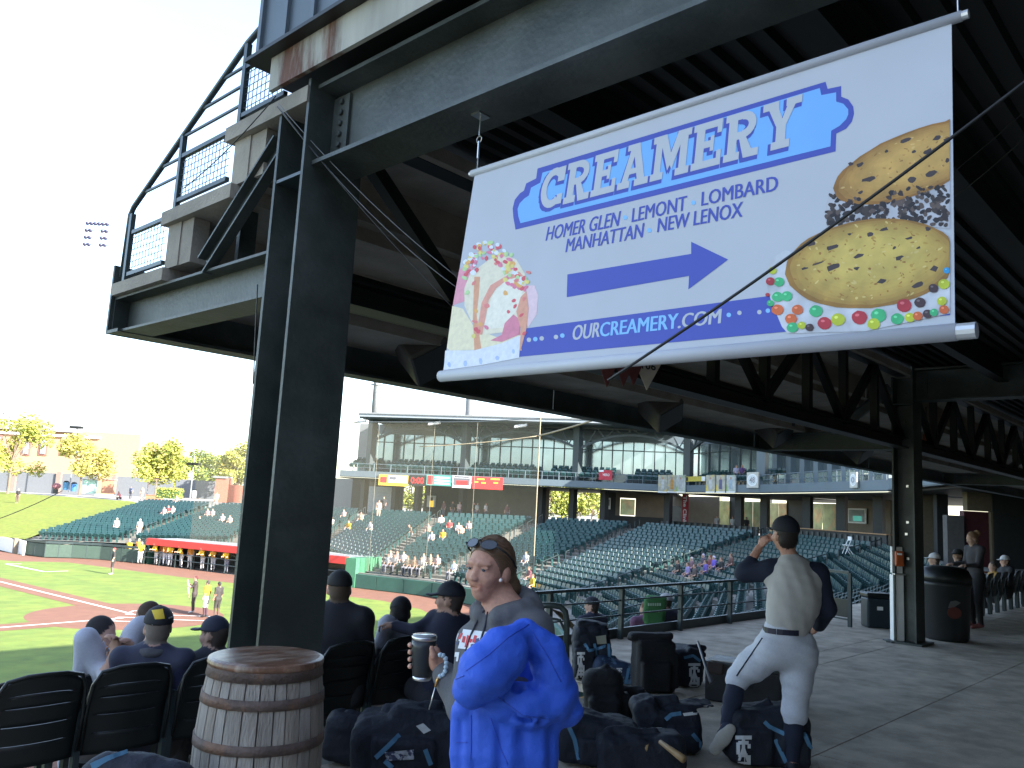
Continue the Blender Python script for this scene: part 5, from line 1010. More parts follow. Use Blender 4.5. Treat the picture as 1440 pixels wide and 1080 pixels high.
def hand(F, w_, d, n, s, curl=.6, k=1, skin=None):
    """palm and five fingers: w_ wrist, d direction of the fingers, n palm normal (fingers curl towards it); k = side of the thumb"""
    d = d/np.linalg.norm(d); n = n-d*(n@d); n /= np.linalg.norm(n); t = np.cross(d, n)*k
    if skin is not None: F.col = skin
    F.ell(w_+d*.045*s, V3(.040, .052, .017)*s, [t, d, n], .012)
    for i, L in enumerate((.078, .088, .082, .064)):
        b = w_+d*.085*s+t*(.030-.020*i)*s; a1 = curl*.8; a2 = curl*1.9; p1 = b+(d*math.cos(a1)+n*math.sin(a1))*L*.5*s; p2 = p1+(d*math.cos(a2)+n*math.sin(a2))*L*.32*s; p3 = p2+(d*math.cos(a2+curl*.7)+n*math.sin(a2+curl*.7))*L*.25*s
        F.chain([b-d*.02*s, p1, p2, p3], [.0092*s, .0088*s, .0082*s, .007*s], .004)
    b = w_+d*.025*s+t*.032*s; p1 = b+(d*.6+t*.65+n*.3)*.038*s; p2 = p1+(d*.8+t*.15+n*.6)*.03*s; F.chain([b, p1, p2], [.0125*s, .0105*s, .008*s], .006)
def figure(F, J, R, cols, s=1.0, neck=.056, nb=.012):
    """continuous body over joints J (pelvis chest neck, l/r sh el wr hip kn an toe)"""
    f = J['f']
    F.col = cols['top']
    mid = lerp(J['pelvis'], J['chest'], .45)
    F.chain([J['pelvis'], mid, J['chest']], [.150*s*R, .145*s*R, .165*s*R], .05, (f, .72)); F.cone(J['chest'], lerp(J['chest'], J['neck'], .8), .15*s*R, .085*s, .05, (f, .75))
    for k in 'lr':
        F.col = cols['top']; F.cone(J['neck']-UP*.02, J[k+'sh'], .062*s, .066*s*R, .05); F.cone(J['chest'], J[k+'sh'], .10*s, .06*s, .04)
        F.col = cols.get('sleeve', cols['top']); F.cone(J[k+'sh'], J[k+'el'], .062*s*R, .048*s*R, .03)
        F.col = cols.get('fore', cols.get('sleeve', cols['top'])); F.cone(J[k+'el'], J[k+'wr'], .047*s*R, .034*s*R if 'fore' not in cols else .030*s, .02)
        F.col = cols['leg']; F.cone(J[k+'hip'], J[k+'kn'], .098*s*R, .070*s*R, .04); F.col = cols.get('shin', cols['leg']); F.cone(J[k+'kn'], J[k+'an'], .066*s*R, .046*s, .03)
        F.col = cols['shoe']; t = J[k+'toe']; F.cone(J[k+'an']+(J[k+'an']-t)*.1-UP*.02*s, t, .044*s, .036*s, .02)
    F.col = cols['leg']; F.cone(J['lhip'], J['rhip'], .115*s*R, .115*s*R, .05)
    F.col = cols['skin']; F.cone(J['neck']-UP*.02, J['head']-UP*.06*s-J['hf']*nb, (neck+.002)*s, (neck-.002)*s, .02)
def seated(hc, yaw, s=1.0, lean=.0, knees=.12, arms='lap', dz=0, armd=None):
    """joints of a sitter below a head centre hc, facing yaw (camera convention)"""
    f, r, u = frame(yaw); b = hc-u*.70*s-f*(.0+lean); J = {'f': f, 'hf': f, 'head': hc}
    J['pelvis'] = b-f*.02; J['chest'] = lerp(b, hc, .60)-f*.015; J['neck'] = hc-u*.135*s-f*.03
    for k, q in (('l', -1), ('r', 1)):
        J[k+'sh'] = J['neck']-u*.055*s+r*q*.185*s-f*.01; J[k+'hip'] = b+r*q*.095+f*.02; J[k+'kn'] = b+r*q*knees+f*.44*s+u*.04; J[k+'an'] = J[k+'kn']-u*.42*s-f*.05; J[k+'toe'] = J[k+'an']+f*.17-u*.04
        J[k+'el'] = J[k+'sh']-u*.27*s+r*q*.05+f*.06; J[k+'wr'] = J[k+'el']+f*.21*s-u*.06-r*q*.06
    return J
def standing(base, yaw, s=1.0):
    f, r, u = frame(yaw); b = V3(*base); J = {'f': f, 'hf': f, 'pelvis': b+u*.93*s, 'chest': b+u*1.28*s, 'neck': b+u*1.48*s, 'head': b+u*1.62*s+f*.02}
    for k, q in (('l', -1), ('r', 1)):
        J[k+'sh'] = b+u*1.42*s+r*q*.185*s; J[k+'el'] = J[k+'sh']-u*.28*s+r*q*.05-f*.02; J[k+'wr'] = J[k+'el']-u*.22*s+f*.10; J[k+'hip'] = b+u*.9*s+r*q*.09; J[k+'kn'] = b+u*.5*s+r*q*.1+f*.03; J[k+'an'] = b+u*.09*s+r*q*.11; J[k+'toe'] = J[k+'an']+f*.16-u*.05*s
    return J
# small figures far away: one mesh each, dyed from a palette
PAL0 = {'skin': (1, 0, 0), 'top': (2, 0, 0), 'sleeve': (3, 0, 0), 'fore': (4, 0, 0), 'leg': (5, 0, 0), 'shoe': (6, 0, 0), 'shin': (7, 0, 0)}
def smallproto(kind):
    F = Fig(); F.k = .03
    if kind in ('sit', 'slouch', 'lounge'):
        J = seated(V3(0, 0, 1.22 if kind != 'lounge' else .8), 0, 1, {'sit': 0, 'slouch': .12, 'lounge': .35}[kind])
    else:
        J = standing((0, 0, 0), 0)
        if kind == 'lean':
            for q in ('chest', 'neck', 'head', 'lsh', 'rsh'): J[q] = J[q]+J['f']*.25*(J[q][2]-.9)/.7-UP*.03
            for q in 'lr': J[q+'el'] = J[q+'sh']+J['f']*.12-UP*.24; J[q+'wr'] = J[q+'el']+J['f']*.22+UP*.05
        if kind == 'bat':
            for q in 'lr': J[q+'el'] = J[q+'sh']-UP*.22+J['f']*.15; J[q+'wr'] = J[q+'el']+J['f']*.16+UP*.14
    figure(F, J, 1, PAL0); f, r, u = frame(0); head(F, J['head'], f, r, u, 1, (1, 0, 0), (8, 0, 0))
    F.col = (1, 0, 0); [F.ell(J[q+'wr']-UP*.05, V3(.04, .04, .06)) for q in 'lr']
    return F.mesh(.035), J
PROT = {k: smallproto(k) for k in ('sit', 'slouch', 'lounge', 'stand', 'lean', 'bat')}
def small(kind, loc, yaw, label, top, leg, hair, skin=(.42, .24, .17), sleeve=None, fore=None, shoe=(.03, .03, .03), s=1.0, group=None, shin=None, cat='person'):
    (vs, fs, cl), J = PROT[kind]; pal = {1: skin, 2: top, 3: sleeve or top, 4: fore or skin, 5: leg, 6: shoe, 7: shin or leg, 8: hair}
    cols = np.array([pal[int(round(c))] for c in cl[:, 0]]); a = math.radians(-yaw); c_, s_ = math.cos(a), math.sin(a)
    v = vs*s; v = np.c_[v[:, 0]*c_-v[:, 1]*s_, v[:, 0]*s_+v[:, 1]*c_, v[:, 2]]+V3(*loc)
    return tag(figobj('person', (v, fs, cols), ATTR, None, V3(*loc)), label, cat, group)
WHT, PNK, YLW, ORG, BLK, NVY, GRY, RED3, PUR, TANC = (.5, .48, .47), (.5, .34, .32), (.62, .36, .02), (.6, .2, .04), (.02, .02, .022), (.02, .025, .05), (.2, .2, .2), (.4, .05, .05), (.13, .09, .35), (.45, .36, .26)
# the players and the umpire on the field
p = pz(157, 808, FZ); small('stand', p, 60, 'base coach in dark grey with a red cap standing alone on the grass', (.035, .03, .032), (.035, .03, .032), RED3, fore=(.45, .3, .22), shoe=WHT, s=1.03, shin=(.12, .1, .1))
p = pz(271, 862, FZ); bt = small('bat', p, 80, 'batter in dark grey holding a bat upright near home plate', (.045, .034, .034), (.045, .034, .034), (.09, .02, .02), shoe=WHT, s=1.03)
p = pz(288, 868, FZ); small('stand', p, 100, 'catcher in a yellow jersey and white trousers with dark shin guards', (.55, .31, .02), (.55, .56, .6), (.05, .04, .04), shin=(.06, .03, .04), s=1.0)
p = pz(304, 869, FZ); small('stand', p, 120, 'umpire in dark grey with tan lower legs beside the yellow catcher', (.035, .03, .03), (.035, .03, .03), BLK, s=.98, shin=(.10, .06, .045))
a_ = P(266, 843, 42.1); tag(MB().tube([a_, lerp(a_, P(264, 816, 42.1), .4), P(264, 815, 42.1)], [.018, .03, .035], 8).build('baseball_bat', mat('bat_wood', (.5, .38, .24), .5)), 'pale bat held upright by the batter in grey', 'bat')
# dugout
def drail(u, o=.0): 
    r_ = ray(u, 800)[:2]; oo = da+dn*o; t = np.linalg.solve(np.array([[r_[0], -dd[0]], [r_[1], -dd[1]]]), oo[:2]-CAMP[:2]); q = oo+dd*t[1]; q[2] = FZ; return q
for k, (u, kd, o, top, leg, hair, yaw, lab) in enumerate(((178, 'stand', .0, YLW, WHT, WHT, 20, 'in yellow outside the left end of the dugout, facing away'), (195, 'lean', .3, YLW, WHT, WHT, -30, 'in yellow and white just left of the red dugout roof'), (191, 'stand', -1.2, ORG, WHT, TANC, 10, 'in orange behind the fence at the dugout corner'), (218, 'lean', -.3, YLW, WHT, WHT, 30, 'leaning forward with a white helmet, first under the red roof'), (226, 'stand', -.7, ORG, WHT, PNK, 0, 'in orange behind the first one under the red roof'), (231, 'lean', -.35, (.55, .24, .03), (.5, .5, .55), WHT, -20, 'with a white helmet, third from the roof\'s left end'), (238, 'lean', -.3, YLW, (.5, .5, .55), WHT, -10, 'in yellow bending at the rail, fourth from the left'), (254, 'lean', -.3, (.6, .33, .03), WHT, WHT, 40, 'with one leg on the rail in the middle of the dugout'), (266, 'stand', -.4, (.5, .2, .03), WHT, WHT, 10, 'standing tallest at the dugout rail'), (284, 'lean', -.3, YLW, WHT, WHT, 20, 'in yellow leaning on the rail right of the tallest'), (299, 'lean', -.35, (.5, .25, .03), (.4, .4, .42), WHT, 0, 'with folded arms on the rail, second from the column'), (318, 'lean', -.3, YLW, (.2, .2, .26), WHT, 10, 'hunched over the rail next to the column'))):
    small(kd, drail(u, o), yaw, 'player '+lab, top, leg, hair, s=1.0 if kd != 'stand' else 1.03, group='players at the dugout', shoe=BLK)
# people in the stands: each takes the seat closest to where the photo shows them
SP = []
for s_ in seats:
    u, v, wz = proj((s_[0], s_[1], s_[2]+.9)); SP.append((u, v))
SP = np.array(SP); used = set()
def sit(u, v, label, top, leg=(.15, .15, .17), hair=(.12, .08, .05), kind='sit', yaw=None, skin=(.45, .27, .2), group='spectators in the stands', **k_):
    d = (SP[:, 0]-u)**2+(SP[:, 1]-v)**2
    for i in np.argsort(d):
        if i not in used: used.add(i); break
    s_ = seats[i]; q = V3(*s_[:3]); fdir = V3(-math.sin(s_[3]), math.cos(s_[3]), 0); yw = math.degrees(math.atan2(-(fdir@RT), -(fdir@FH))) if yaw is None else yaw
    small(kind, q-fdir*.08+UP*.02, yw, label, top, leg, hair, skin, group=group, **k_)
for u, v, lab, c, kw in (
  (232, 718, 'spectator in pale pink on the left, first of a trio in the sunny seats', PNK, {}), (238, 716, 'spectator in red, middle of a trio in the sunny seats left of the column', RED3, {}), (243, 718, 'spectator in white, right of a trio in the sunny seats left of the column', WHT, {}),
  (249, 703, 'lone spectator in pink at the top of the sunny seats beside the hedge', PNK, {}), (279, 727, 'spectator in white sprawled left of a group near the aisle', WHT, {'kind': 'lounge'}), (290, 721, 'spectator in red and white by the aisle near the top left stand', (.55, .3, .28), {}), (299, 722, 'spectator in pink right of the one by the aisle', PNK, {}), (314, 729, 'spectator in white, left one of a pair close to the column', WHT, {}), (322, 729, 'spectator in peach, right one of a pair close to the column', (.55, .36, .3), {}),
  (466, 737, 'spectator in white just showing at the right edge of the column', WHT, {}), (487, 727, 'spectator in pale clothes near the upper left aisle', PNK, {}), (488, 740, 'spectator in bright yellow below the one in pale clothes', YLW, {'kind': 'slouch'}), (505, 722, 'spectator in beige by the upper aisle', TANC, {}), (518, 741, 'spectator in white with arms spread in the middle of the green seats', WHT, {'kind': 'slouch'}), (577, 741, 'spectator in rust brown, left of two lounging by the aisle', (.35, .17, .1), {'kind': 'lounge'}), (594, 740, 'spectator in brown and grey, right of two lounging by the aisle', (.28, .2, .16), {}), (616, 729, 'spectator in brilliant white at the head of the sunlit stairs', (.75, .75, .75), {}), (610, 755, 'spectator in pale blue right of the sunlit stairs', (.45, .45, .55), {'kind': 'slouch'}), (619, 752, 'spectator in yellow right of the sunlit stairs', YLW, {}),
  (633, 739, 'spectator in dark red in the upper row at the shade line', RED3, {}), (645, 741, 'spectator in white in the group at the shade line', WHT, {}), (649, 745, 'spectator in peach low in the group at the shade line', (.55, .38, .3), {}), (660, 741, 'spectator in mauve beyond the shade line', (.35, .28, .3), {}),
  (537, 787, 'spectator in white, leftmost of the crowd behind the padded wall', WHT, {}), (547, 788, 'spectator in cream, second in the crowd behind the padded wall', (.6, .52, .42), {}), (545, 797, 'spectator in white slumped low in the crowd by the stairs', WHT, {'kind': 'slouch'}), (556, 787, 'spectator in light pink, third in the crowd behind the padded wall', PNK, {}), (567, 784, 'spectator with a white top, tallest in the crowd behind the padded wall', (.7, .68, .66), {}), (574, 791, 'spectator in tan under the tallest in the crowd', TANC, {}), (579, 801, 'spectator in orange tan closest to the padded wall', (.55, .33, .22), {}), (590, 801, 'spectator in white closest to the padded wall, right one', WHT, {'kind': 'slouch'}), (597, 788, 'spectator in white and red, left one of a couple above the padded wall', (.6, .45, .42), {}), (606, 788, 'spectator in beige, right one of a couple above the padded wall', TANC, {}), (640, 799, 'spectator in white in the shade left of the woman\'s face', (.6, .6, .64), {}), (611, 797, 'spectator in pink at the end of the crowd above the padded wall', PNK, {}),
  (738, 788, 'spectator in pale blue behind the woman\'s head by the net pole', (.4, .42, .5), {}), (745, 820, 'spectator in yellow right behind the woman\'s hair', YLW, {}), (738, 810, 'spectator in maroon behind the woman\'s hair', (.18, .05, .07), {}),
  (953, 795, 'spectator in black, leftmost of the purple group in the shade', BLK, {}), (965, 803, 'spectator in light purple low in the group in the shade', (.25, .2, .4), {}), (970, 797, 'spectator with a white cap, second in the purple group', (.18, .1, .12), {'hair': WHT}), (985, 788, 'spectator with a lilac cap in the purple group', (.1, .07, .1), {'hair': (.5, .45, .6)}), (990, 795, 'spectator in dark purple in the middle of the group', PUR, {}), (997, 790, 'spectator with red hair in the purple group', (.2, .05, .06), {'hair': (.2, .07, .04)}), (1004, 790, 'spectator in bright violet with a white cap', (.14, .09, .45), {'hair': (.55, .5, .65)}), (1014, 797, 'spectator in black, right half of the purple group', BLK, {}), (1026, 789, 'spectator in brown, rightmost of the purple group', (.12, .06, .05), {}), (977, 805, 'spectator in beige shorts at the front of the purple group', (.08, .06, .06), {'leg': TANC})): sit(u, v, lab, c, **kw)
def stand(u, v, Y, z, label, top, leg, hair=(.1, .07, .05), yaw=0, s=1.0, kind='stand', group=None, **k_):
    q = P(u, v, Y); q[2] = z; return small(kind, q, yaw, label, top, leg, hair, s=s, group=group, **k_)
stand(160, 770, 74, -3.0, 'person all in white standing at the front of the left stand', WHT, WHT, WHT); stand(193, 768, 72, -2.9, 'person in white standing behind the dugout corner', WHT, WHT, WHT); stand(21, 727, 98, -1.25, 'person in dark clothes standing on the lawn at the left edge', BLK, (.1, .07, .06), TANC, shoe=WHT)
stand(184, 693, 112, -.3, 'person in blue grey on the walk above the lawn', (.12, .14, .22), (.1, .1, .12)); stand(200, 693, 112, -.3, 'person in brown on the walk right of the one in blue grey', (.3, .22, .17), (.25, .2, .18)); stand(304, 705, 100, -.4, 'person in white standing at the top of the left stand by the pillar', WHT, (.5, .45, .4))
small('lounge', P(121, 737, 86)-UP*.4, 40, 'person in white lying on the lower lawn', WHT, WHT, TANC); small('lounge', P(166, 698, 106)-UP*.3, 40, 'person in dark pink lying at the top of the lawn', (.3, .1, .12), BLK, BLK); small('lounge', P(126, 735, 86)-UP*.4, -30, 'second person in white lying on the lower lawn', WHT, PNK, TANC)
stand(532, 722, 77, -.25, 'person in beige standing at the top of the stairs right of the column', (.5, .36, .28), (.48, .38, .3)); stand(539, 714, 82, .1, 'person in black before the white shutter under the balcony', BLK, BLK)
for u, c, lab in ((625, (.12, .05, .06), 'person in maroon far under the balcony, left of the crowd'), (637, BLK, 'person in black under the balcony below the scoreboard'), (647, (.4, .3, .3), 'person with a pale top under the balcony below the red board'), (668, BLK, 'person in black behind the net under the balcony'), (672, (.4, .42, .4), 'person in grey white behind the net under the balcony'), (684, (.5, .48, .45), 'person in cream, right one behind the net under the balcony'), (714, (.15, .06, .06), 'person in dark red near the right edge of the net')): q = fp(u, 2.6); q[2] = 0; small('stand', q, rnd.uniform(-60, 60), lab, c, (.08, .08, .1), (.1, .07, .05), group='people standing under the balcony')
for u, c, lab in ((1009, (.28, .26, .25), 'person in grey leaning at the counter right of the red column wrap'), (1031, (.3, .3, .28), 'person in pale grey at the green shop window'), (1050, BLK, 'dark silhouetted person before the bright shop window')): q = fp(u, 4); q[2] = 0; small('stand', q, rnd.uniform(-60, 60), lab, c, (.1, .1, .12), (.1, .07, .05), group='people standing under the balcony')
for u, c, lab in ((1035, (.4, .38, .5), 'person in lilac seated on the balcony'), (1043, (.1, .05, .16), 'person in dark purple seated on the balcony')): q = fp(u, 2.2); q[2] = 4.75; small('sit', q, 20, lab, c, (.1, .1, .12), (.1, .07, .05), group='people seated on the balcony')
# ---------------------------------------------------------------- people near the camera
from mathutils.bvhtree import BVHTree
def bvh(datas):
    vs = []; fs = []
    for d in datas: k = len(vs); vs += [tuple(q) for q in d[0]]; fs += [tuple(int(i)+k for i in f) for f in d[1]]
    return BVHTree.FromPolygons(vs, fs)
def decal(tree, pix, off=.004, n=6):
    """quad of picture points laid on a surface as a small grid (real geometry just above the cloth)"""
    g = []; a, b, c, d = [V3(*q, 0) for q in pix]
    for j in range(n+1):
        for i in range(n+1):
            q = lerp(lerp(a, b, i/n), lerp(d, c, i/n), j/n); r_ = ray(q[0], q[1]); r_ = r_/np.linalg.norm(r_); h = tree.ray_cast(Vector(CAMP), Vector(r_))
            g.append(None if h[0] is None else V3(*h[0])-r_*off)
    return g, n
def decal_mb(mb, tree, pix, off=.004, n=6):
    g, n = decal(tree, pix, off, n); k = {i: p for i, p in enumerate(g) if p is not None}; idx = {}; vs = []
    for i, p in k.items(): idx[i] = len(vs); vs.append(p)
    fs = []
    for j in range(n):
        for i in range(n):
            q = (j*(n+1)+i, j*(n+1)+i+1, (j+1)*(n+1)+i+1, (j+1)*(n+1)+i)
            if all(t in idx for t in q): fs.append(tuple(idx[t] for t in q))
    if fs: mb.add(vs, fs)
def glyph(mb, tree, strokes, box, off=.006, n=4):
    """letter strokes (quads on the unit square) laid on a surface inside the picture quad box (tl, tr, br, bl)"""
    a, b, c, d = [V3(*q, 0) for q in box]
    m = lambda x, y: lerp(lerp(a, b, x), lerp(d, c, x), 1-y)[:2]
    for st in strokes: decal_mb(mb, tree, [m(*q) for q in st], off, n); off += .0003
def sine(a, fr, seed=0):
    r = np.random.RandomState(seed); K = r.normal(size=(7, 3))*fr; ph = r.uniform(0, 6.28, 7)
    return lambda X, Y, Z: a*sum(np.sin(k[0]*X+k[1]*Y+k[2]*Z+p) for k, p in zip(K, ph))/2.6
SK = (.47, .245, .172); SK2 = (.40, .23, .16); NAVY = (.012, .017, .038); GREYJ = (.36, .37, .43)
# --- the woman with the tumbler
Yw = 2.84; hc = P(689, 799, Yw); f, r, u = frame(36, -4, 2)
B_ = Fig(); B_.k = .03; HS = .88
wf, wr_, wu = frame(42)
J = {'f': wf, 'hf': f, 'head': hc, 'neck': P(708, 856, Yw+.01), 'chest': P(707, 930, Yw), 'pelvis': P(716, 1085, Yw+.02)}
J['rsh'] = P(674, 904, Yw+.08); J['lsh'] = P(748, 890, Yw-.06); J['rel'] = P(652, 995, Yw+.06); J['rwr'] = P(622, 940, Yw+.16); J['lel'] = P(772, 975, Yw-.14); J['lwr'] = P(690, 965, Yw-.25)
pe = J['pelvis']
for k, q in (('l', -1), ('r', 1)):
    J[k+'hip'] = pe+wr_*q*.085-UP*.03; J[k+'kn'] = V3(*J[k+'hip'][:2], .48)+wf*.02; J[k+'an'] = V3(*J[k+'hip'][:2], .09); J[k+'toe'] = J[k+'an']+wf*.15-UP*.05
figure(B_, J, .80, {k: SK for k in ('top', 'leg', 'shoe', 'skin')}, .92, .049, .035); head(B_, hc, f, r, u, HS, SK, None, 1, 1)
B_.col = SK; B_.cone(hc-u*.05-f*.035, P(709, 862, Yw), .046, .05, .02)
cup_t, cup_b = P(594, 892, 3.02), P(593, 956, 3.02); cax = (cup_t-cup_b)/np.linalg.norm(cup_t-cup_b)
hw = P(617, 934, 3.0); palm = P(610, 925, 2.995)
B_.cone(J['rwr'], hw, .026, .026, .02); B_.ell(palm+RT*.004, V3(.022, .026, .040), [RT, FH, UP], .015)
for i in range(4):                                  # four fingers wrapping round the far side, tips showing on the left
    v0 = 907+i*10; pts = [P(612, v0+2, 3.03), P(606, v0, 3.075), P(590, v0-1, 3.082), P(576.5, v0, 3.045), P(577, v0+1, 3.005)]
    B_.chain(pts, [.0095, .0092, .009, .0085, .0075], .004)
B_.chain([P(612, 936, 2.985), P(609, 922, 2.965), P(607, 911, 2.962)], [.013, .0115, .009], .008)
wd_ = B_.mesh(.0062); woman = figobj('person', wd_, SKINM); tag(woman, 'woman in a grey hoodie with sunglasses on her hair, holding a tumbler', 'person')
Hd = Fig(); Hd.k = .03; HG = (.105, .105, .112); Hd.col = HG
Hd.chain([pe-UP*.1, lerp(pe, J['chest'], .5), J['chest']], [.152, .140, .143], .05, (wf, .74)); Hd.cone(J['chest'], J['neck']-UP*.05, .134, .085, .05, (wf, .74))
for k, rr in (('r', 1), ('l', 1)):
    Hd.cone(J['neck']-UP*.045, J[k+'sh'], .06, .066, .05); Hd.cone(J['chest'], J[k+'sh'], .09, .062, .04); Hd.cone(J[k+'sh'], J[k+'el'], .066, .055, .03); Hd.cone(J[k+'el'], lerp(J[k+'el'], J[k+'wr'], .85), .055, .042, .02)
nb = J['neck']
for a in np.linspace(-150, 150, 13):
    t = math.radians(a); o = -wf*math.cos(t)+wr_*math.sin(t); back = (1+math.cos(t))/2
    Hd.ell(nb+o*(.078+.014*back)+UP*(-.022+.040*back), V3(.027+.014*back, .027+.014*back, .030+.022*back), None, .012)
Hd.ell(nb-wf*.105-UP*.01, V3(.085, .05, .07), [wr_, wf, UP], .02)
Hd.ell(nb+UP*.07+wf*.012, V3(.058, .058, .13), None, -.008)
hd_ = Hd.mesh(.0072, sine(.0035, 30, 3)); figobj('hoodie', hd_, mat('fleece', (1, 1, 1), .95, var=.12, scale=120, attr=True, bump=.15, bscale=700), woman)
ht = bvh([hd_]); PRW = mat('hoodie_print_white', (.62, .64, .68), .8, var=.05); PRR = mat('hoodie_print_red', (.5, .05, .06), .8); PRB = mat('hoodie_print_navy', (.06, .07, .16), .8)
m = MB(); decal_mb(m, ht, [(646, 884), (689, 889), (684, 916), (638, 911)], .003, 8); m.build('chest_print', PRW, woman, fix=False)
m = MB()
for q in ([(648, 890), (651, 890), (647, 899), (644, 898)], [(651, 894), (655, 895), (653, 904), (649, 903)], [(657, 893), (661, 894), (658, 911), (653, 910)], [(661, 898), (665, 899), (662, 904), (659, 903)], [(667, 893), (671, 894), (667, 904), (664, 903)], [(681, 896), (684, 897), (680, 912), (677, 911)]): decal_mb(m, ht, q, .005, 3)
m.build('print_letters', PRR, woman, fix=False); m = MB()
for q in ([(666, 899), (674, 897), (672, 903), (667, 905)], [(672, 899), (676, 900), (673, 915), (669, 914)], [(662, 906), (666, 905), (665, 914), (661, 913)], [(640, 903), (645, 903), (644, 906), (639, 906)]): decal_mb(m, ht, q, .005, 3)
m.build('print_letters', PRB, woman, fix=False); m = MB(); decal_mb(m, ht, [(640, 917), (646, 917), (644, 930), (638, 930)], .004, 2); tag(m.build('print_edge', PRW, woman, fix=False), kind='stuff') if m.v else None
for pts in ([(681, 858), (670, 875), (662, 893), (655, 915)], [(686, 860), (682, 880), (676, 900), (669, 918)]):
    q = [];
    for uu, vv in pts:
        h = ht.ray_cast(Vector(CAMP), Vector(ray(uu, vv)/np.linalg.norm(ray(uu, vv))))
        if h[0] is not None: q.append(V3(*h[0])-FH*.004)
    if len(q) > 1: MB().tube(q, .0035, 6).build('drawstring', mat('cord_dark', (.03, .03, .04), .8), woman, True)
Jn = Fig(); Jn.col = (.05, .055, .08); Jn.cone(pe, pe-UP*.1, .155, .15, .03, (wf, .8))
for k in 'lr': Jn.cone(J[k+'hip'], J[k+'kn'], .098, .07, .04); Jn.cone(J[k+'kn'], J[k+'an'], .07, .06, .03)
figobj('jeans', Jn.mesh(.014), SKINCLOTH, woman)
HR = (.12, .068, .038); Hh = Fig(); Hh.col = HR; ax = [r, f, u]
Hh.ell(hc+u*.020-f*.014, V3(.0755, .0945, .0965)*.955, ax, .01); Hh.ell(hc-f*.056-u*.022, V3(.060, .044, .064), ax, .02); Hh.ell(hc-f*.094-u*.052, V3(.032, .03, .040), ax, .02); Hh.ell(hc-f*.07-u*.085, V3(.032, .03, .03), ax, .02); Hh.ell(P(717, 826, Yw+.05), V3(.036, .04, .042), None, .02)
Hh.ell(hc+f*.085-u*.036, V3(.10, .080, .104), ax, -.006)
for k in (-1, 1): Hh.ell(hc+r*k*.085-f*.004-u*.020, V3(.022, .026, .036), ax, -.006)
def strands(X, Y, Z):
    s_ = (X-hc[0])*f[0]+(Y-hc[1])*f[1]; t_ = (Z-hc[2])+.4*s_; q = (X-hc[0])*r[0]+(Y-hc[1])*r[1]; return .0006*np.sin(300*t_+70*q)+.0005*np.sin(520*t_-40*s_)
figobj('hair', Hh.mesh(.0048, strands), mat('hair', (1, 1, 1), .42, var=.3, scale=50, attr=True, stretch=(1, 1, 5)), woman)
sm_ = MB(); bun = hc-f*.094-u*.052
for k_ in range(150):
    th = rnd.uniform(-1.5, 1.5); st = hc+u*.018+(r*math.sin(th)*.95+u*math.cos(th)*.85+f*(.55-.45*abs(math.sin(th))))*.1; pts = []
    for t in np.linspace(0, 1, 9):
        p = lerp(st, bun+r*.02*math.sin(th), t)-(hc+u*.020-f*.014); q = V3(p@r, p@f, p@u); e_ = V3(.0755, .0945, .0965)*.955; n_ = np.linalg.norm(q/e_); q = q/n_*(1.006+.012*rnd.random()) if n_ > .3 else q; 
        if t < .86: pts.append(hc+u*.020-f*.014+r*q[0]+f*q[1]+u*q[2])
    sm_.col = tuple(np.array(HR)*rnd.uniform(.6, 2.4)); sm_.tube(pts, .0011, 4, False)
tag(sm_.build('hair_strands', mat('strand', (1, 1, 1), .4, attr=True), woman, True, fix=False), kind='stuff')
EW = mat('eye_white', (.36, .33, .31), .25); EI = mat('iris', (.05, .07, .08), .2)
for k in (-1, 1):
    e = hc+r*k*.033*HS+f*.0735*HS+u*.005*HS; MB().ell(e-f*.002, (.0112, .0112, .0112), 12, 8).build('eye', EW, woman, True); g_ = e+f*.0085-r*0+FH*-.001; MB().ell(g_, (.0056, .0056, .0056), 10, 7).build('iris', EI, woman, True)
    F = Fig(); F.col = tuple(np.array(SK)*.82); F.cone(e-r*.013+u*.0065+f*.0065, e+r*.013+u*.005+f*.0055, .0056, .0056, .002); figobj('eyelid', F.mesh(.0022), SKINM, woman)
    MB().tube([e+u*.0165+f*.008-r*k*.013, e+u*.0175+f*.008, e+u*.0145+f*.001+r*k*.015], [.0013, .0016, .001], 6).build('eyebrow', mat('brow', (.28, .16, .11), .9), woman, True)
ea = hc-r*.078*HS-u*.047*HS+f*.0; MB().ell(P(704, 816, 2.765), (.006, .006, .006), 10, 7).build('earring', mat('pearl', (.75, .72, .68), .2), woman, True)
SGM = mat('sunglass_lens', (.02, .024, .03), .08, spec=.9); sg = empty('sunglasses', hc+u*.08, 'dark sunglasses pushed up on the woman\'s hair', 'sunglasses')
for k in (-1, 1):
    c = hc+f*.046+u*.077+r*k*.030; nrm_ = f*.75+u*.66+r*k*.28; nrm_ /= np.linalg.norm(nrm_); t_ = np.cross(u, nrm_); t_ /= np.linalg.norm(t_); b_ = np.cross(nrm_, t_)
    ln = [(.028*math.cos(a)*(1 if abs(math.cos(a)) < .9 else .96), .0165*math.sin(a)) for a in np.linspace(0, 6.283, 21)[:-1]]; MB().prism(ln, c+nrm_*.012, t_, b_, nrm_*.003).build('lens', SGM, sg); MB().tube([c+nrm_*.0135+t_*x*1.04+b_*y*1.06 for x, y in ln+ln[:1]], .0024, 5).build('rim', BLACK, sg, True)
    MB().tube([c+nrm_*.01+r*k*.030, hc+r*k*.080+f*.02+u*.060, hc+r*k*.080-f*.02+u*.032, hc+r*k*.077-f*.045+u*.005], .0035, 6).build('temple', BLACK, sg, True)
MB().tube([hc+f*.060+u*.098-r*.006, hc+f*.062+u*.100, hc+f*.060+u*.098+r*.006], .003, 6).build('bridge', BLACK, sg, True)
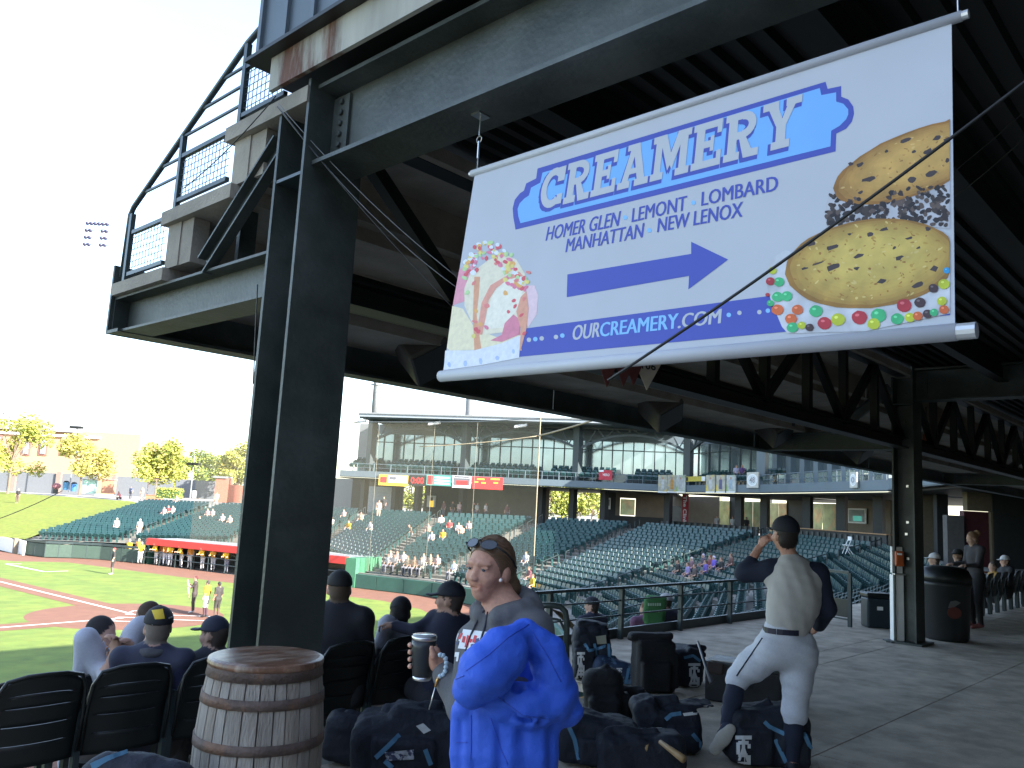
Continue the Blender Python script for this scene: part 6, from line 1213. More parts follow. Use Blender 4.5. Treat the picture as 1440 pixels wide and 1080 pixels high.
tb = empty('tumbler', cup_b, 'black insulated tumbler with a steel rim held in the woman\'s hand', 'tumbler'); H_ = np.linalg.norm(cup_t-cup_b)
MB().lathe([(.031, .012), (.034, .015), (.043, H_*.72), (.043, H_*.88)], cup_b, 28).build('body', mat('tumbler_black', (.018, .022, .026), .4), tb, True); MB().lathe([(.029, 0), (.032, .002), (.0325, .013)], cup_b, 28).build('base_ring', CHROME, tb, True); MB().lathe([(.0435, H_*.88), (.0445, H_*.96), (.043, H_*.965)], cup_b, 28).build('rim', CHROME, tb, True); MB().lathe([(.043, H_*.965), (.041, H_), (.01, H_*1.0)], cup_b, 28).build('lid', mat('clear_lid', (.25, .27, .28), .15), tb, True)
bl = empty('bead_bracelet', P(625, 940, 2.98), 'pale blue bead wristlet hanging from the woman\'s wrist', 'bracelet')
for k, (uu, vv) in enumerate(((619, 921), (623, 922), (626.5, 926), (627.5, 932), (627, 938), (626, 944), (623, 949), (619, 951))): MB().ell(P(uu, vv, 2.93), (.0085, .0085, .0085), 10, 7).build('bead', mat('bead', (.36, .46, .52), .25), bl, True)
MB().tube([P(617, 951, 2.93), P(615, 957, 2.93), P(612, 966, 2.93)], .005, 6).build('charm', mat('gold', (.5, .28, .1), .3, .8), bl, True); MB().tube([P(612, 966, 2.93), P(607, 985, 2.94), P(603, 998, 2.94)], .0022, 5).build('tassel', CHROME, bl, True)
# --- the blue jacket over her arm
Q = Fig(); Q.k = .035; BLU = (.022, .092, .55); Q.col = BLU
q = lambda uu, vv, yy: P(uu, vv, yy)
Q.chain([q(738, 892, 2.60), q(708, 917, 2.53), q(682, 945, 2.50), q(664, 968, 2.52)], [.046, .074, .080, .058], .014)
Q.chain([q(735, 891, 2.62), q(757, 905, 2.60), q(775, 940, 2.60), q(786, 980, 2.60), q(811, 999, 2.63)], [.045, .048, .055, .050, .020], .014); Q.chain([q(772, 920, 2.61), q(808, 1000, 2.63)], [.055, .026], .014); Q.chain([q(808, 1003, 2.63), q(745, 992, 2.58)], [.020, .05], .014)
Q.chain([q(700, 985, 2.56), q(735, 993, 2.57), q(775, 992, 2.58)], [.05, .062, .05], .03); Q.ell(q(748, 958, 2.74), V3(.09, .06, .11), None, .012)
for a, b in (((742, 905), (722, 985)), ((746, 905), (745, 990)), ((750, 908), (764, 985))): Q.cone(q(a[0], a[1], 2.69), q(b[0], b[1], 2.625), .018, .036, .008)
for uu, u2, rr, yy in ((648, 646, .030, 2.62), (662, 664, .022, 2.585), (682, 692, .042, 2.58), (714, 728, .045, 2.585), (745, 750, .048, 2.6), (770, 764, .040, 2.63)): Q.chain([q(uu, 1004, yy), q((uu+u2)/2, 1060, yy-.01), q(u2, 1170, yy)], [rr, rr*1.12, rr*1.05], .008)
Q.chain([q(654, 990, 2.6), q(790, 1010, 2.63)], [.03, .03], .03)
Q.chain([q(748, 903, 2.535), q(737, 930, 2.545), q(727, 968, 2.55)], [.014, .026, .016], -.02); Q.chain([q(752, 915, 2.55), q(752, 965, 2.56)], [.008, .012], -.015); Q.chain([q(690, 996, 2.50), q(760, 1013, 2.53)], [.010, .012], -.015)
js = sine(.004, 26, 9); js2 = sine(.0026, 70, 4)
zq = P(720, 1000, 2.58)[2]; jl = lambda X, Y, Z: .0035*np.sin(55*(X*RT[0]+Y*RT[1])+9*Z)+.002*np.sin(120*(X*RT[0]+Y*RT[1])-14*Z+30*(X+Y))
jd = Q.mesh(.007, lambda X, Y, Z: np.where(Z < zq, jl(X, Y, Z), .55*js(X, Y, Z)+.8*js2(X, Y, Z))); jk = figobj('puffer_jacket', jd, mat('nylon', (1, 1, 1), .68, var=.06, scale=9, attr=True, bump=.35, bscale=26)); tag(jk, 'bright blue padded jacket draped over the woman\'s forearm', 'jacket')
jt = bvh([jd])
def seam(pts, w_=.0035, m_=None):
    o = []
    for i in range(len(pts)-1):
        for t in np.linspace(0, 1, 8)[:-1]:
            uu, vv = pts[i][0]*(1-t)+pts[i+1][0]*t, pts[i][1]*(1-t)+pts[i+1][1]*t; d_ = ray(uu, vv); h = jt.ray_cast(Vector(CAMP), Vector(d_/np.linalg.norm(d_)))
            if h[0] is not None: o.append(V3(*h[0]))
    if len(o) > 2: MB().tube(o, w_*.55, 5).build('seam', m_ or mat('seam_blue', (.015, .06, .42), .6), jk, True)
for pts in ([(744, 878), (715, 896), (688, 920), (650, 947)], [(641, 955), (655, 949)], [(748, 886), (772, 925), (792, 965)], [(641, 1044), (660, 1044)], [(690, 1010), (703, 1050), (716, 1079)], [(700, 980), (735, 1006), (780, 1012)], [(663, 1006), (662, 1078)]): seam(pts)
# --- the player stretching at the railing
Yp = 6.1; f, r, u = frame(165, 4, 0); hc = P(1104, 752, Yp)
pf, pr, pu = frame(160)
G = Fig(); G.k = .03; J = {'f': pf, 'hf': f, 'head': hc, 'neck': P(1113, 788, Yp-.02), 'chest': P(1118, 836, Yp-.03), 'pelvis': P(1108, 904, Yp)}
J['lsh'] = P(1083, 803, Yp+.02); J['rsh'] = P(1149, 808, Yp-.02); J['lel'] = P(1047, 806, Yp+.10); J['lwr'] = P(1067, 771, Yp+.12); J['rel'] = P(1163, 856, Yp-.02); J['rwr'] = P(1150, 880, Yp+.18)
J['lhip'] = P(1088, 912, Yp); J['lkn'] = P(1037, 954, Yp+.20); J['lan'] = P(1022, 1022, Yp+.12); J['ltoe'] = P(1014, 1049, Yp+.2); J['rhip'] = P(1124, 914, Yp); J['rkn'] = P(1117, 1002, Yp+.02); J['ran'] = P(1113, 1074, Yp+.02); J['rtoe'] = P(1106, 1083, Yp+.18)
figure(G, J, .88, {k: (SK if k != 'shoe' else (.015, .018, .03)) for k in ('top', 'leg', 'shoe', 'skin')}, .96); head(G, hc, f, r, u, 1.0, SK, (.02, .014, .012), 1)
G.col = SK; hand(G, P(1068, 768, Yp+.12), P(1082, 752, Yp+.08)-P(1068, 768, Yp+.12), FH*.2+RT*.8, 1.0, 1.0, 1); hand(G, J['rwr'], pf*.8-UP*.5, -pr, 1.0, .8, 1)
pd_ = G.mesh(.010); pl_ = figobj('person', pd_, SKINM); tag(pl_, 'baseball player seen from behind in grey with navy sleeves, one hand at his cap, one leg raised', 'person'); pl_['label'] = 'player seen from behind in grey with navy sleeves, hand at his cap'
T = Fig(); T.k = .035; T.col = (.47, .45, .425)
T.chain([P(1106, 888, Yp), P(1112, 862, Yp-.02), J['chest'], P(1117, 812, Yp-.03)], [.158, .168, .188, .165], .05, (pf, .74)); T.cone(P(1117, 812, Yp-.03), J['neck']-UP*.03, .15, .075, .05, (pf, .8))
for k in 'lr': T.cone(J['chest']+UP*.05, J[k+'sh']-UP*.03, .12, .07, .05)
jf = sine(.004, 14, 12); td = T.mesh(.009, lambda X, Y, Z: jf(X, Y, Z)+.0022*np.sin(70*(X*RT[0]+Y*RT[1])+22*Z)*np.sin(9*Z+2)+.001*np.sin(90*Z+45*(X*RT[0]+Y*RT[1])+20*Y)); figobj('jersey', td, mat('jersey_knit', (1, 1, 1), .9, var=.05, scale=30, attr=True, bump=.25, bscale=14, stretch=(1, 1, .35)), pl_)
T2 = Fig(); T2.k = .03; T2.col = NAVY
for k in 'lr': T2.cone(J['neck']-UP*.035, J[k+'sh'], .070, .080, .04); T2.cone(J[k+'sh'], J[k+'el'], .079, .066, .03); T2.cone(J[k+'el'], lerp(J[k+'el'], J[k+'wr'], .45 if k == 'l' else .9), .066, .052, .02)
T2.ell(J['neck']-UP*.015, V3(.082, .078, .045), None, .02)
figobj('sleeves', T2.mesh(.009, sine(.004, 22, 5)), SKINCLOTH, pl_)
N = Fig(); N.k = .035; N.col = (.54, .555, .62)
N.chain([P(1106, 892, Yp), J['pelvis']-UP*.02], [.166, .175], .04, (pf, .80)); N.cone(J['lhip'], J['rhip'], .128, .128, .05)
N.chain([J['lhip'], lerp(J['lhip'], J['lkn'], .5), J['lkn']], [.125, .112, .088], .04); N.cone(J['lkn'], lerp(J['lkn'], J['lan'], .1), .082, .072, .02)
N.chain([J['rhip'], lerp(J['rhip'], J['rkn'], .5), J['rkn']], [.125, .108, .086], .04); N.cone(J['rkn'], lerp(J['rkn'], J['ran'], .12), .084, .07, .02)
nf_ = sine(.005, 17, 21); nd = N.mesh(.009, lambda X, Y, Z: nf_(X, Y, Z)+.003*np.sin(75*Z+40*(X*RT[0]+Y*RT[1])+15*Y)*np.sin(12*Z+1)); figobj('trousers', nd, SKINCLOTH, pl_); ntree = bvh([nd])
K = Fig(); K.k = .02; K.col = NAVY
for k in 'lr': K = Fig(); K.k = .02; K.col = NAVY; K.chain([lerp(J[k+'kn'], J[k+'an'], .02), lerp(J[k+'kn'], J[k+'an'], .45), J[k+'an']], [.068, .066, .047], .02); figobj('sock', K.mesh(.009), SKINCLOTH, pl_)
K = Fig(); K.col = (.02, .025, .05)
K.chain([J['lan']+FH*-.02, P(1017, 1036, Yp+.09), P(1008, 1052, Yp+.13)], [.046, .046, .036], .02); K.chain([J['ran'], J['rtoe']], [.048, .04], .02); figobj('shoes', K.mesh(.008), SKINCLOTH, pl_)
K = Fig(); K.col = (.42, .40, .36); K.chain([P(1027, 1026, Yp+.040), P(1017, 1038, Yp+.045), P(1006, 1053, Yp+.07)], [.040, .042, .046], .02, (FH, .35)); figobj('shoe_sole', K.mesh(.007), SKINCLOTH, pl_)
bt_ = MB()
for k in range(27):
    a0, a1 = math.radians(k*13.4), math.radians(k*13.4+11 if k % 5 else k*13.4+8); o = P(1106, 886, Yp)
    rr = .176; w1 = lambda a: o+pr*rr*math.cos(a)+pf*rr*.80*math.sin(a)
    if 4 > k-19 > 0: continue
    bt_.add([w1(a0)-UP*.019, w1(a1+.04)-UP*.019, w1(a1+.04)+UP*.019, w1(a0)+UP*.019], [(0, 1, 2, 3)])
bo = bt_.build('belt', mat('belt_navy', (.014, .014, .035), .35), pl_, fix=False); bo.modifiers.new('t', 'SOLIDIFY').thickness = .006
cap('cap', pl_, hc, f, r, u, 1.05, (.010, .012, .020)); m = MB()
for a in np.linspace(0, 1, 12)[:-1]: pass
q_ = []
for t in np.linspace(0, 1, 9):
    uu, vv = 1072+(1036-1072)*t, 897+(950-897)*t; h = ntree.ray_cast(Vector(CAMP), Vector(ray(uu, vv)/np.linalg.norm(ray(uu, vv))))
    if h[0] is not None: q_.append(V3(*h[0])-FH*.002)
if len(q_) > 2: MB().tube(q_, .006, 5).build('side_piping', mat('piping_navy', NAVY, .8), pl_, True)
# --- sitters along the edge of the concourse
def sitter(u_, v_, Y, yaw, label, cols, hairc, capc=None, hyaw=None, pitch=0, s=1.0, lean=0, tweak=None, R=1.0, brim=None, res=.013, hs=1.0):
    hc = P(u_, v_, Y); J = seated(hc, yaw, s, lean); f, r, u = frame(yaw if hyaw is None else hyaw, pitch); J['hf'] = f
    if tweak: tweak(J)
    F = Fig(); F.k = .03; figure(F, J, R, cols, s); head(F, hc, f, r, u, s*1.0*hs, cols['skin'], hairc, 1)
    for k in 'lr':
        d = J[k+'wr']-J[k+'el']; hand(F, J[k+'wr'], d, -UP+J['f']*.1, s, .7, 1 if k == 'l' else -1, cols['skin'])
    o = figobj('person', F.mesh(res, sine(.004, 18, int(u_))), SKINCLOTH); tag(o, label, 'person')
    if capc is not None: cap('cap', o, hc, f, r, u, s*hs*1.02, capc, brim)
    return o, hc, f, r, u, J
mn, hc, f, r, u, J = sitter(222, 882, 5.5, 175, 'seated man in a navy hoodie with a black cap with a yellow patch', {'top': (.025, .028, .055), 'sleeve': (.03, .032, .085), 'leg': (.05, .05, .06), 'shoe': BLK, 'skin': (.42, .25, .19)}, (.16, .13, .11), (.012, .013, .018), hyaw=150, R=1.05)
c_ = hc+u*.075; d_ = (CAMP-c_)/np.linalg.norm(CAMP-c_); d_ = d_-UP*d_[2]*.3; rt2 = np.cross(UP, d_); rt2 /= np.linalg.norm(rt2)
m = MB(); decal_mb(m, bvh([CAPD[-1]]), [(213, 858), (229, 856), (232, 870), (218, 871)], .004, 5); m.build('cap_patch', mat('patch_yellow', (.6, .42, .03), .7), mn, fix=False)
MB().tube([hc+u*.03-f*.09-r*.05, hc+u*.055-f*.10, hc+u*.075-f*.085+r*.07], .006, 6).build('cap_strap', mat('strap_grey', (.3, .3, .3), .6), mn, True)
Hd2 = Fig(); Hd2.k = .04; Hd2.col = (.06, .06, .07); nb = J['neck']
for a in np.linspace(0, 360, 11)[:-1]: t = math.radians(a); Hd2.ell(nb+V3(math.cos(t)*.068, math.sin(t)*.06, -.008), V3(.036, .036, .034), None, .03)
figobj('hood', Hd2.mesh(.012, sine(.004, 30, 2)), SKINCLOTH, mn)
def tw_knee(J):
    J['lkn'] = P(121, 899, 5.75); J['lhip'] = P(160, 962, 5.85); J['lan'] = P(106, 1010, 5.85); J['ltoe'] = J['lan']+RT*-.1
    J['lsh'] = P(140, 932, 5.9); J['rsh'] = P(157, 930, 6.0); J['chest'] = P(150, 948, 6.0)
    J['rel'] = P(165, 940, 5.75); J['rwr'] = P(163, 915, 5.7); J['lel'] = P(150, 950, 5.7); J['lwr'] = P(158, 925, 5.7)
sitter(141, 893, 6.15, 120, 'player with thick black hair hunched behind a raised knee in pale grey', {'top': GREYJ, 'fore': (.4, .24, .18), 'leg': (.40, .42, .50), 'shoe': BLK, 'skin': (.4, .24, .18)}, (.012, .010, .012), None, hyaw=-80, pitch=-15, tweak=tw_knee, R=1.05, hs=1.08)
def tw_lean(J):
    J['chest'] = P(196, 905, 6.1); J['neck'] = P(200, 880, 6.1); J['lsh'] = P(190, 890, 6.0); J['rsh'] = P(206, 885, 6.25); J['lel'] = P(182, 912, 5.9); J['lwr'] = P(168, 903, 5.8); J['rel'] = P(190, 910, 6.0); J['rwr'] = P(172, 908, 5.85)
sitter(207, 868, 6.35, 100, 'player in pale grey leaning forward behind the man with the yellow cap patch', {'top': GREYJ, 'fore': (.42, .25, .18), 'leg': (.40, .42, .50), 'shoe': BLK, 'skin': (.42, .25, .18)}, (.05, .03, .02), None, tweak=tw_lean, hs=.92)
sitter(301, 892, 6.0, 150, 'man in dark clothes with a navy cap in profile, left of the column', {'top': (.025, .028, .04), 'leg': (.05, .05, .06), 'shoe': BLK, 'skin': (.40, .25, .19)}, (.06, .045, .035), (.016, .02, .04), hyaw=105, s=.95)
sitter(477, 828, 6.4, 178, 'broad man in a dark jacket and black cap seated right of the column', {'top': (.014, .015, .022), 'leg': (.03, .03, .035), 'shoe': BLK, 'skin': (.40, .24, .18)}, (.09, .06, .04), (.012, .012, .014), hyaw=160, R=1.22, s=1.05)
def tw_w(J): J['lsh'] = P(545, 878, 6.7); J['lel'] = P(534, 905, 6.6)
sitter(563, 862, 6.9, 165, 'young player in a white and grey jersey with a black cap, bent forward', {'top': (.42, .44, .52), 'leg': (.40, .42, .50), 'shoe': BLK, 'skin': (.14, .08, .055)}, (.015, .012, .012), (.010, .011, .016), pitch=-20, s=.98, hyaw=172, tweak=tw_w)
def tw_arm(J): J['lsh'] = P(612, 872, 6.55); J['lel'] = P(585, 886, 6.45); J['lwr'] = P(556, 880, 6.5)
sitter(633, 843, 6.5, 150, 'capped man in navy stretching his arm out along the seats, left of the woman', {'top': (.020, .022, .045), 'leg': (.04, .04, .05), 'shoe': BLK, 'skin': (.44, .26, .19)}, (.05, .035, .03), (.010, .012, .02), hyaw=105, tweak=tw_arm, R=1.08, s=1.04)
# --- people beyond the long railing and in the dark on the right
sitter(832, 852, 12.2, 150, 'dark-haired person in navy seated behind the left part of the long railing', {'top': (.02, .022, .045), 'leg': (.05, .05, .07), 'shoe': BLK, 'skin': (.42, .26, .2)}, (.03, .02, .018), (.012, .013, .02), hyaw=110, res=.018)
sitter(936, 846, 13.6, 170, 'man with a pale grey cap seated behind the railing beside the green jacket', {'top': (.03, .028, .05), 'leg': (.05, .05, .07), 'shoe': BLK, 'skin': (.35, .2, .15)}, (.05, .04, .03), (.32, .32, .33), hyaw=120, res=.018)
sitter(908, 856, 13.5, 170, 'person half hidden by the green jacket on the seat behind the railing', {'top': (.12, .05, .1), 'leg': (.05, .05, .07), 'shoe': BLK, 'skin': (.42, .26, .2)}, (.12, .06, .03), None, hyaw=140, res=.02)
sitter(1314, 787, 16.5, 100, 'man with a white cap seated behind the trash bin', {'top': (.04, .045, .05), 'leg': (.05, .05, .06), 'shoe': BLK, 'skin': (.45, .28, .21)}, (.08, .06, .05), (.5, .5, .5), hyaw=120, res=.02)
sitter(1347, 781, 17.2, 100, 'boy with a black cap standing out dimly before the grey pier', {'top': (.02, .02, .025), 'leg': (.04, .04, .05), 'shoe': BLK, 'skin': (.4, .25, .18)}, (.03, .02, .02), (.012, .012, .012), hyaw=80, res=.02)
sitter(1413, 789, 19, 95, 'man with a white cap seated at the right edge in the dark', {'top': (.02, .02, .025), 'leg': (.03, .03, .035), 'shoe': BLK, 'skin': (.5, .3, .23)}, (.06, .05, .04), (.6, .6, .62), hyaw=80, res=.02)
sitter(1396, 797, 20, 95, 'dim person in yellow brown beside the man with the white cap', {'top': (.22, .12, .02), 'leg': (.03, .03, .035), 'shoe': BLK, 'skin': (.4, .25, .18)}, (.06, .05, .04), None, hyaw=80, res=.025)
b = pz(1374, 884, 0); J = standing(b, 85, .98); f, r, u = frame(85, -18); J['head'] = J['head']+f*.03; J['hf'] = f
for k in 'lr': J[k+'el'] = J[k+'sh']-UP*.25+f*.08; J[k+'wr'] = J[k+'el']+f*.24+UP*.06
F = Fig(); figure(F, J, 1.0, {'top': (.035, .033, .038), 'leg': (.012, .012, .014), 'shoe': (.22, .07, .07), 'skin': (.4, .25, .19)}, .98); head(F, J['head'], f, r, u, 1.0, (.4, .25, .19), (.2, .12, .07), 1); F.col = (.26, .16, .09); F.ell(J['head']-f*.10+UP*.07, V3(.06, .06, .06), None, .02)
for k in 'lr': hand(F, J[k+'wr'], f+UP*.3, UP*-1+r*.1, 1, .8, 1, (.4, .25, .19))
tag(figobj('person', F.mesh(.016), SKINCLOTH), 'woman with a hair bun in dark clothes standing at the right, looking down', 'person')
gj = empty('green_jacket', P(921, 852, 13.3), 'green jacket with pale lettering hung over a seat back behind the railing', 'jacket'); Fj = Fig(); Fj.col = (.035, .13, .04); a_, b_ = P(908, 842, 13.3), P(934, 840, 13.3); Fj.box((a_+b_)/2-UP*.19, (.15, .05, .23), [RT, FH, UP], .045); Fj.cone(a_+RT*.01-UP*.02, a_-UP*.3, .04, .035, .02); Fj.cone(b_-UP*.02, b_-UP*.33, .04, .035, .02); gd = Fj.mesh(.016, sine(.006, 20, 8)); figobj('cloth', gd, SKINCLOTH, gj)
gt = bvh([gd]); m = MB(); [decal_mb(m, gt, [(911+k*3.2, 848+.3*(k % 2)), (913.4+k*3.2, 848), (913.4+k*3.2, 852), (911+k*3.2, 852)], .01, 1) for k in range(6)]; [decal_mb(m, gt, [(913+k*4, 859), (915.5+k*4, 859), (915.5+k*4, 861), (913+k*4, 861)], .01, 1) for k in range(4)]; tag(m.build('lettering', mat('jacket_print', (.3, .42, .3), .8), gj, fix=False), kind='stuff')
# ---------------------------------------------------------------- bags, bats and the black case on the floor
NAVYB = mat('bag_navy', (.009, .012, .022), .75, var=.25, scale=14, bump=.3, bscale=60); BLKB = mat('bag_black', (.008, .008, .010), .8, var=.25, scale=14, bump=.3, bscale=60); LBLUE = mat('strap_blue', (.075, .19, .31), .7, var=.15); MONO = mat('monogram', (.62, .62, .62), .7, var=.05); BATW = mat('ash_bat', (.42, .27, .13), .45, var=.2, stretch=(1, 1, .2))
S1 = [rect(.25, .75, .88, 1), rect(.15, .33, .55, .95), rect(.25, .7, .46, .58), rect(.66, .85, .1, .52), rect(.2, .75, 0, .12), rect(.15, .3, .1, .25), rect(.7, .85, .75, .9)]
T1 = [rect(.42, .58, -.1, 1.12), rect(.1, .9, 1.05, 1.18)]
A1 = [[(.0, -.12), (.16, -.12), (.56, .8), (.44, .8)], [(.44, .8), (.56, .8), (1.0, -.12), (.84, -.12)], rect(.22, .78, .18, .30), rect(-.08, .24, -.2, -.1), rect(.76, 1.08, -.2, -.1)]
def bag(name, label, prims, m_, res=.014, nz=.007, mono=None, straps=(), tags=(), cat='bag', group='team bags on the concourse floor', seed=1):
    F = Fig(); F.k = .05
    for p in prims: (F.cone(*p[1:]) if p[0] == 'c' else F.ell(*p[1:]) if p[0] == 'e' else F.box(*p[1:]))
    n1, n2 = sine(nz, 16, seed), sine(nz*.45, 55, seed+50); d = F.mesh(res, lambda X, Y, Z: n1(X, Y, Z)+n2(X, Y, Z)); vs = d[0]; vs[:, 2] = np.maximum(vs[:, 2], .004)
    nz2 = None
    g = empty(name, (*((vs.min(0)+vs.max(0))/2)[:2], 0), label, cat, group); figobj('shell', d, m_, g); t = bvh([d])
    if mono:
        mb = MB(); a, b = mono[:2]; bx = [(a[0], a[1]), (b[0], a[1]), (b[0], b[1]), (a[0], b[1])]; sk = mono[2] if len(mono) > 2 else 0; bx = [(bx[0][0]+sk, bx[0][1]), (bx[1][0]+sk, bx[1][1]), bx[2], bx[3]]
        glyph(mb, t, S1+T1+A1, bx, .008); mb.build('monogram', MONO, g, fix=False)
    for st in straps:
        pts = []
        for i in range(len(st)-1):
            for q in np.linspace(0, 1, 7)[:(-1 if i < len(st)-2 else None)]:
                uu, vv = st[i][0]*(1-q)+st[i+1][0]*q, st[i][1]*(1-q)+st[i+1][1]*q; rr = ray(uu, vv); rr = rr/np.linalg.norm(rr); h = t.ray_cast(Vector(CAMP), Vector(rr))
                if h[0] is not None: pts.append(V3(*h[0])-rr*.008)
        if len(pts) > 2:
            mb = MB(); vs_ = []; 
            for i, p in enumerate(pts):
                dd_ = pts[min(i+1, len(pts)-1)]-pts[max(i-1, 0)]; sd_ = np.cross(dd_, CAMP-p); sd_ /= np.linalg.norm(sd_)+1e-9; vs_ += [p-sd_*.014, p+sd_*.014]
            mb.add(vs_, [(2*i, 2*i+1, 2*i+3, 2*i+2) for i in range(len(pts)-1)]); o = mb.build('strap', LBLUE, g, fix=False); o.modifiers.new('t', 'SOLIDIFY').thickness = .004
    for (pix, mm) in tags: mb = MB(); decal_mb(mb, t, pix, .010, 3); mb.build('tag', mm, g, fix=False) if mb.v else None
    return g
AX = lambda a: [V3(*a)/np.linalg.norm(a), np.cross(UP, V3(*a)/np.linalg.norm(a)), UP]
def TA(a, tilt):
    x, y, z = AX(a); c_, s_ = math.cos(tilt), math.sin(tilt); return [x*c_+z*s_, y, z*c_-x*s_]
def Z0(uu, vv, z=0): return pz(uu, vv, z)
# roll-top black bag
c = pz(921, 976, 0)+FH*.13; bag('roll_top_bag', 'tall black roll-top bag standing between the blue camouflage bag and the monogram bag', [('b', c+UP*.25, (.20, .13, .25), AX(RT+FH*.15), .05, .02), ('b', c+UP*.16-FH*.13, (.15, .05, .14), AX(RT+FH*.15), .03, .01), ('b', c+UP*.525-RT*.03, (.22, .07, .035), TA(RT, .06), .03, .01), ('c', c+UP*.5-RT*.2, c+UP*.50-RT*.24, .03, .03, .01), ('b', c+UP*.22+RT*.21, (.03, .1, .17), AX(RT), .025, .01)], BLKB, seed=3, nz=.004)
c = pz(975, 972, 0)+FH*.25; fd = FH*.9-RT*.3; fd /= np.linalg.norm(fd); bag('duffel_bag', 'navy duffel bag with a white monogram beside the long black case', [('b', c+UP*.19+fd*.1, (.175, .26, .185), [RT, FH, UP], .10, .02), ('b', c+UP*.36-fd*.06+RT*.03, (.10, .12, .03), TA(RT, -.25), .03, .015), ('c', c+UP*.39-RT*.02-fd*.05, c+UP*.39+RT*.13-fd*.05, .035, .03, .01)], NAVYB, mono=((966, 938), (987, 968)), straps=([(962, 925), (975, 922), (985, 930)],), seed=4, nz=.006)
cs = empty('equipment_case', pz(1040, 990, 0), 'long black equipment case behind the raised leg of the player', 'case'); a_, b_ = pz(990, 985, 0), pz(1098, 1003, 0); dx = (b_-a_)/np.linalg.norm(b_-a_); dy = V3(-dx[1], dx[0], 0); dy = dy if dy@FH > 0 else -dy; L = np.linalg.norm(b_-a_)
bevel(MB().obox((a_+b_)/2+dy*.22+UP*.17, dx*L/2, dy*.21, UP*.165).build('body', BLKB, cs), .015, 2); bevel(MB().obox((a_+b_)/2+dy*.22+UP*.353, dx*(L/2+.01), dy*.22, UP*.015).build('lid', BLACK, cs), .008, 2); MB().tube([lerp(a_, b_, .4)-dy*.012+UP*.2, lerp(a_, b_, .42)-dy*.04+UP*.2, lerp(a_, b_, .58)-dy*.04+UP*.2, lerp(a_, b_, .6)-dy*.012+UP*.2], .01, 6).build('handle', BLACK, cs, True)
pp = a_+dx*.17+dy*.15+UP*.372
for k, (o, c_, lab) in enumerate(((0, (.55, .5, .48), 'cream sheet of paper lying at the bottom of the pile on the black case'), (.006, (.62, .6, .58), 'white sheet of paper lying on top of the pile on the black case'))): tag(MB().obox(pp+UP*o+dx*.03*k, dx*.15+dy*.02*k, dy*.1, UP*.002).build('paper_sheet', mat('paper%d' % k, c_, .8)), lab, 'paper', 'papers on the black case')
tag(MB().tube([pz(1000, 960, .37), pz(985, 905, .62)+FH*.1], [.018, .012], 8).build('baseball_bat', mat('bat_grey', (.10, .10, .11), .4), smooth=True), 'dark bat handle sticking up behind the papers on the black case', 'bat')
gl = Fig(); gl.col = (.03, .018, .016); o = pz(1010, 948, .40)+FH*.12; [gl.cone(o+dx*.03*k, o+dx*(.03*k+.008)+UP*.06, .028, .02, .012) for k in range(-2, 3)]; tag(figobj('baseball_glove', gl.mesh(.009), SKINCLOTH), 'dark leather baseball glove lying on the black case', 'glove')
c = pz(866, 962, 0)+FH*.1; bag('camouflage_bag', 'blue camouflage bag lying on its side beside the tall black roll-top bag', [('b', c+UP*.12, (.23, .12, .11), TA(RT, -.25), .07, .02), ('c', c+UP*.2-RT*.16, c+UP*.22-RT*.02, .04, .04, .01)], mat('camo_blue', (.02, .04, .09), .7, var=.3, scale=10, col2=(.09, .17, .26), c2lo=.5, c2hi=.54), mono=((866, 942), (876, 956)), straps=([(858, 945), (860, 962)], [(884, 940), (880, 962)]), seed=5)
c = pz(832, 958, 0)+FH*.15; bag('backpack', 'upright navy backpack with a white monogram, light blue straps and a tan tag', [('b', c+UP*.27, (.20, .14, .27), TA(RT, .03), .07, .02), ('b', c+UP*.18-FH*.14-RT*.08, (.11, .05, .15), AX(RT), .03, .01), ('b', c+UP*.2-FH*.13+RT*.13, (.07, .05, .17), AX(RT), .03, .01), ('b', c+UP*.54, (.17, .11, .04), TA(RT, -.1), .035, .01)], NAVYB, mono=((810, 922), (824, 950)), straps=([(822, 905), (828, 915), (842, 912), (852, 908)], [(836, 905), (840, 930)], [(856, 905), (857, 930)]), tags=(([(838, 895), (852, 893), (853, 905), (840, 906)], mat('tag_tan', (.38, .35, .27), .8)),), seed=6)
c = pz(850, 1024, 0)+FH*.15; bag('backpack', 'large plain black backpack standing right of the blue jacket', [('b', c+UP*.22, (.17, .12, .22), TA(RT, .08), .10, .02), ('b', c+UP*.13-FH*.12, (.13, .06, .12), AX(RT), .05, .01), ('c', c+UP*.40-RT*.03, c+UP*.455+RT*.02, .03, .02, .02), ('b', c+UP*.15+RT*.17, (.05, .08, .11), AX(RT), .04, .012)], BLKB, seed=7)
c = pz(893, 1016, 0)+FH*.12; bag('backpack', 'small rounded black bag right of the large black backpack', [('b', c+UP*.13-RT*.03, (.14, .1, .13), TA(RT, -.1), .08, .02), ('b', c+UP*.08-FH*.1-RT*.03, (.1, .04, .07), AX(RT), .03, .01)], BLKB, seed=8)
c = pz(948, 1062, 0)+FH*.15; bag('bat_bag', 'open navy bat bag with a small white emblem and a pale paper', [('b', c+UP*.16-RT*.03, (.24, .15, .15), TA(RT, .05), .06, .03), ('b', c+UP*.24-RT*.19-FH*.03, (.10, .12, .13), TA(RT, .3), .06, .015), ('b', c+UP*.325+RT*.13, (.19, .10, .022), TA(RT, .10), .02, .01), ('b', c+UP*.11-FH*.15+RT*.06, (.12, .05, .09), AX(RT), .04, .01), ('c', c+UP*.33-RT*.10, c+UP*.36+RT*.02, .05, .035, .015)], NAVYB, mono=((919, 1026), (932, 1043)), straps=([(936, 1012), (944, 1005), (958, 1003)], [(974, 1032), (984, 1044), (983, 1066)]), tags=(([(960, 1003), (982, 1000), (980, 1005), (962, 1007)], MONO),), seed=9)
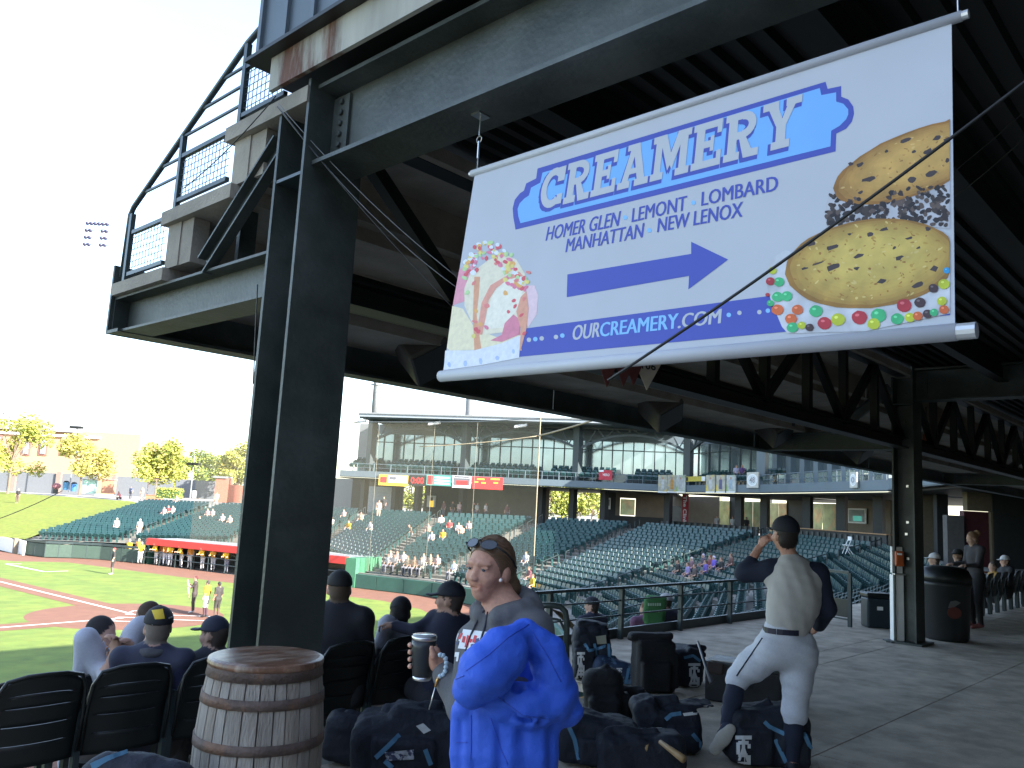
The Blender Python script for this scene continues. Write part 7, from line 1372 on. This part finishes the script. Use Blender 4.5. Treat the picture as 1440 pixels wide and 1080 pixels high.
c = pz(1092, 1086, 0)+FH*.22; bag('bat_bag', 'big navy bat bag with a large white monogram under the foot of the player', [('b', c+UP*.19-RT*.02, (.29, .17, .19), TA(RT, -.02), .07, .03), ('b', c+UP*.36+RT*.02, (.20, .12, .05), TA(RT, .12), .04, .02), ('b', c+UP*.15-FH*.17-RT*.14, (.13, .04, .13), AX(RT), .03, .01), ('b', c+UP*.15-FH*.17+RT*.14, (.12, .05, .12), AX(RT), .04, .01), ('c', c+UP*.36-RT*.12, c+UP*.42+RT*.0, .035, .03, .01)], NAVYB, mono=((1031, 1042), (1060, 1084)), straps=([(1075, 1015), (1082, 1022), (1103, 1032)], [(1090, 1040), (1108, 1078)], [(1130, 1030), (1146, 1065)]), seed=10)
c = pz(835, 1085, 0)+FH*.2; bag('bat_bag', 'flat navy bat bag with light blue straps right of the jacket hem', [('b', c+UP*.16+RT*.03, (.28, .17, .15), TA(RT, -.08), .06, .03), ('b', c+UP*.29+RT*.05, (.18, .11, .035), TA(RT, -.15), .03, .015), ('b', c+UP*.12-FH*.17+RT*.05, (.16, .04, .09), AX(RT), .03, .01)], NAVYB, straps=([(800, 1022), (808, 1040), (814, 1068)], [(848, 1066), (862, 1060), (885, 1062), (900, 1076)]), seed=11)
c = pz(905, 1100, 0)+FH*.2; bag('bat_bag', 'dark navy bag at the bottom edge between two monogram bags', [('b', c+UP*.13, (.30, .14, .13), TA(RT, .06), .06, .02), ('c', c+UP*.25-RT*.2, c+UP*.27+RT*.1, .04, .03, .01)], NAVYB, seed=12)
for (u0, v0, u1, v1, Y0, Y1, lab) in ((876, 1036, 912, 1052, 6.0, 5.8, 'wooden bat poking out between the flat navy bags'), (928, 1043, 962, 1068, 5.72, 5.55, 'wooden bat barrel poking out below the small white emblem')): tag(MB().tube([P(u0, v0, Y0), lerp(P(u0, v0, Y0), P(u1, v1, Y1), .5), P(u1, v1, Y1)], [.014, .02, .026], 8).build('baseball_bat', BATW, smooth=True), lab, 'bat')
c = pz(585, 1100, 0)+FH*.1; bag('duffel_bag', 'large navy duffel with light blue straps and a white tag behind the woman', [('b', c+UP*.2-RT*.02, (.40, .2, .19), TA(RT, .05), .09, .03), ('b', c+UP*.37+RT*.06, (.25, .15, .06), TA(RT, -.12), .05, .02), ('b', c+UP*.17-FH*.2-RT*.08, (.2, .04, .12), AX(RT), .03, .01), ('c', c+UP*.40-RT*.22, c+UP*.45+RT*.1, .04, .03, .01)], NAVYB, straps=([(562, 1033), (545, 1050), (528, 1066)], [(598, 1054), (606, 1076)], [(541, 1070), (552, 1080)]), tags=(([(585, 1021), (595, 1017), (606, 1027), (596, 1032)], mat('tag_white', (.5, .5, .48), .8)), ([(540, 1058), (582, 1054), (582, 1068), (545, 1070)], mat('tag_print', (.45, .47, .52), .7, var=.5, scale=40, col2=(.05, .06, .12), c2lo=.5, c2hi=.53))), seed=13)
c = pz(500, 1090, 0)+FH*.25; bag('duffel_bag', 'dark navy duffel between the barrel and the large duffel with the white tag', [('b', c+UP*.15, (.26, .15, .15), TA(RT, -.1), .07, .02), ('c', c+UP*.3-RT*.1, c+UP*.28+RT*.14, .045, .03, .012)], NAVYB, seed=14)
c = P(195, 1098, 3.75); c[2] = max(c[2], .2); bag('duffel_bag', 'dark bag with a light blue edge at the bottom edge left of the barrel', [('c', c-RT*.16, c+RT*.16, .10, .08), ('c', V3(c[0], c[1], .1)-RT*.12, V3(c[0], c[1], .1)+RT*.12, .11, .11), ('c', V3(c[0], c[1], .2), c, .12, .09)], NAVYB, straps=([(128, 1078), (150, 1068), (180, 1058)],), seed=15)
# pant legs and water bottles: small things on the edge row
for uu, lab in ((1290, 0), (1330, 0), (1385, 0), (1412, 0), (1440, 0)): pass
for k in range(14):
    x = 16.0+.62*k; o = copy_tree(ch0); o.location = (x, 4.85, -.0); tag(o, 'dark stadium chair in the shaded row along the far edge of the concourse', 'chair', 'chairs in the shaded row at the right')
fc = P(1192, 768, 44); g = empty('folding_chair', fc, 'white folding chair standing alone at the top of the shaded seats', 'chair'); 
for a, b in (((-.2, 0, 0), (.15, 0, .85)), ((.2, 0, 0), (-.15, 0, .45))):
    for o in (-.2, .2): MB().tube([fc-UP*.4+RT*a[0]+FH*o+UP*a[2], fc-UP*.4+RT*b[0]+FH*o+UP*b[2]], .02, 6).build('leg', WHITE, g)
MB().obox(fc-UP*.4+UP*.45, RT*.2, FH*.2, UP*.015).build('seat', WHITE, g); MB().obox(fc-UP*.4+UP*.8+RT*.12, RT*.03, FH*.2, UP*.1).build('backrest', WHITE, g)
